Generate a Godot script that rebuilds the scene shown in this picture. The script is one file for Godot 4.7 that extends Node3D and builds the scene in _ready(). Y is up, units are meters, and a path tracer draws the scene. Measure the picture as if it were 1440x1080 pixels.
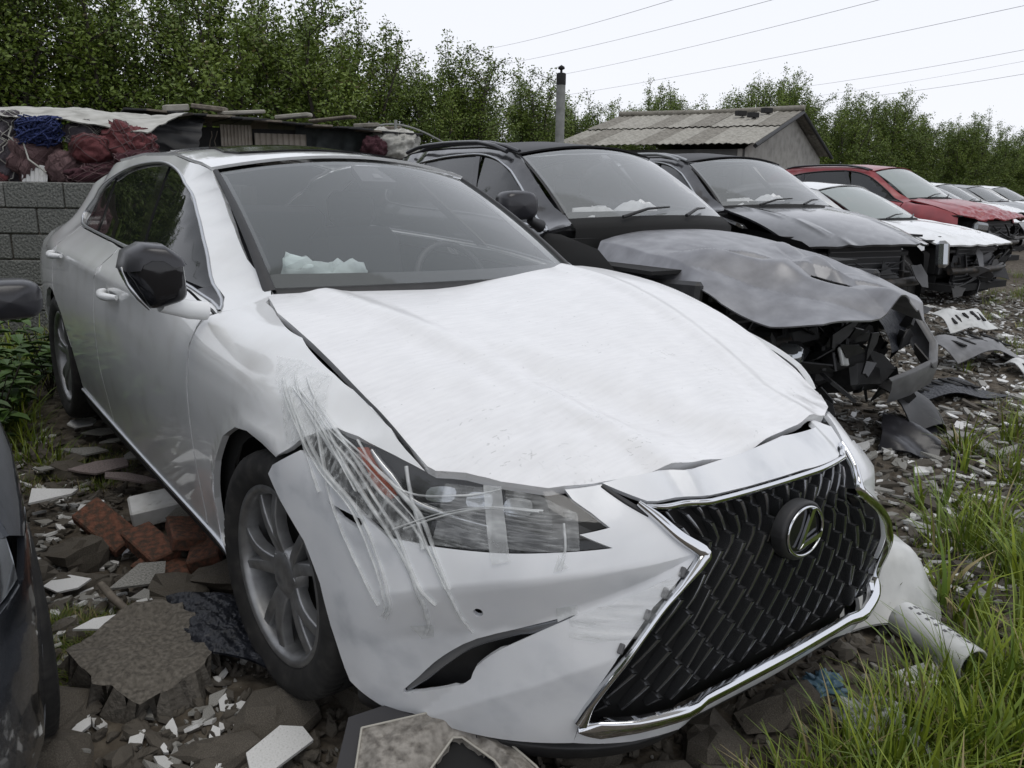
extends Node3D

# ------------------------------------------------------------------ names, things, parts
var taken := {}
var rng := RandomNumberGenerator.new()

func numbered(n: String) -> String:
	if not taken.has(n):
		taken[n] = 0
		return n
	taken[n] += 1
	return "%s_%03d" % [n, taken[n]]

func tag(o: Node, label: String, category: String, group := "") -> void:
	o.set_meta("label", label)
	o.set_meta("category", category)
	if group != "":
		o.set_meta("group", group)

func thing(called: String, label: String, category: String, at := Transform3D.IDENTITY, group := "") -> Node3D:
	var o := Node3D.new()
	o.name = numbered(called)
	add_child(o, true)
	o.transform = at
	tag(o, label, category, group)
	return o

func obj(called: String, mesh: Mesh, m: Material, parent: Node = self, at := Transform3D.IDENTITY) -> MeshInstance3D:
	var o := MeshInstance3D.new()
	o.name = numbered(called) if parent == self else called
	o.mesh = mesh
	if m != null:
		o.material_override = m
	parent.add_child(o, true)
	o.transform = at
	return o

func struct(o: Node) -> Node:
	o.set_meta("kind", "structure")
	return o

func stuff(o: Node) -> Node:
	o.set_meta("kind", "stuff")
	return o

# ------------------------------------------------------------------ mesh collector
class MB:
	var v := PackedVector3Array()
	var n := PackedVector3Array()
	var c := PackedColorArray()
	var i := PackedInt32Array()
	var use_c := false
	func vert(p: Vector3, nn: Vector3, col := Color.WHITE) -> int:
		v.append(p); n.append(nn); c.append(col)
		return v.size() - 1
	func tri(a: int, b: int, d: int) -> void:
		i.append(a); i.append(b); i.append(d)
	# flat triangle, outward by winding a,b,c counter-clockwise seen from outside
	func ftri(a: Vector3, b: Vector3, d: Vector3, col := Color.WHITE) -> void:
		var nn := (b - a).cross(d - a).normalized()
		var k := vert(a, nn, col)
		vert(b, nn, col); vert(d, nn, col)
		tri(k, k + 2, k + 1)
	func fquad(a: Vector3, b: Vector3, d: Vector3, e: Vector3, col := Color.WHITE) -> void:
		var nn := (d - a).cross(e - b).normalized()
		var k := vert(a, nn, col)
		vert(b, nn, col); vert(d, nn, col); vert(e, nn, col)
		tri(k, k + 2, k + 1); tri(k, k + 3, k + 2)
	func box(x: Transform3D, size: Vector3, bevel := 0.0, col := Color.WHITE) -> void:
		var h := size * 0.5
		if bevel <= 0.0:
			for ax in 3:
				for sg in [-1.0, 1.0]:
					var u := (ax + 1) % 3
					var w := (ax + 2) % 3
					var p := []
					for q in [[-1.0, -1.0], [1.0, -1.0], [1.0, 1.0], [-1.0, 1.0]]:
						var t := Vector3.ZERO
						t[ax] = sg * h[ax]; t[u] = q[0] * h[u] * sg; t[w] = q[1] * h[w]
						p.append(x * t)
					fquad(p[0], p[1], p[2], p[3], col)
			return
		var b: float = minf(bevel, minf(h.x, minf(h.y, h.z)) * 0.9)
		# chamfered box: 6 faces, 12 edges, 8 corners
		for ax in 3:
			var u := (ax + 1) % 3
			var w := (ax + 2) % 3
			for sg in [-1.0, 1.0]:
				var p := []
				for q in [[-1.0, -1.0], [1.0, -1.0], [1.0, 1.0], [-1.0, 1.0]]:
					var t := Vector3.ZERO
					t[ax] = sg * h[ax]; t[u] = q[0] * (h[u] - b) * sg; t[w] = q[1] * (h[w] - b)
					p.append(x * t)
				fquad(p[0], p[1], p[2], p[3], col)
			for su in [-1.0, 1.0]:
				for sw in [-1.0, 1.0]:
					var a := Vector3.ZERO; var a2 := Vector3.ZERO
					a[u] = su * h[u]; a[w] = sw * (h[w] - b)
					a2[u] = su * (h[u] - b); a2[w] = sw * h[w]
					var lo := Vector3.ZERO; lo[ax] = -(h[ax] - b)
					var hi := -lo
					if su * sw > 0:
						fquad(x * (a + lo), x * (a2 + lo), x * (a2 + hi), x * (a + hi), col)
					else:
						fquad(x * (a + hi), x * (a2 + hi), x * (a2 + lo), x * (a + lo), col)
		for sx in [-1.0, 1.0]:
			for sy in [-1.0, 1.0]:
				for sz in [-1.0, 1.0]:
					var q0: Vector3 = x * Vector3(sx * h.x, sy * (h.y - b), sz * (h.z - b))
					var q1: Vector3 = x * Vector3(sx * (h.x - b), sy * h.y, sz * (h.z - b))
					var q2: Vector3 = x * Vector3(sx * (h.x - b), sy * (h.y - b), sz * h.z)
					if sx * sy * sz > 0:
						ftri(q0, q1, q2, col)
					else:
						ftri(q0, q2, q1, col)
	# tube along points with radius per point (or scalar)
	func tube(pts: Array, rad, seg := 8, cap := true, col := Color.WHITE) -> void:
		var m := pts.size()
		var first := v.size()
		var side := Vector3.ZERO
		for k in m:
			var t: Vector3 = (pts[mini(k + 1, m - 1)] - pts[maxi(k - 1, 0)]).normalized()
			if side == Vector3.ZERO:
				side = t.cross(Vector3.UP if absf(t.y) < 0.9 else Vector3.RIGHT).normalized()
			side = (side - t * side.dot(t)).normalized()
			var up := t.cross(side)
			var r: float = rad[k] if rad is Array else rad
			for q in seg:
				var a := TAU * q / seg
				var d := side * cos(a) + up * sin(a)
				vert(pts[k] + d * r, d, col)
		for k in m - 1:
			for q in seg:
				var a := first + k * seg + q
				var b := first + k * seg + (q + 1) % seg
				tri(a, b + seg, b); tri(a, a + seg, b + seg)
		if cap:
			for e in [0, m - 1]:
				var t: Vector3 = (pts[1] - pts[0]) if e == 0 else (pts[m - 1] - pts[m - 2])
				t = -t.normalized() if e == 0 else t.normalized()
				var c0 := vert(pts[e], t, col)
				for q in seg:
					var b := vert(v[first + e * seg + q], t, col)
					if q > 0:
						if e == 0: tri(c0, b - 1, b)
						else: tri(c0, b, b - 1)
				if e == 0: tri(c0, c0 + seg, c0 + 1)
				else: tri(c0, c0 + 1, c0 + seg)
	# grid of points rows x cols, smooth normals
	func grid(pts: Array, flip := false, col := Color.WHITE) -> void:
		var R := pts.size()
		var C: int = pts[0].size()
		var first := v.size()
		for r in R:
			for q in C:
				var du: Vector3 = pts[r][mini(q + 1, C - 1)] - pts[r][maxi(q - 1, 0)]
				var dv: Vector3 = pts[mini(r + 1, R - 1)][q] - pts[maxi(r - 1, 0)][q]
				var nn := du.cross(dv).normalized()
				vert(pts[r][q], -nn if flip else nn, col)
		for r in R - 1:
			for q in C - 1:
				var a := first + r * C + q
				if flip:
					tri(a, a + 1, a + C + 1); tri(a, a + C + 1, a + C)
				else:
					tri(a, a + C + 1, a + 1); tri(a, a + C, a + C + 1)
	# thin or thick prism from a polygon in xy, extruded along z by depth, placed by x
	func prism(poly: PackedVector2Array, depth: float, x := Transform3D.IDENTITY, col := Color.WHITE) -> void:
		var pl := poly
		if Geometry2D.is_polygon_clockwise(pl):
			pl.reverse()
		var t := Geometry2D.triangulate_polygon(pl)
		for k in range(0, t.size(), 3):
			var a := pl[t[k]]; var b := pl[t[k + 1]]; var d := pl[t[k + 2]]
			if (b - a).cross(d - a) < 0:
				var w := b; b = d; d = w
			ftri(x * Vector3(a.x, a.y, depth * 0.5), x * Vector3(b.x, b.y, depth * 0.5), x * Vector3(d.x, d.y, depth * 0.5), col)
			ftri(x * Vector3(a.x, a.y, -depth * 0.5), x * Vector3(d.x, d.y, -depth * 0.5), x * Vector3(b.x, b.y, -depth * 0.5), col)
		for k in pl.size():
			var a := pl[k]; var b := pl[(k + 1) % pl.size()]
			fquad(x * Vector3(a.x, a.y, -depth * 0.5), x * Vector3(b.x, b.y, -depth * 0.5), x * Vector3(b.x, b.y, depth * 0.5), x * Vector3(a.x, a.y, depth * 0.5), col)
	# lathe: profile of Vector2(radius, along axis x) about the x axis
	func lathe(prof: Array, seg := 32, x := Transform3D.IDENTITY, col := Color.WHITE) -> void:
		var m := prof.size()
		var first := v.size()
		for k in m:
			var d: Vector2 = prof[mini(k + 1, m - 1)] - prof[maxi(k - 1, 0)]
			var nr := Vector2(d.y, -d.x).normalized()
			for q in seg:
				var a := TAU * q / seg
				var rad := Vector3(0, cos(a), sin(a))
				vert(x * (rad * prof[k].x + Vector3(prof[k].y, 0, 0)), (x.basis * (rad * nr.x + Vector3(nr.y, 0, 0))).normalized(), col)
		for k in m - 1:
			for q in seg:
				var a := first + k * seg + q
				var b := first + k * seg + (q + 1) % seg
				tri(a, b + seg, b); tri(a, a + seg, b + seg)
	func mesh() -> ArrayMesh:
		var am := ArrayMesh.new()
		if i.is_empty():
			return am
		var arr := []
		arr.resize(Mesh.ARRAY_MAX)
		arr[Mesh.ARRAY_VERTEX] = v
		arr[Mesh.ARRAY_NORMAL] = n
		if use_c:
			arr[Mesh.ARRAY_COLOR] = c
		arr[Mesh.ARRAY_INDEX] = i
		am.add_surface_from_arrays(Mesh.PRIMITIVE_TRIANGLES, arr)
		return am

# ------------------------------------------------------------------ trimmed panels on a smooth surface
# f(Vector2) gives a point; poly and holes live in f's own plane; cell is the mesh step; thick folds an edge inwards
func patch(mb: MB, f: Callable, poly: PackedVector2Array, holes: Array, cell: Vector2, thick := 0.0, outward := 1.0, col := Color.WHITE) -> void:
	var lo := poly[0]
	var hi := poly[0]
	for p in poly:
		lo = lo.min(p); hi = hi.max(p)
	lo = (lo / cell).floor() * cell
	var cache := {}
	var nx := int(ceil((hi.x - lo.x) / cell.x))
	var ny := int(ceil((hi.y - lo.y) / cell.y))
	for ix in nx:
		for iy in ny:
			var o := lo + Vector2(ix, iy) * cell
			var sq := PackedVector2Array([o, o + Vector2(cell.x, 0), o + cell, o + Vector2(0, cell.y)])
			var parts: Array = Geometry2D.intersect_polygons(sq, poly)
			for hole in holes:
				var nxt := []
				for q in parts:
					for w in Geometry2D.clip_polygons(q, hole):
						if not Geometry2D.is_polygon_clockwise(w):
							nxt.append(w)
				parts = nxt
			for q: PackedVector2Array in parts:
				var t: PackedInt32Array
				if q.size() == 4:
					t = PackedInt32Array([0, 1, 2, 0, 2, 3])
				else:
					t = Geometry2D.triangulate_polygon(q)
				var id := PackedInt32Array()
				for p in q:
					id.append(_pv(mb, f, p, cache, outward, col))
				for k in range(0, t.size(), 3):
					var A := q[t[k]]; var B := q[t[k + 1]]; var D := q[t[k + 2]]
					if absf((B - A).cross(D - A)) < 1e-9:
						continue
					var fa := mb.v[id[t[k]]]; var fb := mb.v[id[t[k + 1]]]; var fd := mb.v[id[t[k + 2]]]
					if (fb - fa).cross(fd - fa).dot(mb.n[id[t[k]]]) > 0:
						mb.tri(id[t[k]], id[t[k + 2]], id[t[k + 1]])
					else:
						mb.tri(id[t[k]], id[t[k + 1]], id[t[k + 2]])
	if thick > 0.0:
		var loops := [poly]
		loops.append_array(holes)
		for lp in loops:
			var m: int = lp.size()
			for k in m:
				var a: Vector2 = lp[k]
				var b: Vector2 = lp[(k + 1) % m]
				var steps := maxi(1, int(ceil(maxf(absf(b.x - a.x) / cell.x, absf(b.y - a.y) / cell.y))))
				for q in steps:
					var pa := a.lerp(b, float(q) / steps)
					var pb := a.lerp(b, float(q + 1) / steps)
					var ia := _pv(mb, f, pa, cache, outward, col)
					var ib := _pv(mb, f, pb, cache, outward, col)
					mb.fquad(mb.v[ia], mb.v[ib], mb.v[ib] - mb.n[ib] * thick, mb.v[ia] - mb.n[ia] * thick, col)

func _pv(mb: MB, f: Callable, p: Vector2, cache: Dictionary, outward: float, col: Color) -> int:
	var key := Vector2i(int(round(p.x * 20000.0)), int(round(p.y * 20000.0)))
	if cache.has(key):
		return cache[key]
	var e := 0.002
	var P: Vector3 = f.call(p)
	var du: Vector3 = f.call(p + Vector2(e, 0)) - f.call(p - Vector2(e, 0))
	var dv: Vector3 = f.call(p + Vector2(0, e)) - f.call(p - Vector2(0, e))
	var k := mb.vert(P, du.cross(dv).normalized() * outward, col)
	cache[key] = k
	return k

func poly(a: Array) -> PackedVector2Array:
	var r := PackedVector2Array()
	for p in a:
		r.append(Vector2(p[0], p[1]))
	if Geometry2D.is_polygon_clockwise(r):
		r.reverse()
	return r

# closed outline rounded by Catmull-Rom, n points per side
func smooth_poly(a: Array, n := 4) -> PackedVector2Array:
	var r := PackedVector2Array()
	var m := a.size()
	for k in m:
		var p := []
		for d in [-1, 0, 1, 2]:
			var q = a[(k + d + m) % m]
			p.append(Vector2(q[0], q[1]))
		for j in n:
			r.append((p[1] as Vector2).cubic_interpolate(p[2], p[0], p[3], float(j) / n))
	if Geometry2D.is_polygon_clockwise(r):
		r.reverse()
	return r

func mirror_poly(a: PackedVector2Array) -> PackedVector2Array:
	var r := PackedVector2Array()
	for p in a:
		r.append(Vector2(-p.x, p.y))
	r.reverse()
	return r

static func sst(a: float, b: float, x: float) -> float:
	var t := clampf((x - a) / (b - a), 0.0, 1.0)
	return t * t * (3.0 - 2.0 * t)

static func lerp_table(x: float, X: Array, Y: Array) -> float:
	if x <= X[0]:
		return Y[0]
	for k in X.size() - 1:
		if x <= X[k + 1]:
			return lerpf(Y[k], Y[k + 1], (x - X[k]) / (X[k + 1] - X[k]))
	return Y[-1]

static func herm(x: float, X: Array, Y: Array) -> float:
	var m := X.size() - 1
	var k := 0
	while k < m - 1 and x > X[k + 1]:
		k += 1
	var h: float = X[k + 1] - X[k]
	var t = (x - X[k]) / h
	var m0: float = (Y[1] - Y[0]) / (X[1] - X[0]) if k == 0 else (Y[k + 1] - Y[k - 1]) / (X[k + 1] - X[k - 1])
	var m1: float = (Y[m] - Y[m - 1]) / (X[m] - X[m - 1]) if k + 1 == m else (Y[k + 2] - Y[k]) / (X[k + 2] - X[k])
	if t < 0.0:
		return Y[0] + m0 * (x - X[0])
	if t > 1.0:
		return Y[m] + m1 * (x - X[m])
	var t2 = t * t
	var t3 = t2 * t
	return Y[k] * (2 * t3 - 3 * t2 + 1) + m0 * h * (t3 - 2 * t2 + t) + Y[k + 1] * (3 * t2 - 2 * t3) + m1 * h * (t3 - t2)

# ------------------------------------------------------------------ textures and materials
func noise_tex(size: int, seedn: int, freq: float, octaves: int, stops: Array, kind := FastNoiseLite.TYPE_SIMPLEX_SMOOTH, warp := 0.0) -> ImageTexture:
	var fn := FastNoiseLite.new()
	fn.seed = seedn
	fn.noise_type = kind
	fn.frequency = freq
	fn.fractal_octaves = octaves
	if warp > 0.0:
		fn.domain_warp_enabled = true
		fn.domain_warp_amplitude = warp
		fn.domain_warp_frequency = freq
	var src := fn.get_seamless_image(size, size)
	src.convert(Image.FORMAT_L8)
	var data := src.get_data()
	var out := PackedByteArray()
	out.resize(size * size * 3)
	var lut := PackedByteArray()
	lut.resize(768)
	for k in 256:
		var x := k / 255.0
		var cc: Color = stops[0][1]
		for j in stops.size() - 1:
			if x >= stops[j][0]:
				cc = (stops[j][1] as Color).lerp(stops[j + 1][1], clampf((x - stops[j][0]) / maxf(1e-4, stops[j + 1][0] - stops[j][0]), 0, 1))
		lut[k * 3] = int(clampf(cc.r, 0, 1) * 255); lut[k * 3 + 1] = int(clampf(cc.g, 0, 1) * 255); lut[k * 3 + 2] = int(clampf(cc.b, 0, 1) * 255)
	for k in data.size():
		var q := data[k] * 3
		out[k * 3] = lut[q]; out[k * 3 + 1] = lut[q + 1]; out[k * 3 + 2] = lut[q + 2]
	var im := Image.create_from_data(size, size, false, Image.FORMAT_RGB8, out)
	return ImageTexture.create_from_image(im)

func bump_tex(size: int, seedn: int, freq: float, octaves: int, strength: float, kind := FastNoiseLite.TYPE_SIMPLEX_SMOOTH) -> ImageTexture:
	var fn := FastNoiseLite.new()
	fn.seed = seedn
	fn.noise_type = kind
	fn.frequency = freq
	fn.fractal_octaves = octaves
	var im := fn.get_seamless_image(size, size)
	im.convert(Image.FORMAT_RGBA8)
	im.bump_map_to_normal_map(strength)
	return ImageTexture.create_from_image(im)

# base colour is a real-world (linear) value
func mat(lin: Color, rough := 0.6, metal := 0.0) -> StandardMaterial3D:
	var m := StandardMaterial3D.new()
	m.albedo_color = lin.linear_to_srgb()
	m.roughness = rough
	m.metallic = metal
	return m

func tri(m: StandardMaterial3D, tex: Texture2D, scale: float, normal: Texture2D = null, nscale := 1.0, world := false) -> StandardMaterial3D:
	m.uv1_triplanar = true
	m.uv1_world_triplanar = world
	m.uv1_scale = Vector3.ONE * scale
	if tex != null:
		m.albedo_color = Color.WHITE
		m.albedo_texture = tex
	if normal != null:
		m.normal_enabled = true
		m.normal_texture = normal
		m.normal_scale = nscale
	return m

func gl(a: float, b: float, c: float) -> Color:
	return Color(a, b, c).linear_to_srgb()

# outlines on the sedan's skin: metres round the body from the nose, metres up
const PLAN := [[0.955, 0], [0.952, 0.15], [0.945, 0.3], [0.915, 0.44], [0.855, 0.57], [0.76, 0.69], [0.63, 0.79], [0.47, 0.86], [0.28, 0.905], [0, 0.928], [-0.4, 0.93], [-1, 0.932], [-1.8, 0.934], [-2.5, 0.932], [-2.9, 0.928], [-3.3, 0.905], [-3.65, 0.85], [-3.88, 0.74], [-3.98, 0.55], [-4.01, 0.3], [-4.02, 0]]
const SK := [0, 0.3, 0.444, 0.587, 0.741, 0.905, 1.08, 1.276, 1.557, 1.957, 2.557, 3.357, 4.057, 4.457, 4.857, 5.212, 5.469, 5.687, 6.239]
const HK := [0.13, 0.18, 0.24, 0.32, 0.42, 0.52, 0.62, 0.7, 0.78, 0.86, 0.93, 0.98, 1.05, 1.15, 1.25, 1.35, 1.42]
const DT := [
	[0.1, 0.05, 0.02, 0.005, 0, 0, 0.012, 0.045, 0.14, 0.28, 0.4, 0.45, 0.5, 0.5, 0.5, 0.5, 0.5],
	[0.1, 0.05, 0.02, 0.005, 0, 0, 0.012, 0.045, 0.14, 0.28, 0.4, 0.45, 0.5, 0.5, 0.5, 0.5, 0.5],
	[0.09, 0.04, 0.02, 0.005, 0, 0.002, 0.012, 0.045, 0.13, 0.27, 0.4, 0.45, 0.5, 0.5, 0.5, 0.5, 0.5],
	[0.07, 0.03, 0.012, 0.005, 0, 0.003, 0.013, 0.045, 0.12, 0.24, 0.36, 0.45, 0.5, 0.5, 0.5, 0.5, 0.5],
	[0.06, 0.025, 0.01, 0.005, 0, 0.004, 0.015, 0.05, 0.12, 0.22, 0.34, 0.45, 0.5, 0.5, 0.5, 0.5, 0.5],
	[0.05, 0.02, 0.01, 0.005, 0, 0.005, 0.02, 0.055, 0.11, 0.19, 0.31, 0.42, 0.5, 0.5, 0.5, 0.5, 0.5],
	[0.04, 0.02, 0.01, 0.005, 0, 0.004, 0.014, 0.035, 0.08, 0.155, 0.28, 0.4, 0.5, 0.5, 0.5, 0.5, 0.5],
	[0.04, 0.02, 0.01, 0.006, 0, 0.001, 0.004, 0.012, 0.04, 0.1, 0.22, 0.34, 0.44, 0.5, 0.5, 0.5, 0.5],
	[0.1, 0.06, 0.04, 0.02, 0.008, 0.003, 0.001, 0.002, 0.01, 0.045, 0.14, 0.25, 0.35, 0.42, 0.46, 0.5, 0.5],
	[0.1, 0.06, 0.04, 0.03, 0.018, 0.008, 0.002, 0, 0.005, 0.024, 0.085, 0.165, 0.235, 0.27, 0.275, 0.25, 0.22],
	[0.1, 0.06, 0.04, 0.03, 0.018, 0.008, 0.002, 0, 0.003, 0.012, 0.018, 0.054, 0.06, 0.065, 0.075, 0.09, 0.117],
	[0.1, 0.06, 0.04, 0.03, 0.018, 0.008, 0.002, 0, 0.003, 0.012, 0.018, 0.054, 0.06, 0.065, 0.075, 0.09, 0.117],
	[0.1, 0.06, 0.04, 0.03, 0.018, 0.008, 0.002, 0, 0.003, 0.012, 0.02, 0.058, 0.085, 0.085, 0.085, 0.1, 0.125],
	[0.1, 0.06, 0.04, 0.03, 0.018, 0.008, 0.002, 0, 0.003, 0.014, 0.02, 0.062, 0.11, 0.115, 0.118, 0.13, 0.16],
	[0.1, 0.06, 0.04, 0.03, 0.018, 0.006, 0, 0, 0.004, 0.02, 0.055, 0.105, 0.185, 0.265, 0.33, 0.4, 0.46],
	[0.12, 0.08, 0.05, 0.02, 0.008, 0.003, 0, 0, 0.004, 0.018, 0.05, 0.13, 0.26, 0.37, 0.46, 0.52, 0.55],
	[0.14, 0.1, 0.06, 0.02, 0.008, 0.003, 0, 0, 0.004, 0.018, 0.05, 0.115, 0.22, 0.34, 0.44, 0.5, 0.5],
	[0.14, 0.1, 0.06, 0.02, 0.008, 0.003, 0, 0, 0.004, 0.018, 0.05, 0.115, 0.22, 0.34, 0.44, 0.5, 0.5],
	[0.14, 0.1, 0.06, 0.02, 0.008, 0.003, 0, 0, 0.004, 0.018, 0.05, 0.115, 0.22, 0.34, 0.44, 0.5, 0.5]]
const K1X := [0.3, 0.391, 0.525, 0.643, 0.788, 0.88, 0.961, 1.016, 1.2]
const K1Y := [0.636, 0.631, 0.621, 0.605, 0.578, 0.552, 0.526, 0.501, 0.45]
const K2X := [0.3, 0.354, 0.428, 0.523, 0.622, 0.8, 1, 1.2]
const K2Y := [0.634, 0.628, 0.603, 0.567, 0.526, 0.43, 0.3, 0.25]
const CHEEK := [[1.472, 0.655], [1.45, 0.684], [1.354, 0.744], [1.265, 0.716], [1.207, 0.687], [1.126, 0.648], [1.063, 0.614], [0.967, 0.616], [0.812, 0.632], [0.674, 0.647], [0.549, 0.658], [0.62, 0.68], [0.55, 0.692], [0.59, 0.715], [0.632, 0.734], [0.651, 0.749], [0.553, 0.758], [0.5, 0.731], [0.411, 0.685], [0.347, 0.633], [0.461, 0.535], [0.537, 0.435], [0.588, 0.335], [0.606, 0.262], [0.612, 0.222], [0.773, 0.204], [0.938, 0.191], [1.08, 0.186], [1.172, 0.224], [1.202, 0.283], [1.233, 0.345], [1.267, 0.443], [1.327, 0.529], [1.419, 0.606]]
const FENDER_FRONT := [[2.07, 0.971], [1.916, 0.959], [1.636, 0.946], [1.313, 0.883], [1.137, 0.827], [1.02, 0.755], [1.097, 0.78], [1.214, 0.804], [1.283, 0.81], [1.365, 0.77], [1.455, 0.7], [1.532, 0.715], [1.616, 0.724], [1.699, 0.711], [1.798, 0.659], [1.892, 0.555], [1.975, 0.409], [1.992, 0.283], [1.912, 0.238]]
const NOSE := [[0.55, 0.76], [0.442, 0.729], [0.414, 0.727], [0.308, 0.729], [0.148, 0.725], [-0.074, 0.724], [-0.263, 0.714], [-0.436, 0.71], [-0.473, 0.741], [-0.388, 0.766], [-0.091, 0.784], [0.1, 0.775], [0.306, 0.77], [0.484, 0.766]]
const VENT := [[1.022, 0.241], [0.984, 0.295], [0.92, 0.367], [0.835, 0.431], [0.696, 0.486], [0.621, 0.514], [0.695, 0.47], [0.784, 0.412], [0.837, 0.361], [0.866, 0.312]]
const HEADLIGHT := [[1.354, 0.744], [1.283, 0.81], [1.214, 0.804], [1.097, 0.78], [1.02, 0.755], [0.92, 0.754], [0.824, 0.75], [0.705, 0.749], [0.633, 0.734], [0.59, 0.715], [0.55, 0.693], [0.62, 0.68], [0.549, 0.658], [0.674, 0.647], [0.812, 0.632], [0.967, 0.616], [1.063, 0.614], [1.126, 0.648], [1.207, 0.687], [1.264, 0.716]]
const AMBER := [[1.212, 0.775], [1.183, 0.78], [1.121, 0.742], [1.075, 0.698], [1.085, 0.687], [1.125, 0.705]]
const DRL := [[1.176, 0.781], [1.155, 0.773], [1.089, 0.725], [1.027, 0.688], [1.031, 0.673], [1.073, 0.694], [1.121, 0.742]]
const BAR := [[1.056, 0.701], [0.997, 0.722], [0.712, 0.731], [0.643, 0.716], [0.596, 0.689], [0.659, 0.679], [0.838, 0.669], [0.978, 0.661]]
const TAPE_A := [[0.964, 0.736], [0.839, 0.741], [0.81, 0.639], [0.954, 0.622]]
const TAPE_B := [[0.863, 0.744], [0.815, 0.746], [0.786, 0.682], [0.766, 0.626], [0.805, 0.613], [0.831, 0.676]]
const TAPE_C := [[0.803, 0.742], [0.713, 0.737], [0.623, 0.715], [0.621, 0.654], [0.704, 0.647], [0.779, 0.646]]
const TAPE_D := [[1.632, 0.906], [1.541, 0.912], [1.392, 0.896], [1.325, 0.833], [1.339, 0.783], [1.418, 0.74], [1.488, 0.834]]
const TAPE_E := [[1.372, 0.773], [1.282, 0.807], [1.173, 0.77], [1.056, 0.701], [0.966, 0.613], [1.038, 0.619], [1.133, 0.657], [1.254, 0.707]]
const TAPE_F := [[0.666, 0.645], [0.643, 0.623], [0.675, 0.613]]
const TAPE_G := [[0.664, 0.528], [0.619, 0.537], [0.618, 0.518], [0.659, 0.496]]
const TAPE_H := [[0.995, 0.427], [0.938, 0.445], [0.942, 0.409], [0.972, 0.397]]
const TAPE_J := [[0.636, 0.508], [0.518, 0.558], [0.391, 0.606], [0.429, 0.561], [0.499, 0.48], [0.578, 0.464], [0.635, 0.471]]
const STRANDS := [
	[[1.502, 0.864], [1.383, 0.79], [1.271, 0.719], [1.154, 0.66], [1.083, 0.557], [1.044, 0.479], [1.057, 0.434]],
	[[1.524, 0.891], [1.336, 0.8], [1.167, 0.712], [1.054, 0.611], [0.972, 0.526], [0.955, 0.452], [0.964, 0.413]],
	[[1.469, 0.884], [1.245, 0.787], [1.088, 0.696], [0.987, 0.623], [0.917, 0.568], [0.876, 0.484], [0.849, 0.445]],
	[[1.296, 0.811], [1.148, 0.759], [1.026, 0.683], [0.945, 0.604], [0.893, 0.549]],
	[[1.393, 0.851], [1.289, 0.747], [1.218, 0.635], [1.142, 0.541], [1.076, 0.46]],
	[[1.539, 0.873], [1.432, 0.812], [1.337, 0.735], [1.277, 0.669]],
	[[1.46, 0.863], [1.34, 0.822], [1.229, 0.76], [1.153, 0.699]],
	[[1.071, 0.762], [1.037, 0.703], [0.98, 0.61]],
	[[1.212, 0.8], [1.06, 0.715], [0.924, 0.717], [0.821, 0.741]],
	[[1.041, 0.637], [0.948, 0.68], [0.83, 0.709], [0.71, 0.713]],
	[[0.668, 0.698], [0.659, 0.657], [0.668, 0.62]],
	[[1.325, 0.802], [1.178, 0.74], [1.068, 0.647], [1, 0.562], [0.932, 0.5]]]

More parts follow.
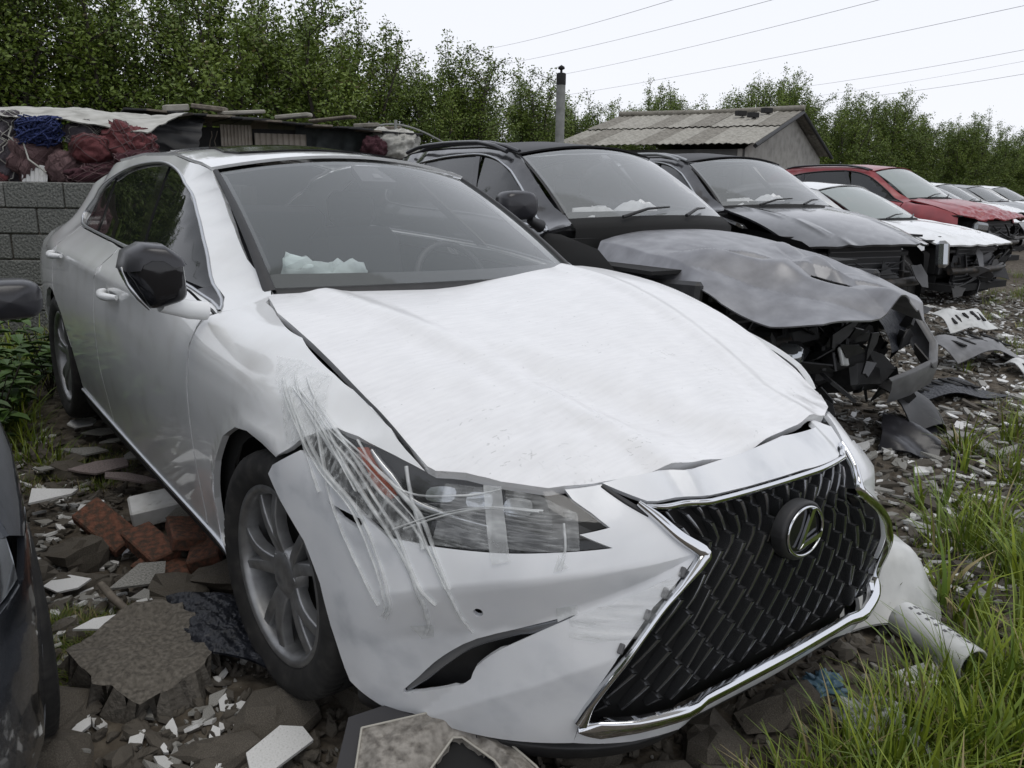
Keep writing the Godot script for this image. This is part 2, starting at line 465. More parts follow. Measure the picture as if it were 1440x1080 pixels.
# ------------------------------------------------------------------ car skin: a plan outline, pushed in by a table of profiles
class BodySkin:
	var C := PackedVector2Array()
	var N := PackedVector2Array()
	var S := PackedFloat32Array()
	var scl := Vector3.ONE          # (across, up, along)
	var creases := true
	var lift := 0.0
	var dt: Array = DT
	func _init(plan: Array) -> void:
		var n := 24
		var P := []
		for p in plan:
			P.append(Vector2(p[0], p[1]))
		for k in P.size() - 1:
			var p0: Vector2 = P[k - 1] if k > 0 else Vector2(P[1].x, -P[1].y)
			var p3: Vector2 = P[mini(k + 2, P.size() - 1)]
			for j in n:
				C.append((P[k] as Vector2).cubic_interpolate(P[k + 1], p0, p3, float(j) / n))
		C.append(P[-1])
		var acc := 0.0
		for k in C.size():
			if k > 0:
				acc += C[k].distance_to(C[k - 1])
			S.append(acc)
			var t := (C[mini(k + 1, C.size() - 1)] - C[maxi(k - 1, 0)]).normalized()
			N.append(Vector2(t.y, -t.x) if k > 0 else Vector2(1, 0))
	func at(a: float) -> Array:
		var lo := 0
		var hi := S.size() - 1
		while hi - lo > 1:
			var m := (lo + hi) >> 1
			if S[m] <= a: lo = m
			else: hi = m
		var t := clampf((a - S[lo]) / (S[hi] - S[lo]), 0.0, 1.0)
		return [C[lo].lerp(C[hi], t), N[lo].lerp(N[hi], t)]
	func inset(s: float, h: float, SKa: Array, HKa: Array, DTa: Array) -> float:
		var a := absf(s)
		var k := 0
		while k < SKa.size() - 2 and a > SKa[k + 1]:
			k += 1
		var lo := maxi(k - 1, 0)
		var hi := mini(k + 3, SKa.size())
		var xs := []
		var ys := []
		for j in range(lo, hi):
			xs.append(SKa[j])
			ys.append(Host.herm(h, HKa, DTa[j]))
		var d: float = Host.herm(a, xs, ys)
		d += 0.55 * Host.soft(h - 0.923, 0.012) * Host.sst(1.65, 1.95, a) * (1.0 - Host.sst(4.45, 4.85, a))
		# the windscreen pillar turns in towards the glass
		if a > 1.6 and a < 3.3 and h > 0.93:
			d += Host.lerp_table(h, [0.93, 0.985, 1.075, 1.165, 1.255, 1.345, 1.4], [0.0, 0.098, 0.085, 0.10, 0.087, 0.047, 0.0]) * Host.sst(0.0, 0.17, (1.557 - a) - (-0.6 - (h - 0.985) * 2.03 - 0.17)) * Host.sst(1.62, 2.02, a)
		if creases and a < 1.2:
			var w: float = Host.sst(0.28, 0.36, a) * (1.0 - Host.sst(0.95, 1.15, a))
			var k1: float = Host.lerp_table(a, K1X, K1Y)
			var k2: float = Host.lerp_table(a, K2X, K2Y)
			var e := 0.0
			# rounded ridge along k1, shallow valley along k2
			e = 0.24 * Host.soft(h - k1, 0.004) + 0.30 * Host.soft(k1 - h, 0.004) - 0.55 * Host.soft(k2 - h, 0.006) + 0.25 * Host.soft(k2 - 0.13 - h, 0.03)
			e = clampf(e, -0.02, 0.035)
			d += w * e
			if s < 0: d += 0.055 * Host.sst(0.1, 0.45, a) * (1.0 - Host.sst(0.75, 1.1, a)) * Host.sst(0.5, 0.72, h)
		return d
	func point(s: float, h: float, off := 0.0) -> Vector3:
		var q := at(absf(s))
		var p: Vector2 = q[0] - q[1] * (inset(s, h, SK, HK, dt) - off)
		return Vector3(p.y * (1.0 if s >= 0 else -1.0) * scl.x, h * scl.y + lift, -p.x * scl.z)

class Host:
	static func soft(x: float, r: float) -> float:
		return 0.5 * (x + sqrt(x * x + r * r)) - 0.5 * r * exp(-absf(x) / r)
	static func sst(a: float, b: float, x: float) -> float:
		var t := clampf((x - a) / (b - a), 0.0, 1.0)
		return t * t * (3.0 - 2.0 * t)
	static func lerp_table(x: float, X: Array, Y: Array) -> float:
		if x <= X[0]:
			return Y[0]
		for k in X.size() - 1:
			if x <= X[k + 1]:
				return lerpf(Y[k], Y[k + 1], (x - X[k]) / (X[k + 1] - X[k]))
		return Y[-1]
	static func herm(x: float, X: Array, Y: Array) -> float:
		var m := X.size() - 1
		var k := 0
		while k < m - 1 and x > X[k + 1]:
			k += 1
		var h: float = X[k + 1] - X[k]
		var t = (x - X[k]) / h
		var m0: float = (Y[1] - Y[0]) / (X[1] - X[0]) if k == 0 else (Y[k + 1] - Y[k - 1]) / (X[k + 1] - X[k - 1])
		var m1: float = (Y[m] - Y[m - 1]) / (X[m] - X[m - 1]) if k + 1 == m else (Y[k + 2] - Y[k]) / (X[k + 2] - X[k])
		if t < 0.0:
			return Y[0] + m0 * (x - X[0])
		if t > 1.0:
			return Y[m] + m1 * (x - X[m])
		var t2 = t * t
		var t3 = t2 * t
		return Y[k] * (2 * t3 - 3 * t2 + 1) + m0 * h * (t3 - 2 * t2 + t) + Y[k + 1] * (3 * t2 - 2 * t3) + m1 * h * (t3 - t2)

# a raised strip laid along a path on a surface; widths per path point
func ribbon(mb: MB, f: Callable, path: Array, widths: Array, height: float, outward: float, steps := 5, off := 0.0, wob := 0.0) -> void:
	var pts := []
	var ws := []
	var m := path.size()
	for k in m - 1:
		var p := []
		for d in [-1, 0, 1, 2]:
			var q = path[clampi(k + d, 0, m - 1)]
			p.append(Vector2(q[0], q[1]))
		for j in steps:
			var t := float(j) / steps
			pts.append((p[1] as Vector2).cubic_interpolate(p[2], p[0], p[3], t))
			ws.append(lerpf(widths[k], widths[k + 1], t))
	pts.append(Vector2(path[m - 1][0], path[m - 1][1]))
	ws.append(widths[m - 1])
	var rows := []
	var e := 0.002
	var P := []
	for p in pts:
		P.append(f.call(p))
	for k in pts.size():
		var p: Vector2 = pts[k]
		var du: Vector3 = f.call(p + Vector2(e, 0)) - f.call(p - Vector2(e, 0))
		var dv: Vector3 = f.call(p + Vector2(0, e)) - f.call(p - Vector2(0, e))
		var nn := du.cross(dv).normalized() * outward
		var t: Vector3 = (P[mini(k + 1, P.size() - 1)] - P[maxi(k - 1, 0)]).normalized()
		var b := t.cross(nn).normalized()
		var w: float = ws[k] * 0.5
		var o: Vector3 = P[k] + nn * (off + wob * sin(k * 1.7) * 0.5)
		var bev := minf(0.004, w * 0.5)
		rows.append([o - b * w - nn * 0.006, o - b * w + nn * height * 0.5, o - b * (w - bev) + nn * height, o + nn * height * 1.12, o + b * (w - bev) + nn * height, o + b * w + nn * height * 0.5, o + b * w - nn * 0.006])
	mb.grid(rows, false)

const WIRES := [[-2.24, 12.65, -74.87, 6.65, 9.14, -37.96], [-0.39, 11.48, -74.59, 10.94, 9.20, -37.98], [4.52, 10.66, -74.38, 15.53, 9.26, -37.99], [7.60, 9.39, -74.07, 21.80, 9.11, -37.95], [23.88, 10.05, -79.38, 28.07, 8.95, -48.21], [24.55, 9.17, -79.17, 28.08, 8.34, -48.06], [29.14, 9.29, -79.20, 28.09, 7.65, -47.89]]

# ------------------------------------------------------------------ the white sedan
var skin: BodySkin
const HOOD_U := [-0.75, -0.45, -0.15, 0.15, 0.4, 0.6, 0.75, 0.86, 0.95]
const HOOD_H := [1.012, 1.0, 0.977, 0.940, 0.892, 0.842, 0.795, 0.75, 0.70]
const HOOD_K := [0.02, 0.03, 0.05, 0.075, 0.095, 0.10, 0.10, 0.10, 0.10]
const LIFT_U := [-0.75, -0.45, -0.15, 0.15, 0.4, 0.55, 0.75]
const LIFT_H := [0.03, 0.052, 0.066, 0.05, 0.01, -0.02, -0.01]
var RAIL := [[2.07, 0.971], [2.315, 1.058], [2.562, 1.184], [2.788, 1.304], [2.877, 1.348], [3.0, 1.368], [3.4, 1.40], [3.9, 1.395], [4.3, 1.355], [4.6, 1.28], [4.857, 1.19], [5.1, 1.08], [5.3, 1.015], [5.469, 0.99]]
var DLO := [[2.126, 0.943], [2.384, 0.98], [2.958, 1.025], [3.496, 1.036], [4.241, 1.042], [4.5, 1.058], [4.56, 1.10], [4.45, 1.19], [4.133, 1.301], [3.894, 1.347], [3.62, 1.367], [3.4, 1.365], [3.121, 1.333], [2.89, 1.28], [2.701, 1.2], [2.489, 1.094], [2.314, 0.998]]
var dent := FastNoiseLite.new()

func hood_at(p: Vector2) -> Vector3:
	var u := p.x
	var v := p.y
	var h := herm(u, HOOD_U, HOOD_H) - herm(u, HOOD_U, HOOD_K) * pow(absf(v) / 0.72, 2.4)
	h += herm(u, LIFT_U, LIFT_H) * sst(0.2, -0.6, v)
	# pressed-in styling ridge on each side and the buckles of the crash
	h += 0.013 * (1.0 - sst(0.0, 0.07, absf(absf(v) - (0.50 - 0.16 * (u + 0.5)))))
	var fold := v - 0.34 + (u - 0.3) * 0.55
	h -= 0.030 * sst(-0.35, 0.75, u) * (1.0 - sst(0.0, 0.16, absf(fold)))
	var fold2 := v + 0.22 - (u - 0.5) * 0.9
	h += 0.010 * sst(0.2, 0.6, u) * (1.0 - sst(0.0, 0.12, absf(fold2)))
	h += dent.get_noise_2d(u * 100.0, v * 100.0) * 0.008 * sst(-0.5, 0.6, u)
	h += dent.get_noise_2d(u * 420.0 + 50.0, v * 300.0) * 0.0022 * sst(0.0, 0.6, u)
	return Vector3(v, h, -u)

func rail_at(s: float) -> Vector3:
	for k in RAIL.size() - 1:
		if s <= RAIL[k + 1][0] or k == RAIL.size() - 2:
			var t: float = (s - RAIL[k][0]) / (RAIL[k + 1][0] - RAIL[k][0])
			return skin.point(s, lerpf(RAIL[k][1], RAIL[k + 1][1], t))
	return Vector3.ZERO

func sedan_skin(p: Vector2, off := 0.0) -> Vector3:
	return skin.point(p.x, p.y, off)

var rail_tab := []
func rail_by_s(s: float) -> Vector3:
	var x := (s - 2.7) / 0.04
	var k := clampi(int(floor(x)), 0, rail_tab.size() - 2)
	return (rail_tab[k] as Vector3).lerp(rail_tab[k + 1], x - k)

# roof, rear glass and boot lid: a across -1..1, s along the roof rail
func top_at(p: Vector2, off := 0.0) -> Vector3:
	var r := rail_by_s(p.y)
	var crown := 0.048 * (1.0 - sst(4.3, 5.3, p.y)) + 0.02
	return Vector3(r.x * p.x, r.y + crown * (1.0 - p.x * p.x) + off, r.z - 0.09 * (1.0 - p.x * p.x) * (1.0 - sst(2.8, 3.3, p.y)) + 0.10 * (1.0 - p.x * p.x) * sst(4.0, 4.6, p.y))

func screen_at(p: Vector2, off := 0.0) -> Vector3:
	var a := p.x
	var t := p.y
	var lo := Vector3(0.672 * a, 0.985 + 0.02 * (1.0 - a * a), 0.60 - 0.20 * (1.0 - a * a))
	lo *= skin.scl
	lo.y += skin.lift
	var hi := top_at(Vector2(a, 2.877))
	hi.y += -0.004
	var q := lo.lerp(hi, t)
	var bul := 0.022 * 4.0 * t * (1.0 - t)
	return q + Vector3(0, 0.85, -0.5) * (bul + off)

func ring(m: int, r: float, c: Vector2) -> PackedVector2Array:
	var o := PackedVector2Array()
	for k in m:
		o.append(c + Vector2(cos(TAU * k / m), sin(TAU * k / m)) * r)
	return o

func side_poly(a: Array) -> PackedVector2Array:
	return poly(a)

# wheel about the x axis, outer face towards +x, centre at the origin
func tyre_mesh(r: float, w: float, rim: float) -> ArrayMesh:
	var mb := MB.new()
	var prof := [Vector2(rim, -w * 0.40), Vector2(rim + 0.012, -w * 0.47), Vector2(lerpf(rim, r, 0.5), -w * 0.53), Vector2(r - 0.022, -w * 0.50), Vector2(r - 0.008, -w * 0.45),
		Vector2(r - 0.002, -w * 0.36), Vector2(r - 0.001, -w * 0.235), Vector2(r - 0.009, -w * 0.225), Vector2(r - 0.009, -w * 0.195), Vector2(r, -w * 0.185), Vector2(r, -w * 0.055), Vector2(r - 0.009, -w * 0.045), Vector2(r - 0.009, -w * 0.015), Vector2(r, 0)]
	var full := []
	for p in prof: full.append(p)
	for k in range(prof.size() - 2, -1, -1): full.append(Vector2(prof[k].x, -prof[k].y))
	var seg := 288
	var first := 0
	var m := full.size()
	for k in m:
		var d: Vector2 = full[mini(k + 1, m - 1)] - full[maxi(k - 1, 0)]
		var nr := Vector2(d.y, -d.x).normalized()
		var shoulder: bool = absf(full[k].y) > w * 0.23 and full[k].x > r - 0.024
		var mid: bool = absf(full[k].y) <= w * 0.19 and full[k].x > r - 0.002
		for q in seg:
			var a := TAU * q / seg
			var cut := 0.0
			if shoulder and q % 4 == 0: cut = 0.006
			if mid and (q + 2) % 6 == 0: cut = 0.005
			var rad := Vector3(0, cos(a), sin(a))
			mb.vert(rad * (full[k].x - cut) + Vector3(full[k].y, 0, 0), rad * nr.x + Vector3(nr.y, 0, 0))
	for k in m - 1:
		for q in seg:
			var a := first + k * seg + q
			var b := first + k * seg + (q + 1) % seg
			mb.tri(a, b + seg, b); mb.tri(a, a + seg, b + seg)
	return mb.mesh()

func make_wheel(parent: Node3D, at: Transform3D, r: float, w: float, rim: float, spokes: int, alloy: Material, rubber: Material, dark: Material) -> Node3D:
	var o := Node3D.new()
	o.name = "wheel"
	parent.add_child(o, true)
	o.transform = at
	var key := "tyre%f" % (r * 1000 + w)
	if not shared.has(key):
		shared[key] = tyre_mesh(r, w, rim)
	obj("tyre", shared[key], rubber, o)
	var key2 := "rim%f_%d" % [rim, spokes]
	if not shared.has(key2):
		var mb := MB.new()
		# barrel with outer lip
		mb.lathe([Vector2(rim + 0.006, w * 0.44), Vector2(rim - 0.004, w * 0.46), Vector2(rim - 0.012, w * 0.43), Vector2(rim - 0.022, w * 0.36), Vector2(rim - 0.03, 0.0), Vector2(rim - 0.028, -w * 0.42)], 72)
		# hub
		mb.lathe([Vector2(0.078, w * 0.20), Vector2(0.07, w * 0.33), Vector2(0.05, w * 0.36), Vector2(0.034, w * 0.37), Vector2(0.03, w * 0.355), Vector2(0.001, w * 0.36)], 40)
		var n := spokes
		for k in n:
			for pr in [-1.0, 1.0]:
				var a0: float = TAU * k / n + pr * 0.10
				var a1: float = TAU * k / n + pr * (0.235 if n <= 5 else 0.16)
				var rows := []
				for j in 7:
					var t := j / 6.0
					var a := lerpf(a0, a1, t)
					var rr := lerpf(0.055, rim - 0.014, t)
					var hw := lerpf(0.020, 0.0125, t) * (1.0 + 0.25 * absf(t - 0.5))
					var x := w * (0.345 + 0.05 * sin(t * PI) + 0.04 * t)
					var c := Vector3(x, cos(a) * rr, sin(a) * rr)
					var b := Vector3(0, -sin(a), cos(a))
					var dn := Vector3(-1, 0, 0)
					rows.append([c - b * hw + dn * 0.034, c - b * hw + dn * 0.006, c - b * hw * 0.72, c + b * hw * 0.72 + dn * 0.003, c + b * hw + dn * 0.010, c + b * hw + dn * 0.034])
				mb.grid(rows, true)
		for k in 5:
			var a := TAU * (k + 0.5) / 5
			var nut := MB.new()
			mb.lathe([Vector2(0.011, w * 0.27), Vector2(0.011, w * 0.345), Vector2(0.007, w * 0.352), Vector2(0.001, w * 0.352)], 8, Transform3D(Basis.IDENTITY, Vector3(0, cos(a), sin(a)) * 0.056))
		shared[key2] = mb.mesh()
	var rim_o := obj("rim", shared[key2], alloy, o)
	var mb2 := MB.new()
	mb2.lathe([Vector2(rim * 0.72, w * 0.05), Vector2(rim * 0.72, w * 0.12), Vector2(0.001, w * 0.12)], 48)
	obj("brake_disc", mb2.mesh(), dark, rim_o)
	return o

var shared := {}
var M := {}

func build_sedan(at: Transform3D) -> void:
	skin = BodySkin.new(PLAN)
	dent.seed = 7
	dent.frequency = 0.02
	for k in 76:
		rail_tab.append(rail_at(2.7 + k * 0.04))
	var car := thing("white_sedan", "dirty white sedan with taped headlight and large chrome-edged grille, nearest the camera", "car", at)
	var f := sedan_skin
	var paint: Material = M.white_paint
	var c3 := Vector2(0.03, 0.03)
	var c5 := Vector2(0.06, 0.05)

	# --- inner dark shell behind the seams
	var fin := func(p): return skin.point(p.x, p.y, -0.035)
	var arch_f := ring(28, 0.37, Vector2(1.557, 0.335))
	var arch_r := ring(28, 0.37, Vector2(4.427, 0.345))
	var win := poly(DLO)
	var mb := MB.new()
	for sd in [1.0, -1.0]:
		var shell := poly([[1.02, 0.17], [6.2, 0.20], [6.2, 0.95], [5.3, 0.97], [4.7, 0.97], [2.0, 0.93], [1.6, 0.90], [1.02, 0.70]])
		var hl: Array = [arch_f, arch_r]
		if sd < 0:
			shell = mirror_poly(shell)
			hl = [mirror_poly(arch_f), mirror_poly(arch_r)]
		patch(mb, fin, shell, hl, Vector2(0.12, 0.08), 0.0, -1.0)
	# floor pan and wheel wells
	mb.box(Transform3D(Basis.IDENTITY, Vector3(0, 0.24, 1.70)), Vector3(1.30, 0.08, 4.3))
	mb.box(Transform3D(Basis.IDENTITY, Vector3(0, 0.45, -0.35)), Vector3(1.14, 0.5, 0.7))
	mb.box(Transform3D(Basis.IDENTITY, Vector3(0, 0.60, 0.45)), Vector3(1.5, 0.62, 0.03))
	for sd in [1.0, -1.0]:
		for z in [0.0, 2.87]:
			var rows := []
			for k in 13:
				var a := PI * k / 12.0 - 0.15 + (0.3 * k / 12.0)
				var row := []
				for x in [0.55, 0.70, 0.86]:
					row.append(Vector3(x * sd, 0.335 + sin(a) * 0.41, z + cos(a) * 0.41))
				rows.append(row)
			mb.grid(rows)
			mb.box(Transform3D(Basis.IDENTITY, Vector3(0.56 * sd, 0.50, z)), Vector3(0.02, 0.5, 0.8))
	obj("body_shell", mb.mesh(), M.black, car)

	# --- side panels, both sides
	for sd in [1.0, -1.0]:
		var flip := func(p: PackedVector2Array): return p if sd > 0 else mirror_poly(p)
		# fender
		var fe := FENDER_FRONT.duplicate()
		fe.append_array([[2.12, 0.245], [2.13, 0.45], [2.125, 0.70], [2.125, 0.86], [2.125, 0.92], [2.115, 0.943]])
		if sd < 0:
			fe = [[2.08, 0.955], [1.923, 0.935], [1.631, 0.905], [1.313, 0.84], [1.137, 0.80], [1.02, 0.745], [1.097, 0.77], [1.214, 0.79], [1.283, 0.79], [1.365, 0.76], [1.455, 0.7], [1.532, 0.715], [1.616, 0.724], [1.699, 0.711], [1.798, 0.659], [1.892, 0.555], [1.975, 0.409], [1.992, 0.283], [1.912, 0.238], [2.12, 0.245], [2.13, 0.45], [2.125, 0.86], [2.12, 0.94]]
		mb = MB.new()
		var fend := func(p: Vector2):
			var q: Vector3 = skin.point(p.x, p.y)
			if p.x > 0:
				# dent behind the lamp, pulled-out arch lip
				var r := Vector2(p.x, p.y).distance_to(Vector2(1.557, 0.335))
				q.x += 0.010 * (1.0 - sst(0.0, 0.05, absf(r - 0.395)))
				var d := Vector2(p.x - 1.24, (p.y - 0.845) * 2.0).length()
				q += Vector3(-0.9, -0.5, 0) * 0.028 * (1.0 - sst(0.0, 0.13, d))
				q.y += dent.get_noise_2d(p.x * 260.0, p.y * 260.0) * 0.006 * (1.0 - sst(1.3, 1.7, p.x))
			return q
		patch(mb, fend, flip.call(poly(fe)), [], c3, 0.018, -1.0)
		obj("fender", mb.mesh(), paint, car)
		# doors
		var doors := [[[2.135, 0.26], [3.34, 0.272], [3.40, 0.50], [3.385, 0.80], [3.37, 1.02], [2.958, 1.014], [2.384, 0.969], [2.135, 0.938], [2.135, 0.92], [2.14, 0.7]],
			[[3.347, 0.272], [3.98, 0.285], [4.05, 0.47], [4.18, 0.62], [4.34, 0.70], [4.36, 0.83], [4.345, 1.035], [4.241, 1.031], [3.494, 1.026], [3.378, 1.02], [3.392, 0.80], [3.407, 0.50]]]
		for k in 2:
			mb = MB.new()
			patch(mb, f, flip.call(poly(doors[k])), [], c5, 0.018, -1.0)
			var door := obj("door", mb.mesh(), paint, car)
			var hs: float = [3.06, 4.16][k]
			var hh: float = [0.872, 0.915][k]
			# handle: dished cup and bow
			mb = MB.new()
			var bow := []
			for j in 9:
				var t := j / 8.0
				var q: Vector3 = skin.point((hs - 0.10 + 0.20 * t) * sd, hh - 0.004 * sin(t * PI), 0.010 + 0.030 * pow(sin(t * PI), 0.5))
				bow.append(q)
			mb.tube(bow, [0.010, 0.014, 0.0155, 0.016, 0.016, 0.016, 0.0155, 0.014, 0.010], 12)
			obj("door_handle", mb.mesh(), M.white_gloss, door)
			mb = MB.new()
			patch(mb, func(p: Vector2): return skin.point(p.x, p.y, 0.004), flip.call(poly([[hs - 0.05, hh - 0.012], [hs + 0.03, hh - 0.012], [hs + 0.04, hh + 0.008], [hs - 0.055, hh + 0.008]])), [], Vector2(0.02, 0.02), 0.0, -1.0)
			obj("handle_cup", mb.mesh(), M.grey_plastic, door)
		# sill and its bright strip
		mb = MB.new()
		patch(mb, f, flip.call(poly([[1.98, 0.165], [4.0, 0.185], [3.975, 0.277], [3.345, 0.264], [2.13, 0.252], [2.0, 0.24]])), [], c5, 0.02, -1.0)
		obj("sill", mb.mesh(), M.black, car)
		mb = MB.new()
		ribbon(mb, f, [[1.94 * sd, 0.236], [2.13 * sd, 0.250], [3.0 * sd, 0.258], [3.97 * sd, 0.276]], [0.008, 0.014, 0.014, 0.012], 0.010, -1.0, 8)
		obj("sill_strip", mb.mesh(), M.chrome_dull, car)
		# pillars, roof rail and rear quarter in one pressing
		var frame := [[2.0, 0.985], [2.062, 0.951], [2.10, 0.955]]
		frame = []
		for q in RAIL: frame.append(q)
		frame.append_array([[5.75, 0.97], [6.0, 0.965], [6.239, 0.96], [6.239, 0.62], [5.9, 0.62], [5.3, 0.60], [4.85, 0.50], [4.80, 0.345]])
		for k in 11:
			var a := PI * (k + 0.5) / 12.0
			frame.append([4.427 + cos(a) * 0.372, 0.345 + sin(a) * 0.372])
		frame.append_array([[4.06, 0.47], [4.19, 0.62], [4.35, 0.70], [4.368, 0.83], [4.352, 1.045], [4.241, 1.036], [3.494, 1.031], [2.958, 1.019], [2.384, 0.974], [2.126, 0.940], [2.10, 0.952]])
		mb = MB.new()
		patch(mb, f, flip.call(poly(frame)), [flip.call(win)], c5, 0.02, -1.0)
		obj("side_frame", mb.mesh(), paint, car)
		# rear bumper
		mb = MB.new()
		patch(mb, f, flip.call(poly([[4.805, 0.34], [4.855, 0.495], [5.3, 0.593], [6.239, 0.613], [6.239, 0.20], [4.83, 0.20]])), [], Vector2(0.08, 0.06), 0.02, -1.0)
		obj("rear_bumper", mb.mesh(), paint, car)
		# side glass, surround and pillars
		var gsk := func(p: Vector2): return skin.point(p.x, p.y, -0.012)
		var panes := [[[2.062, 0.954], [2.348, 0.985], [2.979, 1.023], [3.0, 1.026], [3.385, 1.355], [3.121, 1.333], [2.89, 1.28], [2.701, 1.2], [2.489, 1.094], [2.314, 0.998]],
			[[3.07, 1.028], [3.494, 1.037], [3.95, 1.041], [4.15, 1.28], [3.894, 1.345], [3.62, 1.365], [3.46, 1.366]],
			[[3.975, 1.041], [4.241, 1.042], [4.5, 1.058], [4.555, 1.10], [4.45, 1.185], [4.175, 1.275]]]
		for k in 3:
			mb = MB.new()
			patch(mb, gsk, flip.call(poly(panes[k])), [], c5, 0.004, -1.0)
			obj("side_window", mb.mesh(), M.side_glass, car)
		mb = MB.new()
		patch(mb, func(p: Vector2): return skin.point(p.x, p.y, -0.006), flip.call(poly([[2.995, 1.02], [3.08, 1.025], [3.48, 1.362], [3.37, 1.362]])), [], c3, 0.01, -1.0)
		obj("pillar_cover", mb.mesh(), M.gloss_black, car)
		mb = MB.new()
		patch(mb, func(p: Vector2): return skin.point(p.x, p.y, -0.006), flip.call(poly([[3.945, 1.038], [3.98, 1.038], [4.18, 1.275], [4.145, 1.285]])), [], c3, 0.01, -1.0)
		obj("window_divider", mb.mesh(), M.gloss_black, car)
		mb = MB.new()
		patch(mb, func(p: Vector2): return skin.point(p.x, p.y, -0.004), flip.call(poly([[2.13, 0.945], [2.36, 0.978], [2.31, 0.997]])), [], c3, 0.01, -1.0)
		obj("mirror_triangle", mb.mesh(), M.gloss_black, car)
		var trim := []
		var tw := []
		for q in DLO:
			trim.append([q[0] * sd, q[1]]); tw.append(0.012)
		trim.append(trim[0]); tw.append(0.012)
		mb = MB.new()
		ribbon(mb, f, trim, tw, 0.006, -1.0, 4)
		obj("window_trim", mb.mesh(), M.chrome_dull, car)
		# wheels
		var fw := Transform3D(Basis(Vector3.UP, 0.0 if sd > 0 else PI), Vector3(0.80 * sd, 0.335, 0.0))
		if sd > 0: fw.basis = Basis(Vector3.UP, 0.05) * Basis(Vector3.RIGHT, 0.35)
		make_wheel(car, fw, 0.335, 0.225, 0.238, 5, M.alloy, M.rubber, M.black)
		var rw := Transform3D(Basis(Vector3.UP, 0.0 if sd > 0 else PI), Vector3(0.80 * sd, 0.345, 2.87))
		make_wheel(car, rw, 0.335, 0.225, 0.238, 5, M.alloy, M.rubber, M.black)

	# --- roof, sunroof, screens, boot
	mb = MB.new()
	var roof := PackedVector2Array([Vector2(-0.99, 2.89), Vector2(0.99, 2.89), Vector2(0.99, 4.25), Vector2(-0.99, 4.25)])
	patch(mb, func(p: Vector2): return top_at(p), roof, [], Vector2(0.1, 0.1), 0.012, 1.0)
	obj("roof", mb.mesh(), paint, car)
	mb = MB.new()
	patch(mb, func(p: Vector2): return top_at(p, 0.003), smooth_poly([[-0.66, 3.12], [0, 3.09], [0.66, 3.12], [0.68, 3.5], [0.68, 4.05], [-0.68, 4.05], [-0.68, 3.5]], 3), [], Vector2(0.1, 0.1), 0.006, 1.0)
	obj("sunroof", mb.mesh(), M.gloss_black, car)
	mb = MB.new()
	patch(mb, func(p: Vector2): return top_at(p, -0.004), poly([[-0.97, 4.26], [0.97, 4.26], [0.97, 5.18], [-0.97, 5.18]]), [], Vector2(0.1, 0.1), 0.01, 1.0)
	obj("rear_window", mb.mesh(), M.side_glass, car)
	mb = MB.new()
	patch(mb, func(p: Vector2): return top_at(p), poly([[-0.99, 5.19], [0.99, 5.19], [0.99, 5.469], [-0.99, 5.469]]), [], Vector2(0.1, 0.06), 0.01, 1.0)
	var r0 := top_at(Vector2(0, 5.469))
	mb.box(Transform3D(Basis.IDENTITY, Vector3(0, 0.96, 3.94)), Vector3(1.1, 0.05, 0.16), 0.02)
	obj("boot_lid", mb.mesh(), paint, car)
	var scr := func(p: Vector2): return screen_at(p)
	mb = MB.new()
	patch(mb, scr, poly([[-0.965, 0.03], [0.965, 0.03], [0.965, 0.985], [-0.965, 0.985]]), [], Vector2(0.1, 0.06), 0.004, -1.0)
	var ws := obj("windshield", mb.mesh(), M.windshield, car)
	# black ceramic border and sensor block, as the glass shows them from outside
	mb = MB.new()
	var scr_in := func(p: Vector2): return screen_at(p, -0.006)
	patch(mb, scr_in, poly([[-0.985, 0.0], [0.985, 0.0], [0.985, 1.0], [-0.985, 1.0]]), [smooth_poly([[-0.92, 0.12], [0.0, 0.10], [0.915, 0.125], [0.93, 0.16], [0.925, 0.94], [0.90, 0.965], [0.12, 0.965], [-0.12, 0.965], [-0.90, 0.965], [-0.93, 0.94], [-0.93, 0.16]], 3)], Vector2(0.05, 0.03), 0.0, -1.0)
	obj("glass_border", mb.mesh(), M.black_plastic, ws)
	mb = MB.new()
	patch(mb, func(p: Vector2): return screen_at(p, -0.010), poly([[-0.13, 0.80], [0.13, 0.80], [0.09, 0.965], [-0.09, 0.965]]), [], Vector2(0.05, 0.05), 0.03, -1.0)
	obj("camera_cover", mb.mesh(), M.black_plastic, ws)
	mb = MB.new()
	patch(mb, func(p: Vector2): return screen_at(p, -0.007), poly([[-0.045, 0.83], [0.02, 0.83], [0.005, 0.875], [-0.045, 0.875]]), [], Vector2(0.05, 0.05), 0.0, -1.0)
	obj("camera_window", mb.mesh(), M.grey_plastic, ws)
	for sd in [1.0, -1.0]:
		mb = MB.new()
		var side_path := []
		for k in 8:
			side_path.append([0.975 * sd, 0.0 + k / 7.0])
		ribbon(mb, scr, side_path, [0.04, 0.034, 0.03, 0.028, 0.026, 0.024, 0.022, 0.02], 0.010, -1.0, 4)
		obj("pillar_trim", mb.mesh(), M.black_plastic, car)
	# cowl and wipers under the hood's rear edge
	mb = MB.new()
	var rows := []
	for j in 3:
		var row := []
		for k in 21:
			var a := -1.0 + k / 10.0
			var q := screen_at(Vector2(a * 0.98, 0.05))
			row.append(q + Vector3(0, -0.02 - 0.02 * j, -0.08 * j))
		rows.append(row)
	mb.grid(rows, true)
	obj("cowl", mb.mesh(), M.black_plastic, car)

	# --- hood: one crumpled pressing with a folded edge
	mb = MB.new()
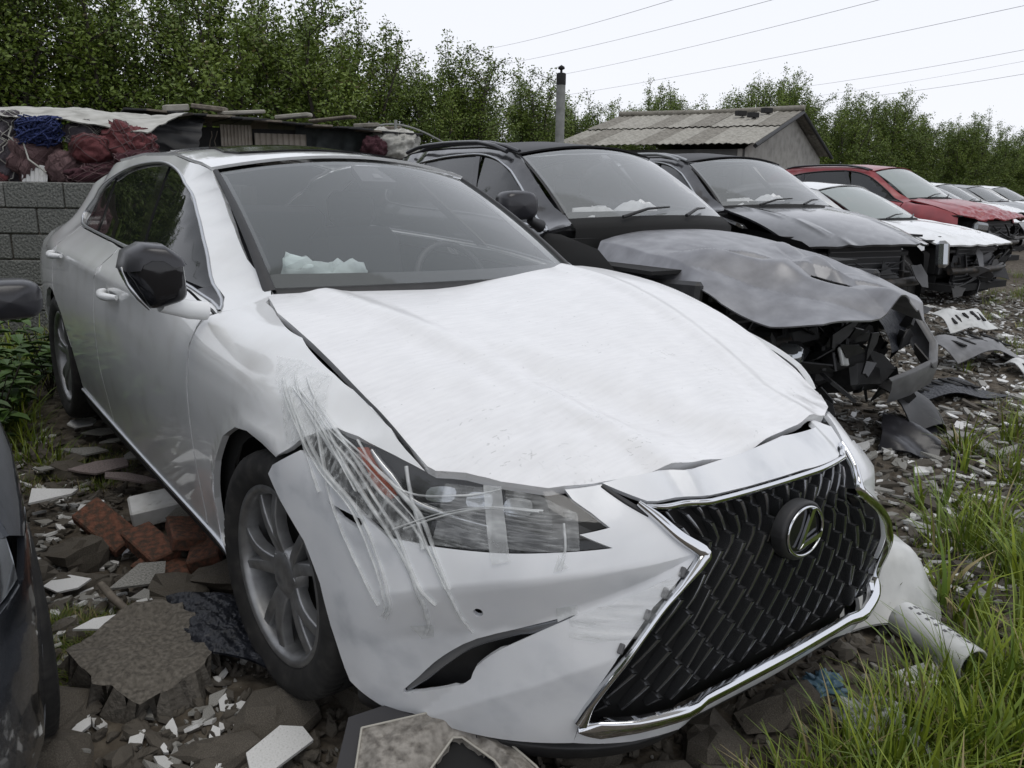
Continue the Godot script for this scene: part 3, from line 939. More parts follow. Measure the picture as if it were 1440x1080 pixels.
	var hood_out := [[-0.575, 0.672], [-0.382, 0.718], [-0.148, 0.727], [0.163, 0.737], [0.35, 0.738], [0.49, 0.742], [0.512, 0.735], [0.56, 0.69], [0.629, 0.648], [0.703, 0.58], [0.745, 0.49], [0.775, 0.381], [0.797, 0.269], [0.803, 0.072], [0.778, -0.131], [0.731, -0.403], [0.66, -0.54], [0.55, -0.68], [0.40, -0.735], [0.1, -0.74], [-0.25, -0.735], [-0.50, -0.70], [-0.57, -0.66], [-0.50, -0.45], [-0.44, -0.2], [-0.42, 0.0], [-0.44, 0.2], [-0.50, 0.45]]
	patch(mb, hood_at, poly(hood_out), [], Vector2(0.025, 0.025), 0.022, -1.0)
	obj("hood", mb.mesh(), M.hood_paint, car)
	# engine bay seen through the gaps
	mb = MB.new()
	mb.box(Transform3D(Basis.IDENTITY, Vector3(0, 0.70, -0.10)), Vector3(1.36, 0.10, 0.9))
	mb.box(Transform3D(Basis.IDENTITY, Vector3(0, 0.62, -0.62)), Vector3(1.10, 0.16, 0.16))
	obj("engine_bay", mb.mesh(), M.black, car)

	# --- front bumper: both cheeks and the lip below the grille
	mb = MB.new()
	var vent := smooth_poly(VENT, 3)
	var hole := ring(14, 0.011, Vector2(0.832, 0.498))
	var slot := poly([[1.244, 0.653], [1.126, 0.640], [1.138, 0.618], [1.194, 0.629]])
	var bump := func(p: Vector2):
		var q: Vector3 = skin.point(p.x, p.y)
		if p.x > 0.0:
			q.x += 0.018 * sst(1.25, 1.47, p.x)
			# crumpled film stretched over the cheek
			var w := sst(0.63, 0.55, p.x) * sst(0.60, 0.55, p.y) * sst(0.40, 0.45, p.y)
			if w > 0.0:
				q += Vector3(0.3, 0.2, -0.9) * w * 0.0 * dent.get_noise_2d(p.x * 90.0, p.y * 700.0 + p.x * 200.0)
		return q
	# laid out in strips that follow the two pressed ridges, so that the ridges stay straight
	var wb := func(p: Vector2): return bump.call(unwarp(p))
	patch(mb, wb, warp_poly(poly(CHEEK)), [warp_poly(vent), warp_poly(hole), warp_poly(slot)], Vector2(0.011, 0.011), 0.012, -1.0)
	patch(mb, wb, warp_poly(mirror_poly(poly(CHEEK))), [warp_poly(mirror_poly(vent))], Vector2(0.022, 0.022), 0.012, -1.0)
	patch(mb, bump, poly([[-0.612, 0.222], [-0.606, 0.250], [-0.3, 0.262], [0.0, 0.270], [0.3, 0.262], [0.606, 0.250], [0.612, 0.222], [0.5, 0.215], [0.3, 0.207], [0.0, 0.204], [-0.3, 0.207], [-0.5, 0.215]]), [], c3, 0.012, -1.0)
	var bumper := obj("front_bumper", mb.mesh(), M.bumper_paint, car)
	mb = MB.new()
	ribbon(mb, func(p: Vector2): return skin.point(p.x, p.y, -0.02), [[1.16, 0.185], [0.94, 0.17], [0.7, 0.175], [0.4, 0.18], [0.0, 0.18], [-0.4, 0.18], [-0.8, 0.175], [-1.16, 0.185]], [0.05, 0.05, 0.05, 0.05, 0.05, 0.05, 0.05, 0.05], 0.012, -1.0, 6)
	obj("lower_lip", mb.mesh(), M.black_plastic, bumper)
	mb = MB.new()
	patch(mb, f, poly(NOSE), [], c3, 0.012, -1.0)
	obj("nose_panel", mb.mesh(), M.bumper_paint, car)
	# vents: dark pocket, bright blade along the upper edge
	for sd in [1.0, -1.0]:
		var flip := func(p: PackedVector2Array): return p if sd > 0 else mirror_poly(p)
		mb = MB.new()
		patch(mb, func(p: Vector2): return skin.point(p.x, p.y, -0.045), flip.call(poly([[1.05, 0.22], [1.0, 0.32], [0.84, 0.46], [0.60, 0.54], [0.70, 0.44], [0.83, 0.33], [0.88, 0.28]])), [], Vector2(0.04, 0.04), 0.0, -1.0)
		var pocket := obj("vent_pocket", mb.mesh(), M.black_plastic, car)
		mb = MB.new()
		ribbon(mb, f, [[1.016 * sd, 0.25], [0.977 * sd, 0.296], [0.915 * sd, 0.362], [0.835 * sd, 0.422], [0.70 * sd, 0.476], [0.62 * sd, 0.512]], [0.012, 0.03, 0.032, 0.026, 0.02, 0.008], 0.006, -1.0, 6, -0.012)
		obj("vent_blade", mb.mesh(), M.vent_blade, pocket)

	build_headlight(car, 1.0)
	build_headlight(car, -1.0)
	build_grille(car)
	build_mirror(car)
	build_tape(car)
	build_interior(car)

func warp(p: Vector2) -> Vector2:
	var a := absf(p.x)
	var k1 := lerp_table(a, K1X, K1Y)
	var k2 := lerp_table(a, K2X, K2Y)
	if p.y >= k1: return Vector2(p.x, 0.088 + p.y - k1)
	if p.y >= k2: return Vector2(p.x, 0.088 * (p.y - k2) / maxf(k1 - k2, 1e-4))
	return Vector2(p.x, p.y - k2)

func unwarp(p: Vector2) -> Vector2:
	var a := absf(p.x)
	var k1 := lerp_table(a, K1X, K1Y)
	var k2 := lerp_table(a, K2X, K2Y)
	if p.y >= 0.088: return Vector2(p.x, p.y - 0.088 + k1)
	if p.y >= 0.0: return Vector2(p.x, k2 + p.y / 0.088 * (k1 - k2))
	return Vector2(p.x, p.y + k2)

func warp_poly(a: PackedVector2Array) -> PackedVector2Array:
	var r := PackedVector2Array()
	for k in a.size():
		var p := a[k]
		var q := a[(k + 1) % a.size()]
		var n := maxi(1, int(ceil(p.distance_to(q) / 0.01)))
		for j in n:
			r.append(warp(p.lerp(q, float(j) / n)))
	return r

func build_headlight(car: Node3D, sd: float) -> void:
	var o := Node3D.new()
	o.name = "headlight"
	car.add_child(o, true)
	var flip := func(p: PackedVector2Array): return p if sd > 0 else mirror_poly(p)
	var mb := MB.new()
	var outl: PackedVector2Array = flip.call(poly(HEADLIGHT))
	patch(mb, func(p: Vector2): return skin.point(p.x, p.y, -0.055), outl, [], Vector2(0.04, 0.03), 0.0, -1.0)
	obj("housing", mb.mesh(), M.black_plastic, o)
	mb = MB.new()
	patch(mb, func(p: Vector2): return skin.point(p.x, p.y, -0.02), flip.call(poly(AMBER)), [], Vector2(0.02, 0.02), 0.01, -1.0)
	obj("amber_reflector", mb.mesh(), M.amber, o)
	mb = MB.new()
	ribbon(mb, func(p: Vector2): return skin.point(p.x, p.y, -0.016), [[1.165 * sd, 0.777], [1.10 * sd, 0.735], [1.04 * sd, 0.69], [0.95 * sd, 0.672], [0.83 * sd, 0.668]], [0.010, 0.018, 0.020, 0.014, 0.008], 0.006, -1.0, 6)
	obj("running_light", mb.mesh(), M.chrome_dull, o)
	# three projector cells behind the lens
	for k in 3:
		mb = MB.new()
		var s0: float = 0.74 + 0.105 * k
		patch(mb, func(p: Vector2): return skin.point(p.x, p.y, -0.028), flip.call(smooth_poly([[s0, 0.694], [s0 + 0.06, 0.691], [s0 + 0.06, 0.716], [s0, 0.719]], 4)), [], Vector2(0.015, 0.012), 0.022, -1.0)
		obj("lamp_cell", mb.mesh(), M.lamp_glass, o)
	for k in 4:
		mb = MB.new()
		var hh := 0.648 + 0.010 * k
		ribbon(mb, func(p: Vector2): return skin.point(p.x, p.y, -0.032), [[1.02 * sd, hh + 0.004], [0.85 * sd, hh + 0.012], [0.68 * sd, hh + 0.014]], [0.003, 0.003, 0.003], 0.004, -1.0, 8)
		obj("lamp_rib", mb.mesh(), M.grey_plastic, o)
	mb = MB.new()
	patch(mb, func(p: Vector2): return skin.point(p.x, p.y, -0.004), outl, [], Vector2(0.03, 0.02), 0.003, -1.0)
	obj("lens", mb.mesh(), M.lens, o)

func flank(h: float) -> float:
	if h > 0.632:
		return lerpf(0.343, 0.425, (h - 0.632) / 0.09)
	return lerpf(0.343, 0.595, (0.632 - h) / 0.367)

func build_grille(car: Node3D) -> void:
	var g := Node3D.new()
	g.name = "grille"
	car.add_child(g, true)
	var f := sedan_skin
	var mb := MB.new()
	var outl := poly([[0.425, 0.73], [-0.37, 0.715], [-0.30, 0.632], [-0.62, 0.20], [0.63, 0.20], [0.345, 0.632]])
	patch(mb, func(p: Vector2): return skin.point(p.x, p.y, -0.055), outl, [], Vector2(0.04, 0.04), 0.0, -1.0)
	obj("backing", mb.mesh(), M.black, g)
	# blades: fanned columns cut into short steps
	var edges := []
	for k in range(-9, 10):
		var fr := k / 9.4
		var start := 0.284 - 0.006 * absf(fr)
		var lens := [0.075, 0.075, 0.078, 0.075, 0.062, 0.055]
		var h0 := start + (0.035 if posmod(k, 2) == 1 else 0.0)
		if posmod(k, 2) == 1:
			_blade(g, fr, start, h0 - 0.004)
		for L in lens:
			var h1: float = minf(h0 + L, 0.714)
			if h1 - h0 < 0.02:
				break
			_blade(g, fr, h0, h1 - 0.003)
			h0 = h1
	# chrome surround
	var br := func(p: Vector2): return skin.point(p.x, p.y, 0.004)
	for sd in [1.0, -1.0]:
		mb = MB.new()
		if sd > 0:
			ribbon(mb, br, [[0.472, 0.727], [0.435, 0.705], [0.39, 0.668], [0.338, 0.632], [0.352, 0.615], [0.40, 0.575], [0.452, 0.525], [0.528, 0.425], [0.58, 0.335], [0.60, 0.280]], [0.012, 0.020, 0.024, 0.030, 0.026, 0.016, 0.014, 0.014, 0.016, 0.03], 0.012, -1.0, 6)
		else:
			ribbon(mb, br, [[-0.40, 0.712], [-0.36, 0.67], [-0.315, 0.632], [-0.40, 0.56], [-0.46, 0.50], [-0.528, 0.40], [-0.58, 0.325], [-0.60, 0.275]], [0.02, 0.02, 0.022, 0.016, 0.014, 0.014, 0.016, 0.03], 0.012, -1.0, 6)
		obj("chrome_flank", mb.mesh(), M.chrome, g)
	mb = MB.new()
	ribbon(mb, f, [[0.553, 0.756], [0.50, 0.731], [0.45, 0.708]], [0.008, 0.012, 0.012], 0.003, -1.0, 6)
	obj("seam_strip", mb.mesh(), M.black_plastic, g)
	mb = MB.new()
	ribbon(mb, br, [[0.455, 0.722], [0.40, 0.717], [0.30, 0.719], [0.15, 0.717], [-0.07, 0.716], [-0.24, 0.712], [-0.36, 0.704], [-0.41, 0.712]], [0.006, 0.014, 0.014, 0.014, 0.014, 0.013, 0.013, 0.012], 0.010, -1.0, 7)
	obj("chrome_top", mb.mesh(), M.chrome, g)
	mb = MB.new()
	ribbon(mb, br, [[0.606, 0.268], [0.56, 0.268], [0.48, 0.270], [0.30, 0.274], [0.0, 0.278], [-0.30, 0.274], [-0.48, 0.270], [-0.606, 0.268]], [0.012, 0.044, 0.034, 0.027, 0.026, 0.027, 0.034, 0.03], 0.014, -1.0, 7)
	obj("chrome_bottom", mb.mesh(), M.chrome, g)
	# dark ragged fixing rail left bare where the bumper pulled off the chrome
	mb = MB.new()
	ribbon(mb, f, [[0.352, 0.628], [0.412, 0.580], [0.468, 0.530], [0.545, 0.432], [0.594, 0.335], [0.612, 0.27]], [0.018, 0.022, 0.022, 0.022, 0.02, 0.012], 0.002, -1.0, 6, -0.006, 0.004)
	obj("fixing_rail", mb.mesh(), M.black_plastic, g)
	for q in [[0.393, 0.600], [0.436, 0.563], [0.475, 0.521], [0.53, 0.455]]:
		mb = MB.new()
		var P: Vector3 = skin.point(q[0], q[1], 0.002)
		mb.box(Transform3D(Basis(Vector3.UP, 0.25) * Basis(Vector3.BACK, 0.6), P), Vector3(0.012, 0.022, 0.01), 0.002)
		obj("clip", mb.mesh(), M.grey_plastic, g)
	# emblem: dark disc, bright oval ring and slanted letter
	var e := Node3D.new()
	e.name = "emblem"
	car.add_child(e, true)
	var c: Vector3 = skin.point(0.012, 0.612, 0.018)
	e.transform = Transform3D(Basis(Vector3.RIGHT, 0.10), c + Vector3(0, 0, 0.014))
	var rx := 0.080
	var ry := 0.066
	mb = MB.new()
	var rr := []
	for st in [[1.06, 0.02], [1.06, -0.004], [1.0, -0.010], [0.93, -0.012], [0.90, -0.008]]:
		var row := []
		for k in 41:
			var a := TAU * k / 40
			row.append(Vector3(cos(a) * rx * st[0], sin(a) * ry * st[0], st[1]))
		rr.append(row)
	mb.grid(rr, true)
	obj("bezel", mb.mesh(), M.black_plastic, e)
	mb = MB.new()
	rr = []
	for st in [[0.90, -0.006], [0.6, -0.010], [0.001, -0.012]]:
		var row := []
		for k in 41:
			var a := TAU * k / 40
			row.append(Vector3(cos(a) * rx * st[0], sin(a) * ry * st[0], st[1]))
		rr.append(row)
	mb.grid(rr, true)
	obj("disc", mb.mesh(), M.gloss_black, e)
	mb = MB.new()
	var loop := []
	for k in 41:
		var a := TAU * k / 40 + 0.9
		loop.append(Vector3(cos(a) * rx * 0.86, sin(a) * ry * 0.86, -0.014))
	mb.tube(loop, 0.0035, 8, false)
	obj("oval_ring", mb.mesh(), M.chrome, e)
	mb = MB.new()
	# seen from the front the stem leans to the viewer's right and the foot sweeps right (-x here)
	mb.prism(PackedVector2Array([Vector2(-0.020, 0.050), Vector2(-0.034, 0.050), Vector2(0.012, -0.026), Vector2(0.030, -0.036)]), 0.006, Transform3D(Basis.IDENTITY, Vector3(0, 0, -0.016)))
	mb.prism(PackedVector2Array([Vector2(0.030, -0.037), Vector2(0.014, -0.026), Vector2(-0.064, -0.012), Vector2(-0.058, -0.026)]), 0.006, Transform3D(Basis.IDENTITY, Vector3(0, 0, -0.0165)))
	obj("letter", mb.mesh(), M.chrome, e)

func _blade(g: Node3D, fr: float, ha: float, hb: float) -> void:
	var mb := MB.new()
	var rows := []
	for j in 4:
		var t := j / 3.0
		var h := lerpf(ha, hb, t)
		var lim := flank(h) - 0.02
		var s := fr * (flank(h))
		if s < 0: s *= 0.90 if h > 0.60 else 0.97
		var wdt := lerpf(0.0042, 0.0068, t)
		var off := lerpf(-0.034, -0.014, t)
		var q := [skin.point(s - wdt, h, off - 0.030), skin.point(s - wdt * 0.9, h, off - 0.004), skin.point(s - wdt * 0.55, h, off), skin.point(s + wdt * 0.55, h, off), skin.point(s + wdt * 0.9, h, off - 0.004), skin.point(s + wdt, h, off - 0.030)]
		rows.append(q)
	mb.grid(rows, true)
	var top: Array = rows[3]
	mb.fquad(top[0], top[1], top[4], top[5])
	obj("slat", mb.mesh(), M.slat, g)

func build_mirror(car: Node3D) -> void:
	var o := Node3D.new()
	o.name = "door_mirror"
	car.add_child(o, true)
	# housing outline seen from ahead (x across, y up), swept back with a rounded rear
	var outl := [[1.093, 1.085], [1.082, 1.128], [1.045, 1.150], [0.995, 1.148], [0.955, 1.118], [0.945, 1.05], [0.948, 1.005], [0.985, 0.985], [1.035, 0.975], [1.066, 1.01], [1.084, 1.05]]
	var c := Vector2(1.02, 1.065)
	var mb := MB.new()
	var rows := []
	for st in [[0.001, -0.067], [0.30, -0.066], [0.60, -0.062], [0.82, -0.055], [0.95, -0.035], [1.0, 0.0], [0.98, 0.05], [0.95, 0.075], [0.90, 0.078]]:
		var row := []
		var sp := smooth_poly(outl, 4)
		for k in sp.size() + 1:
			var p = c + (sp[k % sp.size()] - c) * st[0]
			row.append(Vector3(p.x, p.y, 0.52 + st[1] + (p.x - 1.02) * 0.35))
		rows.append(row)
	mb.grid(rows, true)
	obj("housing", mb.mesh(), M.gloss_black, o)
	# upper cap in satin grey
	mb = MB.new()
	rows = []
	for st in [[0.55, -0.066], [0.84, -0.060], [0.985, -0.040], [1.035, 0.0], [1.02, 0.05]]:
		var row := []
		for q in [[1.097, 1.082], [1.085, 1.130], [1.045, 1.154], [0.995, 1.152], [0.955, 1.122], [0.944, 1.09]]:
			var p = c + (Vector2(q[0], q[1]) - c) * st[0]
			p.y = maxf(p.y, 1.082 + (1.097 - p.x) * 0.12)
			row.append(Vector3(p.x, p.y, 0.52 + st[1] + (p.x - 1.02) * 0.35))
		rows.append(row)
	mb.grid(rows, true)
	obj("cap", mb.mesh(), M.satin_black, o)
	mb = MB.new()
	mb.tube([Vector3(1.098, 1.09, 0.53), Vector3(1.09, 1.045, 0.50), Vector3(1.07, 1.01, 0.49), Vector3(1.04, 0.975, 0.50)], [0.004, 0.006, 0.006, 0.004], 8)
	obj("indicator_strip", mb.mesh(), M.chrome_dull, o)
	mb = MB.new()
	mb.tube([Vector3(1.0, 0.985, 0.53), Vector3(0.96, 0.972, 0.535), Vector3(0.92, 0.960, 0.54), Vector3(0.87, 0.952, 0.545)], [0.026, 0.026, 0.028, 0.028], 12)
	obj("stalk", mb.mesh(), M.white_gloss, o)
	mb = MB.new()
	var sp3 := smooth_poly(outl, 4)
	var pl := PackedVector2Array()
	for p in sp3: pl.append(c + (p - c) * 0.88)
	mb.prism(pl, 0.004, Transform3D(Basis.IDENTITY, Vector3(0, 0, 0.592)))
	obj("glass", mb.mesh(), M.chrome, o)

func build_interior(car: Node3D) -> void:
	var mb := MB.new()
	var rows := []
	for j in 5:
		var row := []
		for k in 15:
			var a := -1.0 + k / 7.0
			row.append(Vector3(a * 0.66, 0.93 + 0.02 * (1 - a * a) - [0.0, 0.0, 0.01, 0.06, 0.20][j], 0.42 + [0.0, 0.15, 0.36, 0.42, 0.43][j]))
		rows.append(row)
	mb.grid(rows)
	obj("dashboard", mb.mesh(), M.black_plastic, car)
	for x in [0.37, -0.37]:
		mb = MB.new()
		mb.box(Transform3D(Basis(Vector3.RIGHT, 0.25), Vector3(x, 0.78, 1.95)), Vector3(0.50, 0.62, 0.16), 0.06)
		mb.box(Transform3D(Basis(Vector3.RIGHT, 0.2), Vector3(x, 1.17, 2.05)), Vector3(0.26, 0.18, 0.10), 0.04)
		mb.box(Transform3D(Basis.IDENTITY, Vector3(x, 0.50, 1.65)), Vector3(0.50, 0.16, 0.5), 0.06)
		obj("seat", mb.mesh(), M.seat_cloth, car)
	mb = MB.new()
	mb.box(Transform3D(Basis(Vector3.RIGHT, 0.3), Vector3(0, 0.85, 2.85)), Vector3(1.25, 0.6, 0.16), 0.06)
	obj("rear_seat", mb.mesh(), M.seat_cloth, car)
	mb = MB.new()
	var wheel := []
	for k in 33:
		var a := TAU * k / 32
		wheel.append(Vector3(-0.37 + cos(a) * 0.18, 0.90 + sin(a) * 0.17, 1.08 + sin(a) * 0.08))
	mb.tube(wheel, 0.014, 8, false)
	obj("steering_wheel", mb.mesh(), M.black_plastic, car)
	# burst airbag slumped on the dashboard
	mb = MB.new()
	var n := FastNoiseLite.new()
	n.seed = 21
	n.frequency = 1.3
	n.fractal_octaves = 3
	rows = []
	for j in 25:
		var row := []
		var th := PI * j / 24.0
		for k in 41:
			var ph := TAU * k / 40.0
			var d := Vector3(sin(th) * cos(ph), cos(th), sin(th) * sin(ph))
			var w := 1.05 + 0.55 * n.get_noise_3dv(d * 0.9) - 0.22 * absf(n.get_noise_3dv(d * 2.2 + Vector3(9, 0, 0)))
			var lop := 1.0 + 0.35 * d.x
			row.append(Vector3(0.40, 0.925, 0.70) + Vector3(d.x * 0.205, maxf(d.y, -0.15) * 0.15 * lop, d.z * 0.12) * w)
		rows.append(row)
	mb.grid(rows)
	obj("airbag", mb.mesh(), M.airbag, car)

func build_tape(car: Node3D) -> void:
	var lay := func(off: float, amp: float, fx: float, fy: float):
		return func(p: Vector2):
			return skin.point(p.x, p.y, off + amp * dent.get_noise_2d(p.x * fx, p.y * fy))
	var film := func(pts: Array, off: float, amp: float, fx: float, fy: float, m: Material):
		var mb := MB.new()
		patch(mb, lay.call(off, amp, fx, fy), poly(pts), [], Vector2(0.008, 0.006), 0.0, -1.0)
		obj("tape", mb.mesh(), m, car)
	film.call(TAPE_A, 0.004, 0.004, 300.0, 1400.0, M.tape)
	film.call(TAPE_B, 0.006, 0.003, 300.0, 500.0, M.tape_thick)
	film.call(TAPE_C, 0.0045, 0.004, 300.0, 1400.0, M.tape)
	film.call(TAPE_D, 0.004, 0.006, 900.0, 300.0, M.tape_mid)
	film.call(TAPE_E, 0.005, 0.009, 900.0, 500.0, M.tape_mid)
	film.call(TAPE_F, 0.004, 0.004, 500.0, 900.0, M.tape_thick)
	film.call(TAPE_G, 0.003, 0.003, 500.0, 900.0, M.tape_thick)
	film.call(TAPE_H, 0.003, 0.003, 500.0, 900.0, M.tape_thick)
	film.call(TAPE_J, 0.006, 0.011, 120.0, 2000.0, M.tape_thin)
	var k := 0
	for st in STRANDS:
		for rep in (2 if k % 3 == 0 else 1):
			var mb := MB.new()
			var w := []
			var pth := []
			for q in st:
				var j := w.size()
				var sp = 0.006 + 0.016 * (1.0 - float(j) / st.size())
				pth.append([q[0] + sp * (rep - 0.5) + 0.004 * dent.get_noise_2d(k * 50.0 + rep * 9.0, j * 80.0), q[1] + 0.004 * dent.get_noise_2d(j * 70.0, k * 40.0 + rep * 31.0)])
				w.append([0.006, 0.003][rep] * (0.6 + 1.2 * absf(dent.get_noise_2d(k * 97.0 + rep * 13.0, j * 61.0)) * 2.0))
			ribbon(mb, func(p: Vector2): return skin.point(p.x, p.y, 0.005 + 0.002 * rep), pth, w, 0.0022, -1.0, 8, 0.0, 0.001)
			obj("tape_strand", mb.mesh(), M.tape_thick, car)
		k += 1

# ------------------------------------------------------------------ the other wrecks in the row
const SEDAN_RAIL := [[2.07, 0.971], [2.315, 1.058], [2.562, 1.184], [2.788, 1.304], [2.877, 1.348], [3.0, 1.368], [3.4, 1.40], [3.9, 1.395], [4.3, 1.355], [4.6, 1.28], [4.857, 1.19], [5.1, 1.08], [5.3, 1.015], [5.469, 0.99]]
const SUV_RAIL := [[2.07, 0.971], [2.315, 1.058], [2.562, 1.184], [2.788, 1.304], [2.877, 1.348], [3.0, 1.368], [3.4, 1.40], [4.0, 1.405], [4.6, 1.395], [5.0, 1.36], [5.2, 1.28], [5.3, 1.18], [5.40, 1.08], [5.469, 1.0]]
const SEDAN_DLO := [[2.126, 0.943], [2.384, 0.98], [2.958, 1.025], [3.496, 1.036], [4.241, 1.042], [4.5, 1.058], [4.56, 1.10], [4.45, 1.19], [4.133, 1.301], [3.894, 1.347], [3.62, 1.367], [3.4, 1.365], [3.121, 1.333], [2.89, 1.28], [2.701, 1.2], [2.489, 1.094], [2.314, 0.998]]
const SUV_DLO := [[2.126, 0.943], [2.384, 0.972], [2.979, 1.0], [3.494, 1.01], [4.3, 1.02], [4.85, 1.05], [5.02, 1.12], [4.9, 1.22], [4.5, 1.30], [4.1, 1.345], [3.7, 1.362], [3.4, 1.362], [3.121, 1.333], [2.89, 1.28], [2.701, 1.2], [2.489, 1.094], [2.314, 0.998]]

# o: scl, suv, paint, hood (paint or null), crumple, front ("bare" or "bumper"), wheels, rails, label, group
func build_car(at: Transform3D, o: Dictionary) -> Node3D:
	var keep := skin
	skin = BodySkin.new(PLAN)
	skin.creases = false
	skin.scl = o.scl
	var suv: bool = o.get("suv", false)
	if suv:
		var d := DT.duplicate(true)
		for k in range(13, 16):
			for j in range(8, 17):
				d[k][j] = DT[12][j] + 0.012 * (k - 12)
		for j in range(10, 17):
			for k in [14, 15]:
				d[k][j] += 0.55 * maxf(0.0, HK[j] - 0.923)
		skin.dt = d
	RAIL = SUV_RAIL.duplicate(true) if suv else SEDAN_RAIL.duplicate(true)
	DLO = SUV_DLO.duplicate(true) if suv else SEDAN_DLO.duplicate(true)
	rail_tab.clear()
	for k in 76:
		rail_tab.append(rail_at(2.7 + k * 0.04))
	var car := thing(o.name, o.label, o.get("category", "car"), at, o.get("group", ""))
	var f := sedan_skin
	var paint: Material = o.paint
	var cell := Vector2(0.10, 0.07)
	var mb := MB.new()
	var win := poly(DLO)
	var sc: Vector3 = o.scl
	# dark core
	for sd in [1.0, -1.0]:
		var shell := poly([[1.10, 0.20], [6.2, 0.20], [6.2, 0.95], [5.3, 0.97], [4.7, 0.97], [2.0, 0.93], [1.6, 0.88], [1.10, 0.66]])
		var hl: Array = [ring(20, 0.37, Vector2(1.557, 0.335)), ring(20, 0.37, Vector2(4.427, 0.335))]
		if sd < 0:
			shell = mirror_poly(shell); hl = [mirror_poly(hl[0]), mirror_poly(hl[1])]
		patch(mb, func(p: Vector2): return skin.point(p.x, p.y, -0.035), shell, hl, Vector2(0.2, 0.15), 0.0, -1.0)
	mb.box(Transform3D(Basis.IDENTITY, Vector3(0, 0.26 * sc.y, 1.55)), Vector3(1.30, 0.08, 4.4))
	mb.box(Transform3D(Basis.IDENTITY, Vector3(0, 0.62 * sc.y, 0.45)), Vector3(1.5, 0.66, 0.03))
	for sd in [1.0, -1.0]:
		for z in [0.0, 2.87 * sc.z]:
			mb.box(Transform3D(Basis.IDENTITY, Vector3(0.56 * sd, 0.55, z)), Vector3(0.02, 0.6, 0.8))
			mb.box(Transform3D(Basis.IDENTITY, Vector3(0.70 * sd, 0.80 * sc.y, z)), Vector3(0.3, 0.02, 0.8))
	obj("body_shell", mb.mesh(), M.black, car)
	for sd in [1.0, -1.0]:
		var flip := func(p: PackedVector2Array): return p if sd > 0 else mirror_poly(p)
		if o.get("fenders", true):
			mb = MB.new()
			var fe := [[2.08, 0.955], [1.923, 0.935], [1.631, 0.915], [1.313, 0.85], [1.18, 0.80], [1.16, 0.70], [1.25, 0.66], [1.455, 0.7], [1.532, 0.715], [1.616, 0.724], [1.699, 0.711], [1.798, 0.659], [1.892, 0.555], [1.975, 0.409], [1.992, 0.283], [1.912, 0.238], [2.12, 0.245], [2.13, 0.45], [2.125, 0.86], [2.12, 0.94]]
			patch(mb, f, flip.call(poly(fe)), [], Vector2(0.06, 0.06), 0.02, -1.0)
			obj("fender", mb.mesh(), paint, car)
		var doors := [[[2.135, 0.26], [3.34, 0.272], [3.40, 0.50], [3.385, 0.80], [3.37, 0.995], [2.979, 0.99], [2.384, 0.962], [2.135, 0.938], [2.135, 0.92], [2.14, 0.7]],
			[[3.347, 0.272], [3.98, 0.285], [4.05, 0.47], [4.18, 0.62], [4.34, 0.70], [4.36, 0.83], [4.345, 1.01], [3.494, 1.0], [3.378, 0.995], [3.392, 0.80], [3.407, 0.50]]]
		for k in 2:
			mb = MB.new()
			patch(mb, f, flip.call(poly(doors[k])), [], cell, 0.018, -1.0)
			var door := obj("door", mb.mesh(), paint, car)
			mb = MB.new()
			var hs: float = [3.06, 4.16][k]
			var bow := []
			for j in 7:
				var t := j / 6.0
				bow.append(skin.point((hs - 0.10 + 0.20 * t) * sd, 0.875, 0.010 + 0.03 * sin(t * PI)))
			mb.tube(bow, 0.013, 8)
			obj("door_handle", mb.mesh(), paint, door)
		mb = MB.new()
		patch(mb, f, flip.call(poly([[1.98, 0.165], [4.0, 0.185], [3.975, 0.277], [3.345, 0.264], [2.13, 0.252], [2.0, 0.24]])), [], cell, 0.02, -1.0)
		obj("sill", mb.mesh(), M.black_plastic, car)
		var frame := []
		for q in RAIL: frame.append(q)
		frame.append_array([[5.75, 0.97], [6.239, 0.96], [6.239, 0.30], [4.83, 0.25], [4.80, 0.345]])
		for k in 11:
			var a := PI * (k + 0.5) / 12.0
			frame.append([4.427 + cos(a) * 0.372, 0.335 + sin(a) * 0.372])
		frame.append_array([[4.06, 0.47], [4.19, 0.62], [4.35, 0.70], [4.368, 0.83], [4.352, 1.015], [3.494, 1.005], [2.979, 0.995], [2.384, 0.967], [2.126, 0.940], [2.10, 0.952]])
		mb = MB.new()
		patch(mb, f, flip.call(poly(frame)), [flip.call(win)], cell, 0.02, -1.0)
		obj("side_frame", mb.mesh(), paint, car)
		var cuts := [[[1.9, 0.9], [3.03, 0.9], [3.40, 1.5], [1.9, 1.5]], [[3.08, 0.9], [4.12, 0.9], [4.32, 1.5], [3.45, 1.5]], [[4.16, 0.9], [5.2, 0.9], [5.2, 1.5], [4.36, 1.5]]]
		for q in cuts:
			for pane in Geometry2D.intersect_polygons(win, poly(q)):
				mb = MB.new()
				patch(mb, func(p: Vector2): return skin.point(p.x, p.y, -0.012), flip.call(pane), [], cell, 0.004, -1.0)
				obj("side_window", mb.mesh(), o.get("glass", M.side_glass_grey), car)
		for q in [[[3.02, 0.99], [3.09, 0.99], [3.46, 1.362], [3.39, 1.362]], [[4.11, 1.0], [4.17, 1.0], [4.33, 1.32], [4.27, 1.33]]]:
			mb = MB.new()
			patch(mb, func(p: Vector2): return skin.point(p.x, p.y, -0.006), flip.call(poly(q)), [], cell, 0.01, -1.0)
			obj("pillar_cover", mb.mesh(), M.gloss_black, car)
		var trim := []
		var tw := []
		for q in DLO:
			trim.append([q[0] * sd, q[1]]); tw.append(0.016)
		trim.append(trim[0]); tw.append(0.016)
		mb = MB.new()
		ribbon(mb, f, trim, tw, 0.006, -1.0, 3)
		obj("window_trim", mb.mesh(), M.chrome_dull if o.get("bright_trim", true) else M.black_plastic, car)
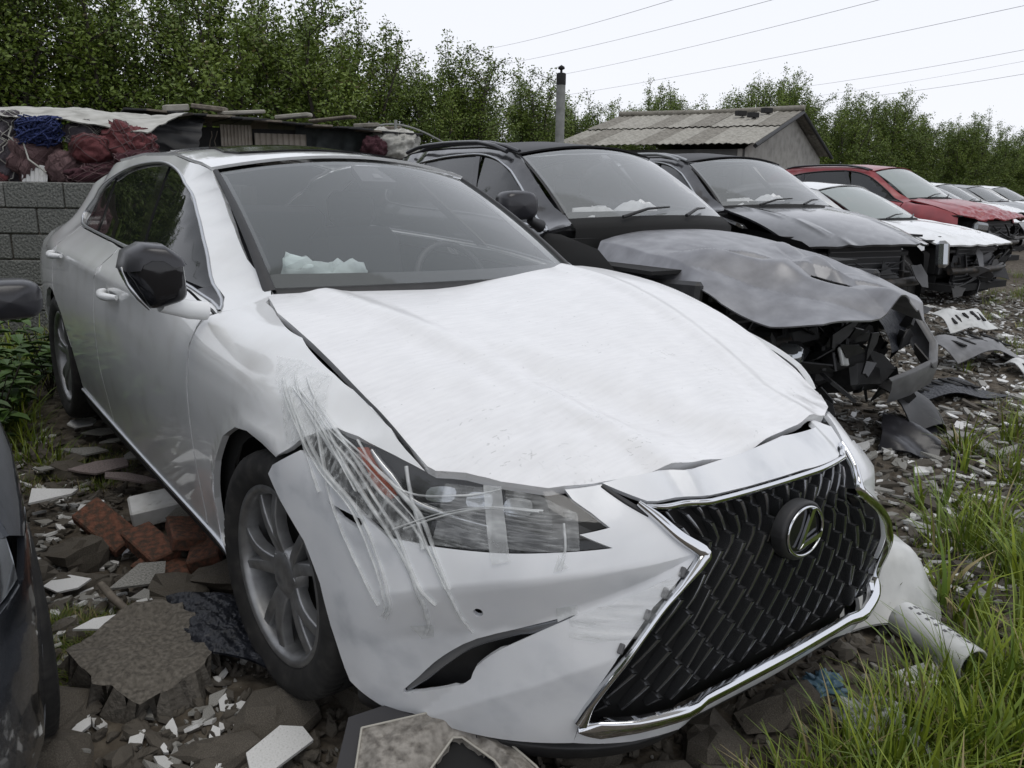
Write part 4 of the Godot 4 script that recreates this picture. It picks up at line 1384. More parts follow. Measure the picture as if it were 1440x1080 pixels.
		if o.get("mirrors", true) and not (sd < 0 and o.get("right_mirror_only", false)):
			var mo := Node3D.new()
			mo.name = "door_mirror"
			car.add_child(mo, true)
			mb = MB.new()
			var rows := []
			for st in [[0.001, -0.07], [0.7, -0.06], [0.95, -0.03], [1.0, 0.02], [0.97, 0.07], [0.9, 0.075], [0.001, 0.07]]:
				var row := []
				for k in 21:
					var a := TAU * k / 20
					row.append(Vector3((1.03 - 0.02 * (1.0 - o.get("mirror_size", 1.0)) * 5.0 + 0.12 * o.get("mirror_size", 1.0) * signf(cos(a)) * pow(absf(cos(a)), 0.6) * st[0]) * sc.x * sd, (1.075 + 0.075 * o.get("mirror_size", 1.0) * signf(sin(a)) * pow(absf(sin(a)), 0.65) * st[0]) * sc.y, 0.56 + st[1]))
				rows.append(row)
			mb.grid(rows, sd > 0)
			obj("housing", mb.mesh(), o.get("mirror_paint", paint), mo)
			mb = MB.new()
			mb.tube([Vector3(0.95 * sc.x * sd, 1.0 * sc.y, 0.56), Vector3(0.86 * sc.x * sd, 0.965 * sc.y, 0.58)], [0.025, 0.04], 10)
			obj("stalk", mb.mesh(), M.black_plastic, mo)
		var wr: float = o.get("wheel_r", 0.335)
		for z in [0.0, 2.87 * sc.z]:
			var wt := Transform3D(Basis(Vector3.UP, 0.0 if sd > 0 else PI), Vector3(0.80 * sc.x * sd, wr, z))
			make_wheel(car, wt, wr, 0.235, wr - 0.10, 5, M.alloy, M.rubber, M.black)
	# top
	mb = MB.new()
	var rear_s := 5.0 if suv else 4.25
	patch(mb, func(p: Vector2): return top_at(p), poly([[-0.99, 2.89], [0.99, 2.89], [0.99, rear_s], [-0.99, rear_s]]), [], Vector2(0.1, 0.1), 0.012, 1.0)
	obj("roof", mb.mesh(), o.get("roof_paint", paint), car)
	mb = MB.new()
	patch(mb, func(p: Vector2): return top_at(p, -0.004), poly([[-0.97, rear_s + 0.01], [0.97, rear_s + 0.01], [0.97, 5.3], [-0.97, 5.3]]), [], Vector2(0.1, 0.1), 0.01, 1.0)
	obj("rear_window", mb.mesh(), M.side_glass_grey, car)
	mb = MB.new()
	patch(mb, func(p: Vector2): return top_at(p), poly([[-0.99, 5.31], [0.99, 5.31], [0.99, 5.469], [-0.99, 5.469]]), [], Vector2(0.1, 0.06), 0.01, 1.0)
	obj("boot_lid", mb.mesh(), paint, car)
	var scr := func(p: Vector2): return screen_at(p)
	mb = MB.new()
	patch(mb, scr, poly([[-0.965, 0.03], [0.965, 0.03], [0.965, 0.985], [-0.965, 0.985]]), [], Vector2(0.1, 0.1), 0.004, -1.0)
	var ws := obj("windshield", mb.mesh(), o.get("screen", M.windshield_dusty), car)
	mb = MB.new()
	patch(mb, func(p: Vector2): return screen_at(p, -0.006), poly([[-0.985, 0.0], [0.985, 0.0], [0.985, 1.0], [-0.985, 1.0]]), [smooth_poly([[-0.92, 0.12], [0.0, 0.10], [0.915, 0.125], [0.93, 0.16], [0.925, 0.94], [0.90, 0.965], [0.12, 0.965], [-0.12, 0.965], [-0.90, 0.965], [-0.93, 0.94], [-0.93, 0.16]], 3)], Vector2(0.08, 0.06), 0.0, -1.0)
	obj("glass_border", mb.mesh(), M.black_plastic, ws)
	if o.get("sensor", false):
		mb = MB.new()
		patch(mb, func(p: Vector2): return screen_at(p, -0.008), poly([[-0.06, 0.84], [0.05, 0.84], [0.03, 0.90], [-0.05, 0.90]]), [], Vector2(0.05, 0.05), 0.03, -1.0)
		obj("camera_cover", mb.mesh(), M.grey_plastic, ws)
	# cowl strip, wipers, dashboard
	mb = MB.new()
	for j in 1:
		var rows := []
		for q in 4:
			var row := []
			for k in 21:
				var a := -1.0 + k / 10.0
				row.append(screen_at(Vector2(a * 0.98, 0.04)) + Vector3(0, [0.0, -0.025, -0.06, -0.16][q], [0.0, -0.05, -0.10, -0.10][q]))
			rows.append(row)
		mb.grid(rows, true)
	obj("cowl", mb.mesh(), M.black, car)
	for q in [[0.55, -0.05], [-0.15, -0.62]]:
		mb = MB.new()
		var w0 := screen_at(Vector2(q[0], 0.02)) + Vector3(0, 0.01, -0.05)
		var w1 := screen_at(Vector2(q[1], 0.09)) + Vector3(0, 0.025, -0.01)
		mb.tube([w0, w0.lerp(w1, 0.5) + Vector3(0, 0.02, -0.01), w1], [0.012, 0.009, 0.006], 6)
		obj("wiper", mb.mesh(), M.black_plastic, car)
	mb = MB.new()
	mb.box(Transform3D(Basis.IDENTITY, Vector3(0, 0.90 * sc.y, 0.72)), Vector3(1.3, 0.08, 0.4), 0.03)
	obj("dashboard", mb.mesh(), M.black_plastic, car)
	for x in [0.37, -0.37]:
		mb = MB.new()
		mb.box(Transform3D(Basis(Vector3.RIGHT, 0.25), Vector3(x, 0.80 * sc.y, 1.95)), Vector3(0.50, 0.7, 0.16), 0.06)
		mb.box(Transform3D(Basis(Vector3.RIGHT, 0.2), Vector3(x, 1.17 * sc.y, 2.05)), Vector3(0.26, 0.18, 0.10), 0.04)
		obj("seat", mb.mesh(), M.seat_cloth, car)
	if o.get("airbag", false):
		mb = MB.new()
		for c in [Vector3(0.10, 0.985, 0.60), Vector3(0.42, 0.965, 0.62)]:
			var rows := []
			for j in 13:
				var row := []
				var th := PI * j / 12.0
				for k in 25:
					var ph := TAU * k / 24.0
					var d := Vector3(sin(th) * cos(ph), cos(th), sin(th) * sin(ph))
					var w := 1.0 + 0.6 * dent.get_noise_3dv(d * 70.0 + c * 300.0)
					row.append(Vector3(c.x, c.y * sc.y, c.z) + Vector3(d.x * 0.20, maxf(d.y, -0.2) * 0.11, d.z * 0.10) * w)
				rows.append(row)
			mb.grid(rows)
		obj("airbag", mb.mesh(), M.airbag_white, car)
	# roof rails
	if o.has("rails"):
		for sd in [1.0, -1.0]:
			mb = MB.new()
			var pts := []
			var rad := []
			for k in 13:
				var t := k / 12.0
				var q := rail_by_s(lerpf(2.95, 4.7, t))
				pts.append(q + Vector3(-0.05 * sd, 0.012 + 0.032 * pow(sin(t * PI), 0.35), 0))
				rad.append(0.017)
			mb.tube(pts, rad, 8)
			obj("roof_rail", mb.mesh(), o.rails, car)
	if o.get("hood") != null:
		mb = MB.new()
		var cr: float = o.get("crumple", 0.0)
		var sd0: float = o.get("seed", 1.0) * 31.0
		var hf := func(p: Vector2):
			var h := herm(p.x, HOOD_U, HOOD_H) - herm(p.x, HOOD_U, HOOD_K) * pow(absf(p.y) / 0.72, 2.4)
			h += 0.012 * (1.0 - sst(0.0, 0.05, absf(absf(p.y) - (0.46 - 0.1 * p.x))))
			var w := sst(0.0, 0.65, p.x)
			h += cr * w * (dent.get_noise_2d(p.x * 130.0 + sd0, p.y * 130.0) + 0.5 * absf(dent.get_noise_2d(p.x * 300.0 + sd0, p.y * 220.0))) + o.get("hood_lift", 0.0) * w
			return Vector3(p.y * sc.x, h * sc.y, -p.x * sc.z)
		patch(mb, hf, poly(o.get("hood_poly", [[-0.575, 0.672], [-0.382, 0.718], [0.163, 0.737], [0.49, 0.742], [0.60, 0.67], [0.72, 0.5], [0.78, 0.3], [0.80, 0.0], [0.78, -0.3], [0.72, -0.5], [0.60, -0.67], [0.49, -0.742], [0.163, -0.737], [-0.382, -0.718], [-0.575, -0.672], [-0.5, -0.45], [-0.43, 0.0], [-0.5, 0.45]])), [], Vector2(0.05, 0.05), 0.02, -1.0)
		obj("hood", mb.mesh(), o.hood, car)
	var front: String = o.get("front", "bare")
	if front == "bumper":
		for sd in [1.0, -1.0]:
			mb = MB.new()
			var pl := poly([[0.0, 0.20], [1.16, 0.20], [1.20, 0.30], [1.25, 0.45], [1.33, 0.56], [1.44, 0.66], [1.25, 0.655], [1.15, 0.60], [0.6, 0.62], [0.45, 0.66], [0.0, 0.68]])
			patch(mb, f, pl if sd > 0 else mirror_poly(pl), [], cell, 0.015, -1.0)
			obj("front_bumper", mb.mesh(), paint, car)
			mb = MB.new()
			var hl := poly([[1.15, 0.605], [0.6, 0.625], [0.62, 0.74], [1.15, 0.79], [1.17, 0.70]])
			patch(mb, func(p: Vector2): return skin.point(p.x, p.y, -0.01), hl if sd > 0 else mirror_poly(hl), [], cell, 0.01, -1.0)
			obj("headlight", mb.mesh(), M.lamp_glass, car)
	else:
		bare_front(car, sc, o.get("seed", 1.0))
	skin = keep
	return car

# radiator, cross-beam, rails, hoses and torn plastic where the front panels are gone
func bare_front(car: Node3D, sc: Vector3, seedn: float) -> void:
	var r := RandomNumberGenerator.new()
	r.seed = int(seedn * 77)
	var y := sc.y
	var fr := Node3D.new()
	fr.name = "front_structure"
	car.add_child(fr, true)
	var mb := MB.new()
	mb.box(Transform3D(Basis.IDENTITY, Vector3(0, 0.52 * y, -0.52)), Vector3(0.86, 0.44 * y, 0.05), 0.008)
	obj("radiator", mb.mesh(), M.radiator, fr)
	mb = MB.new()
	mb.box(Transform3D(Basis.IDENTITY, Vector3(0, 0.56 * y, -0.05)), Vector3(1.2, 0.42 * y, 0.8), 0.06)
	for sd in [1.0, -1.0]:
		mb.box(Transform3D(Basis.IDENTITY, Vector3(0.60 * sd, 0.56 * y, 0.05)), Vector3(0.05, 0.26 * y, 0.7), 0.02)
	obj("engine_block", mb.mesh(), M.black, fr)
	for k in 9:
		mb = MB.new()
		mb.box(Transform3D(Basis.IDENTITY, Vector3(0, (0.34 + 0.045 * k) * y, -0.552)), Vector3(0.84, 0.012, 0.012), 0.002)
		obj("radiator_fin", mb.mesh(), M.grey_plastic, fr)
	mb = MB.new()
	mb.tube([Vector3(-0.62, 0.47 * y, -0.58), Vector3(-0.3, 0.47 * y, -0.68), Vector3(0.3, 0.47 * y, -0.69), Vector3(0.64, 0.46 * y, -0.60)], 0.045, 8)
	obj("crash_beam", mb.mesh(), M.dark_steel, fr)
	mb = MB.new()
	mb.box(Transform3D(Basis.IDENTITY, Vector3(0, 0.68 * y, -0.48)), Vector3(1.1, 0.05, 0.10), 0.012)
	obj("upper_beam", mb.mesh(), M.black_plastic, fr)
	for sd in [1.0, -1.0]:
		mb = MB.new()
		mb.box(Transform3D(Basis.IDENTITY, Vector3(0.47 * sd, 0.50 * y, -0.30)), Vector3(0.09, 0.11, 0.6), 0.01)
		obj("frame_rail", mb.mesh(), M.dark_steel, fr)
		mb = MB.new()
		mb.box(Transform3D(Basis(Vector3.UP, -0.25 * sd) * Basis(Vector3.BACK, 0.1 * sd), Vector3(0.56 * sd, 0.54 * y, -0.40)), Vector3(0.05, 0.28 * y, 0.14), 0.01)
		obj("lamp_bracket", mb.mesh(), M.black_plastic, fr)
	for k in 9:
		var a := Vector3(r.randf_range(-0.6, 0.6), r.randf_range(0.35, 0.72) * y, -0.58)
		var b := Vector3(r.randf_range(-0.65, 0.65), r.randf_range(0.25, 0.72) * y, -0.60 - r.randf() * 0.1)
		var m := a.lerp(b, 0.5) + Vector3(r.randf_range(-0.1, 0.1), -r.randf() * 0.16, -0.04)
		var pts := []
		for j in 9:
			var t := j / 8.0
			pts.append(a.lerp(m, t).lerp(m.lerp(b, t), t))
		mb = MB.new()
		mb.tube(pts, 0.006 + 0.010 * r.randf(), 6)
		obj("hose", mb.mesh(), M.black_plastic, fr)
	for k in 18:
		mb = MB.new()
		var n := 5 + r.randi() % 3
		var pl := PackedVector2Array()
		for j in n:
			var a := TAU * j / n
			pl.append(Vector2(cos(a), sin(a)) * r.randf_range(0.05, 0.16))
		var pos := Vector3(r.randf_range(-0.66, 0.66), r.randf_range(0.24, 0.62) * y, r.randf_range(-0.72, -0.45))
		mb.prism(pl, 0.006, Transform3D(Basis.from_euler(Vector3(r.randf_range(-0.8, 0.8), r.randf_range(-0.9, 0.9), r.randf_range(0, 6))), pos))
		obj("torn_plastic", mb.mesh(), M.black_plastic if k % 3 > 0 else M.grey_plastic, fr)

# ------------------------------------------------------------------ materials
func make_materials() -> void:
	var m: StandardMaterial3D
	var dirt := noise_tex(512, 3, 0.012, 5, [[0.0, gl(0.66, 0.66, 0.65)], [0.42, gl(0.78, 0.79, 0.79)], [1.0, gl(0.82, 0.83, 0.835)]])
	m = tri(mat(Color(0.8, 0.8, 0.8), 0.30), dirt, 0.7)
	m.clearcoat_enabled = true
	m.clearcoat = 1.0
	m.clearcoat_roughness = 0.04
	m.metallic = 0.05
	M.white_paint = m
	m = mat(Color(0.8, 0.81, 0.81), 0.25)
	M.white_gloss = m
	# hood: chalky film of fine drag marks, with scattered scuffs and specks of dirt
	m = tri(mat(Color(0.8, 0.8, 0.8), 0.42), hood_tex(), 0.5, bump_tex(512, 5, 0.06, 4, 1.2), 0.25)
	m.uv1_offset = Vector3(0.5, 0.5, 0.5)
	m.clearcoat_enabled = true
	m.clearcoat = 0.6
	m.clearcoat_roughness = 0.16
	M.hood_paint = m
	var smear := noise_tex(512, 12, 0.014, 5, [[0.0, gl(0.52, 0.54, 0.57)], [0.38, gl(0.74, 0.755, 0.78)], [1.0, gl(0.82, 0.83, 0.84)]])
	m = tri(mat(Color(0.8, 0.8, 0.8), 0.33), smear, 0.8)
	m.clearcoat_enabled = true
	m.clearcoat = 0.6
	m.clearcoat_roughness = 0.12
	M.bumper_paint = m
	M.black = mat(Color(0.012, 0.012, 0.012), 0.9)
	M.black_plastic = tri(mat(Color(0.02, 0.02, 0.02), 0.5), noise_tex(256, 2, 0.03, 4, [[0.0, gl(0.014, 0.014, 0.015)], [1.0, gl(0.035, 0.035, 0.036)]]), 2.0)
	M.grey_plastic = mat(Color(0.12, 0.12, 0.125), 0.5)
	M.gloss_black = mat(Color(0.012, 0.012, 0.014), 0.08)
	M.satin_black = mat(Color(0.03, 0.03, 0.035), 0.28)
	M.chrome = mat(Color(0.72, 0.73, 0.75), 0.09, 1.0)
	M.chrome_dull = mat(Color(0.5, 0.51, 0.52), 0.28, 1.0)
	M.slat = mat(Color(0.22, 0.225, 0.235), 0.2, 0.85)
	M.vent_blade = mat(Color(0.25, 0.26, 0.28), 0.25, 0.7)
	M.alloy = tri(mat(Color(0.2, 0.2, 0.2), 0.42, 0.75), noise_tex(256, 4, 0.02, 4, [[0.0, gl(0.22, 0.22, 0.22)], [1.0, gl(0.46, 0.465, 0.47)]]), 3.0)
	M.rubber = tri(mat(Color(0.02, 0.02, 0.02), 0.85), noise_tex(256, 6, 0.02, 5, [[0.0, gl(0.012, 0.012, 0.012)], [0.6, gl(0.026, 0.025, 0.024)], [1.0, gl(0.06, 0.056, 0.05)]]), 3.0)
	M.amber = mat(Color(0.34, 0.07, 0.03), 0.2)
	M.lamp_glass = mat(Color(0.45, 0.47, 0.49), 0.10, 0.85)
	M.seat_cloth = mat(Color(0.05, 0.05, 0.055), 0.85)
	m = mat(Color(0.50, 0.58, 0.57), 0.7)
	M.airbag = m
	# glass
	m = mat(Color(0.36, 0.40, 0.40), 0.03)
	m.transparency = BaseMaterial3D.TRANSPARENCY_ALPHA
	m.albedo_color.a = 0.20
	m.metallic_specular = 1.0
	M.windshield = m
	m = mat(Color(0.01, 0.012, 0.012), 0.02)
	m.transparency = BaseMaterial3D.TRANSPARENCY_ALPHA
	m.albedo_color.a = 0.80
	M.side_glass = m
	m = mat(Color(0.5, 0.52, 0.53), 0.04)
	m.transparency = BaseMaterial3D.TRANSPARENCY_ALPHA
	m.albedo_color.a = 0.04
	M.lens = m
	# clear packing film: streaky, partly milky where it is wrinkled
	for q in [["tape", 0.05, 0.36, Vector3(3, 30, 3)], ["tape_mid", 0.06, 0.55, Vector3(9, 5, 9)], ["tape_thick", 0.30, 0.80, Vector3(1.5, 4, 1.5)], ["tape_thin", 0.10, 0.45, Vector3(2, 12, 2)]]:
		m = mat(Color(0.80, 0.82, 0.82), 0.22)
		m.transparency = BaseMaterial3D.TRANSPARENCY_ALPHA
		m.albedo_texture = film_tex(int(q[1] * 1000) + 7, q[1], q[2])
		m.albedo_color = gl(0.80, 0.82, 0.82)
		m.uv1_triplanar = true
		m.uv1_scale = q[3]
		M[q[0]] = m

func film_tex(sd: int, lo: float, hi: float) -> ImageTexture:
	var fn := FastNoiseLite.new()
	fn.seed = sd
	fn.frequency = 0.02
	fn.fractal_octaves = 5
	var src := fn.get_seamless_image(256, 256)
	src.convert(Image.FORMAT_L8)
	var d := src.get_data()
	var out := PackedByteArray()
	out.resize(256 * 256 * 4)
	for k in d.size():
		var x := clampf((d[k] / 255.0 - 0.25) * 2.0, 0.0, 1.0)
		out[k * 4] = 255; out[k * 4 + 1] = 255; out[k * 4 + 2] = 255
		out[k * 4 + 3] = int(lerpf(lo, hi, x * x) * 255)
	return ImageTexture.create_from_image(Image.create_from_data(256, 256, false, Image.FORMAT_RGBA8, out))

func hood_tex() -> ImageTexture:
	var n := 1024
	var a := FastNoiseLite.new()
	a.seed = 9
	a.frequency = 0.012
	a.fractal_octaves = 5
	var b := FastNoiseLite.new()
	b.seed = 19
	b.frequency = 0.05
	b.fractal_octaves = 3
	var im := Image.create(n, n, false, Image.FORMAT_RGB8)
	for y in n:
		for x in n:
			var g := 0.905 + 0.025 * a.get_noise_2d(x, y) + 0.03 * b.get_noise_2d(x * 0.35 + y * 0.1, y * 2.6)
			var s := b.get_noise_2d(x * 1.6 + 400.0, y * 1.6)
			if s > 0.60: g -= (s - 0.60) * 0.7
			im.set_pixel(x, y, Color(g, g, g * 1.003))
	var r := RandomNumberGenerator.new()
	r.seed = 23
	# scuffs: clusters of short dark scratches, the rest single specks
	for k in 30:
		var c := Vector2(r.randf_range(150, 870), r.randf_range(120, 870))
		if k % 2 == 0: c.y = r.randf_range(90, 330)
		var ang := r.randf_range(-0.6, 0.6)
		var cnt := 3 + r.randi() % 12
		for j in cnt:
			var p := c + Vector2(r.randfn() * 13.0, r.randfn() * 9.0)
			var L := r.randf_range(1.5, 9.0)
			var d := Vector2.from_angle(ang + r.randf_range(-0.8, 0.8))
			var dark := r.randf_range(0.10, 0.42)
			for q in int(L):
				var w := p + d * q
				if w.x < 1 or w.y < 1 or w.x > n - 2 or w.y > n - 2: continue
				var o := im.get_pixel(int(w.x), int(w.y))
				im.set_pixel(int(w.x), int(w.y), o.lerp(Color(0.30, 0.30, 0.28), dark))
	for k in 50:
		var x := r.randi_range(2, n - 3)
		var y := r.randi_range(2, n - 3)
		var o := im.get_pixel(x, y)
		im.set_pixel(x, y, o.lerp(Color(0.3, 0.3, 0.28), 0.6))
		im.set_pixel(x + 1, y, o.lerp(Color(0.3, 0.3, 0.28), 0.4))
	return ImageTexture.create_from_image(im)

func make_materials2() -> void:
	var m: StandardMaterial3D
	m = mat(Color(0.02, 0.022, 0.023), 0.04)
	m.transparency = BaseMaterial3D.TRANSPARENCY_ALPHA
	m.albedo_color.a = 0.90
	M.side_glass_grey = m
	m = mat(Color(0.52, 0.545, 0.55), 0.06)
	m.transparency = BaseMaterial3D.TRANSPARENCY_ALPHA
	m.albedo_color.a = 0.34
	M.windshield_dusty = m
	m = mat(Color(0.50, 0.56, 0.54), 0.15)
	m.transparency = BaseMaterial3D.TRANSPARENCY_ALPHA
	m.albedo_color.a = 0.55
	M.windshield_milky = m
	var flake := noise_tex(512, 31, 0.02, 5, [[0.0, gl(0.010, 0.010, 0.012)], [0.55, gl(0.022, 0.022, 0.025)], [1.0, gl(0.07, 0.07, 0.072)]])
	m = tri(mat(Color(0.02, 0.02, 0.02), 0.25), flake, 0.9)
	m.clearcoat_enabled = true
	m.clearcoat = 1.0
	m.clearcoat_roughness = 0.05
	M.black_paint = m
	m = tri(mat(Color(0.02, 0.02, 0.02), 0.36), noise_tex(512, 32, 0.015, 5, [[0.0, gl(0.14, 0.14, 0.15)], [0.5, gl(0.22, 0.222, 0.235)], [1.0, gl(0.33, 0.332, 0.345)]]), 0.9)
	m.clearcoat_enabled = true
	m.clearcoat = 0.5
	m.clearcoat_roughness = 0.35
	m.metallic = 0.6
	m.roughness = 0.45
	M.grey_paint = m
	m = tri(mat(Color(0.02, 0.02, 0.02), 0.3), noise_tex(512, 37, 0.015, 5, [[0.0, gl(0.022, 0.022, 0.025)], [0.5, gl(0.04, 0.041, 0.044)], [1.0, gl(0.09, 0.09, 0.094)]]), 0.9)
	m.clearcoat_enabled = true
	m.clearcoat = 0.9
	m.clearcoat_roughness = 0.10
	M.charcoal_paint = m
	M.roof_black = mat(Color(0.018, 0.018, 0.02), 0.55)
	m = tri(mat(Color(0.02, 0.02, 0.02), 0.25, 0.35), noise_tex(512, 36, 0.006, 4, [[0.0, gl(0.05, 0.055, 0.065)], [0.45, gl(0.075, 0.082, 0.095)], [0.62, gl(0.025, 0.028, 0.034)], [1.0, gl(0.02, 0.022, 0.027)]]), 0.8)
	m.clearcoat_enabled = true
	m.clearcoat = 1.0
	m.clearcoat_roughness = 0.06
	M.slate_paint = m
	m = tri(mat(Color(0.2, 0.02, 0.02), 0.3), noise_tex(256, 33, 0.02, 4, [[0.0, gl(0.20, 0.014, 0.020)], [1.0, gl(0.36, 0.035, 0.042)]]), 0.9)
	m.clearcoat_enabled = true
	m.clearcoat = 0.8
	M.red_paint = m
	m = tri(mat(Color(0.5, 0.5, 0.5), 0.35, 0.3), noise_tex(256, 34, 0.02, 4, [[0.0, gl(0.28, 0.29, 0.30)], [1.0, gl(0.42, 0.43, 0.44)]]), 0.9)
	M.silver_paint = m
	M.airbag_white = mat(Color(0.75, 0.76, 0.76), 0.7)
	M.radiator = mat(Color(0.03, 0.03, 0.032), 0.55, 0.3)
	M.dark_steel = tri(mat(Color(0.1, 0.1, 0.1), 0.5, 0.4), noise_tex(256, 35, 0.03, 4, [[0.0, gl(0.02, 0.02, 0.02)], [0.7, gl(0.06, 0.055, 0.05)], [1.0, gl(0.12, 0.07, 0.045)]]), 1.5)
	# earth and stone
	var earth := noise_tex(1024, 41, 0.02, 6, [[0.0, gl(0.036, 0.029, 0.021)], [0.4, gl(0.080, 0.065, 0.048)], [0.7, gl(0.135, 0.115, 0.088)], [1.0, gl(0.23, 0.205, 0.165)]])
	m = tri(mat(Color(0.1, 0.1, 0.1), 0.95), earth, 0.45, bump_tex(512, 42, 0.05, 5, 6.0), 1.0, true)
	M.earth = m
	var conc := noise_tex(512, 43, 0.03, 6, [[0.0, gl(0.05, 0.045, 0.038)], [0.45, gl(0.125, 0.112, 0.094)], [1.0, gl(0.23, 0.21, 0.18)]])
	var cb := bump_tex(512, 44, 0.06, 5, 5.0)
	M.concrete = tri(mat(Color(0.1, 0.1, 0.1), 0.92), conc, 3.5, cb, 0.9)
	M.concrete_dark = tri(mat(Color(0.1, 0.1, 0.1), 0.92), noise_tex(512, 45, 0.03, 6, [[0.0, gl(0.034, 0.029, 0.023)], [0.5, gl(0.095, 0.083, 0.067)], [1.0, gl(0.19, 0.17, 0.142)]]), 1.8, cb, 0.9)
	M.block = tri(mat(Color(0.1, 0.1, 0.1), 0.95), noise_tex(512, 46, 0.07, 5, [[0.0, gl(0.06, 0.062, 0.058)], [0.4, gl(0.15, 0.155, 0.145)], [1.0, gl(0.27, 0.27, 0.25)]]), 1.2, cb, 1.0)
	M.block_pale = tri(mat(Color(0.1, 0.1, 0.1), 0.95), noise_tex(512, 47, 0.07, 5, [[0.0, gl(0.09, 0.092, 0.088)], [0.4, gl(0.20, 0.20, 0.19)], [1.0, gl(0.34, 0.34, 0.32)]]), 1.2, cb, 1.0)
	M.brick = tri(mat(Color(0.1, 0.1, 0.1), 0.92), noise_tex(256, 48, 0.05, 5, [[0.0, gl(0.045, 0.035, 0.028)], [0.42, gl(0.11, 0.062, 0.042)], [0.6, gl(0.17, 0.072, 0.045)], [1.0, gl(0.24, 0.11, 0.07)]]), 2.5, cb, 0.8)
	M.tile = tri(mat(Color(0.7, 0.7, 0.7), 0.3), noise_tex(256, 49, 0.03, 5, [[0.0, gl(0.34, 0.33, 0.31)], [0.25, gl(0.68, 0.68, 0.66)], [1.0, gl(0.80, 0.80, 0.79)]]), 2.0)
	M.tile_grey = tri(mat(Color(0.7, 0.7, 0.7), 0.55), noise_tex(256, 50, 0.03, 5, [[0.0, gl(0.10, 0.10, 0.09)], [0.4, gl(0.26, 0.255, 0.235)], [1.0, gl(0.42, 0.41, 0.38)]]), 2.0)
	M.tile_pink = tri(mat(Color(0.7, 0.7, 0.7), 0.6), noise_tex(256, 51, 0.03, 5, [[0.0, gl(0.10, 0.085, 0.08)], [0.4, gl(0.24, 0.195, 0.185)], [1.0, gl(0.36, 0.30, 0.285)]]), 2.0)
	M.wood = tri(mat(Color(0.3, 0.25, 0.2), 0.85), noise_tex(256, 52, 0.03, 5, [[0.0, gl(0.10, 0.085, 0.07)], [1.0, gl(0.28, 0.245, 0.20)]]), 2.0)
	M.tarp = tri(mat(Color(0.5, 0.5, 0.47), 0.7), noise_tex(256, 53, 0.02, 5, [[0.0, gl(0.22, 0.215, 0.19)], [0.5, gl(0.42, 0.415, 0.38)], [1.0, gl(0.56, 0.555, 0.52)]]), 0.8)
	M.tarp_dark = tri(mat(Color(0.02, 0.02, 0.02), 0.6), noise_tex(256, 54, 0.02, 5, [[0.0, gl(0.006, 0.006, 0.007)], [1.0, gl(0.028, 0.029, 0.03)]]), 1.0)
	M.cloth_green = tri(mat(Color(0.02, 0.02, 0.02), 0.9), noise_tex(256, 55, 0.02, 5, [[0.0, gl(0.02, 0.024, 0.025)], [1.0, gl(0.075, 0.085, 0.085)]]), 1.0)
	M.sheet_beige = tri(mat(Color(0.3, 0.3, 0.3), 0.7), noise_tex(256, 56, 0.02, 5, [[0.0, gl(0.22, 0.19, 0.155)], [1.0, gl(0.40, 0.36, 0.31)]]), 1.0)
	M.asbestos = tri(mat(Color(0.3, 0.3, 0.3), 0.9), noise_tex(256, 57, 0.03, 5, [[0.0, gl(0.18, 0.17, 0.145)], [0.5, gl(0.33, 0.315, 0.275)], [1.0, gl(0.44, 0.425, 0.38)]]), 0.8)
	M.asbestos_dark = tri(mat(Color(0.3, 0.3, 0.3), 0.9), noise_tex(256, 58, 0.03, 5, [[0.0, gl(0.12, 0.11, 0.09)], [0.5, gl(0.22, 0.205, 0.175)], [1.0, gl(0.32, 0.305, 0.265)]]), 0.8)
	M.plaster = tri(mat(Color(0.3, 0.3, 0.3), 0.92), noise_tex(512, 59, 0.012, 6, [[0.0, gl(0.16, 0.15, 0.135)], [0.45, gl(0.29, 0.28, 0.255)], [1.0, gl(0.38, 0.365, 0.335)]]), 0.5)
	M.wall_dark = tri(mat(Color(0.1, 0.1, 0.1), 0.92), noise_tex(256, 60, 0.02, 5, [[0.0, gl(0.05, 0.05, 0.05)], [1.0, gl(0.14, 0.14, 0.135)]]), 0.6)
	M.pipe = tri(mat(Color(0.3, 0.3, 0.3), 0.7), noise_tex(256, 61, 0.02, 4, [[0.0, gl(0.16, 0.165, 0.155)], [1.0, gl(0.34, 0.345, 0.33)]]), 1.0)
	M.soot = mat(Color(0.02, 0.02, 0.02), 0.9)
	M.wire = mat(Color(0.42, 0.42, 0.44), 0.7)
	var net := func(a: Color, b: Color, c: Color, sd: int):
		return tri(mat(Color(0.3, 0.3, 0.3), 0.85), noise_tex(256, sd, 0.06, 5, [[0.0, a], [0.35, b], [1.0, c]], FastNoiseLite.TYPE_CELLULAR), 2.2, bump_tex(256, sd + 40, 0.08, 4, 14.0), 1.5)
	M.sack_red = net.call(gl(0.035, 0.008, 0.010), gl(0.16, 0.04, 0.045), gl(0.32, 0.14, 0.14), 62)
	M.sack_pink = net.call(gl(0.06, 0.03, 0.032), gl(0.17, 0.10, 0.105), gl(0.30, 0.21, 0.20), 63)
	M.sack_grey = net.call(gl(0.02, 0.02, 0.026), gl(0.085, 0.075, 0.09), gl(0.20, 0.17, 0.18), 64)
	M.sack_blue = net.call(gl(0.008, 0.012, 0.04), gl(0.025, 0.04, 0.15), gl(0.07, 0.10, 0.27), 65)
	M.sack_maroon = net.call(gl(0.02, 0.008, 0.012), gl(0.07, 0.02, 0.03), gl(0.13, 0.05, 0.06), 66)
	# plants
	var leaf := func(a: float):
		var q := mat(Color(1, 1, 1), 0.55)
		q.vertex_color_use_as_albedo = true
		q.albedo_color = Color.WHITE
		q.backlight_enabled = true
		q.backlight = Color(0.05, 0.09, 0.015) * a
		return q
	M.leaf = leaf.call(0.6)
	M.grass = leaf.call(0.9)
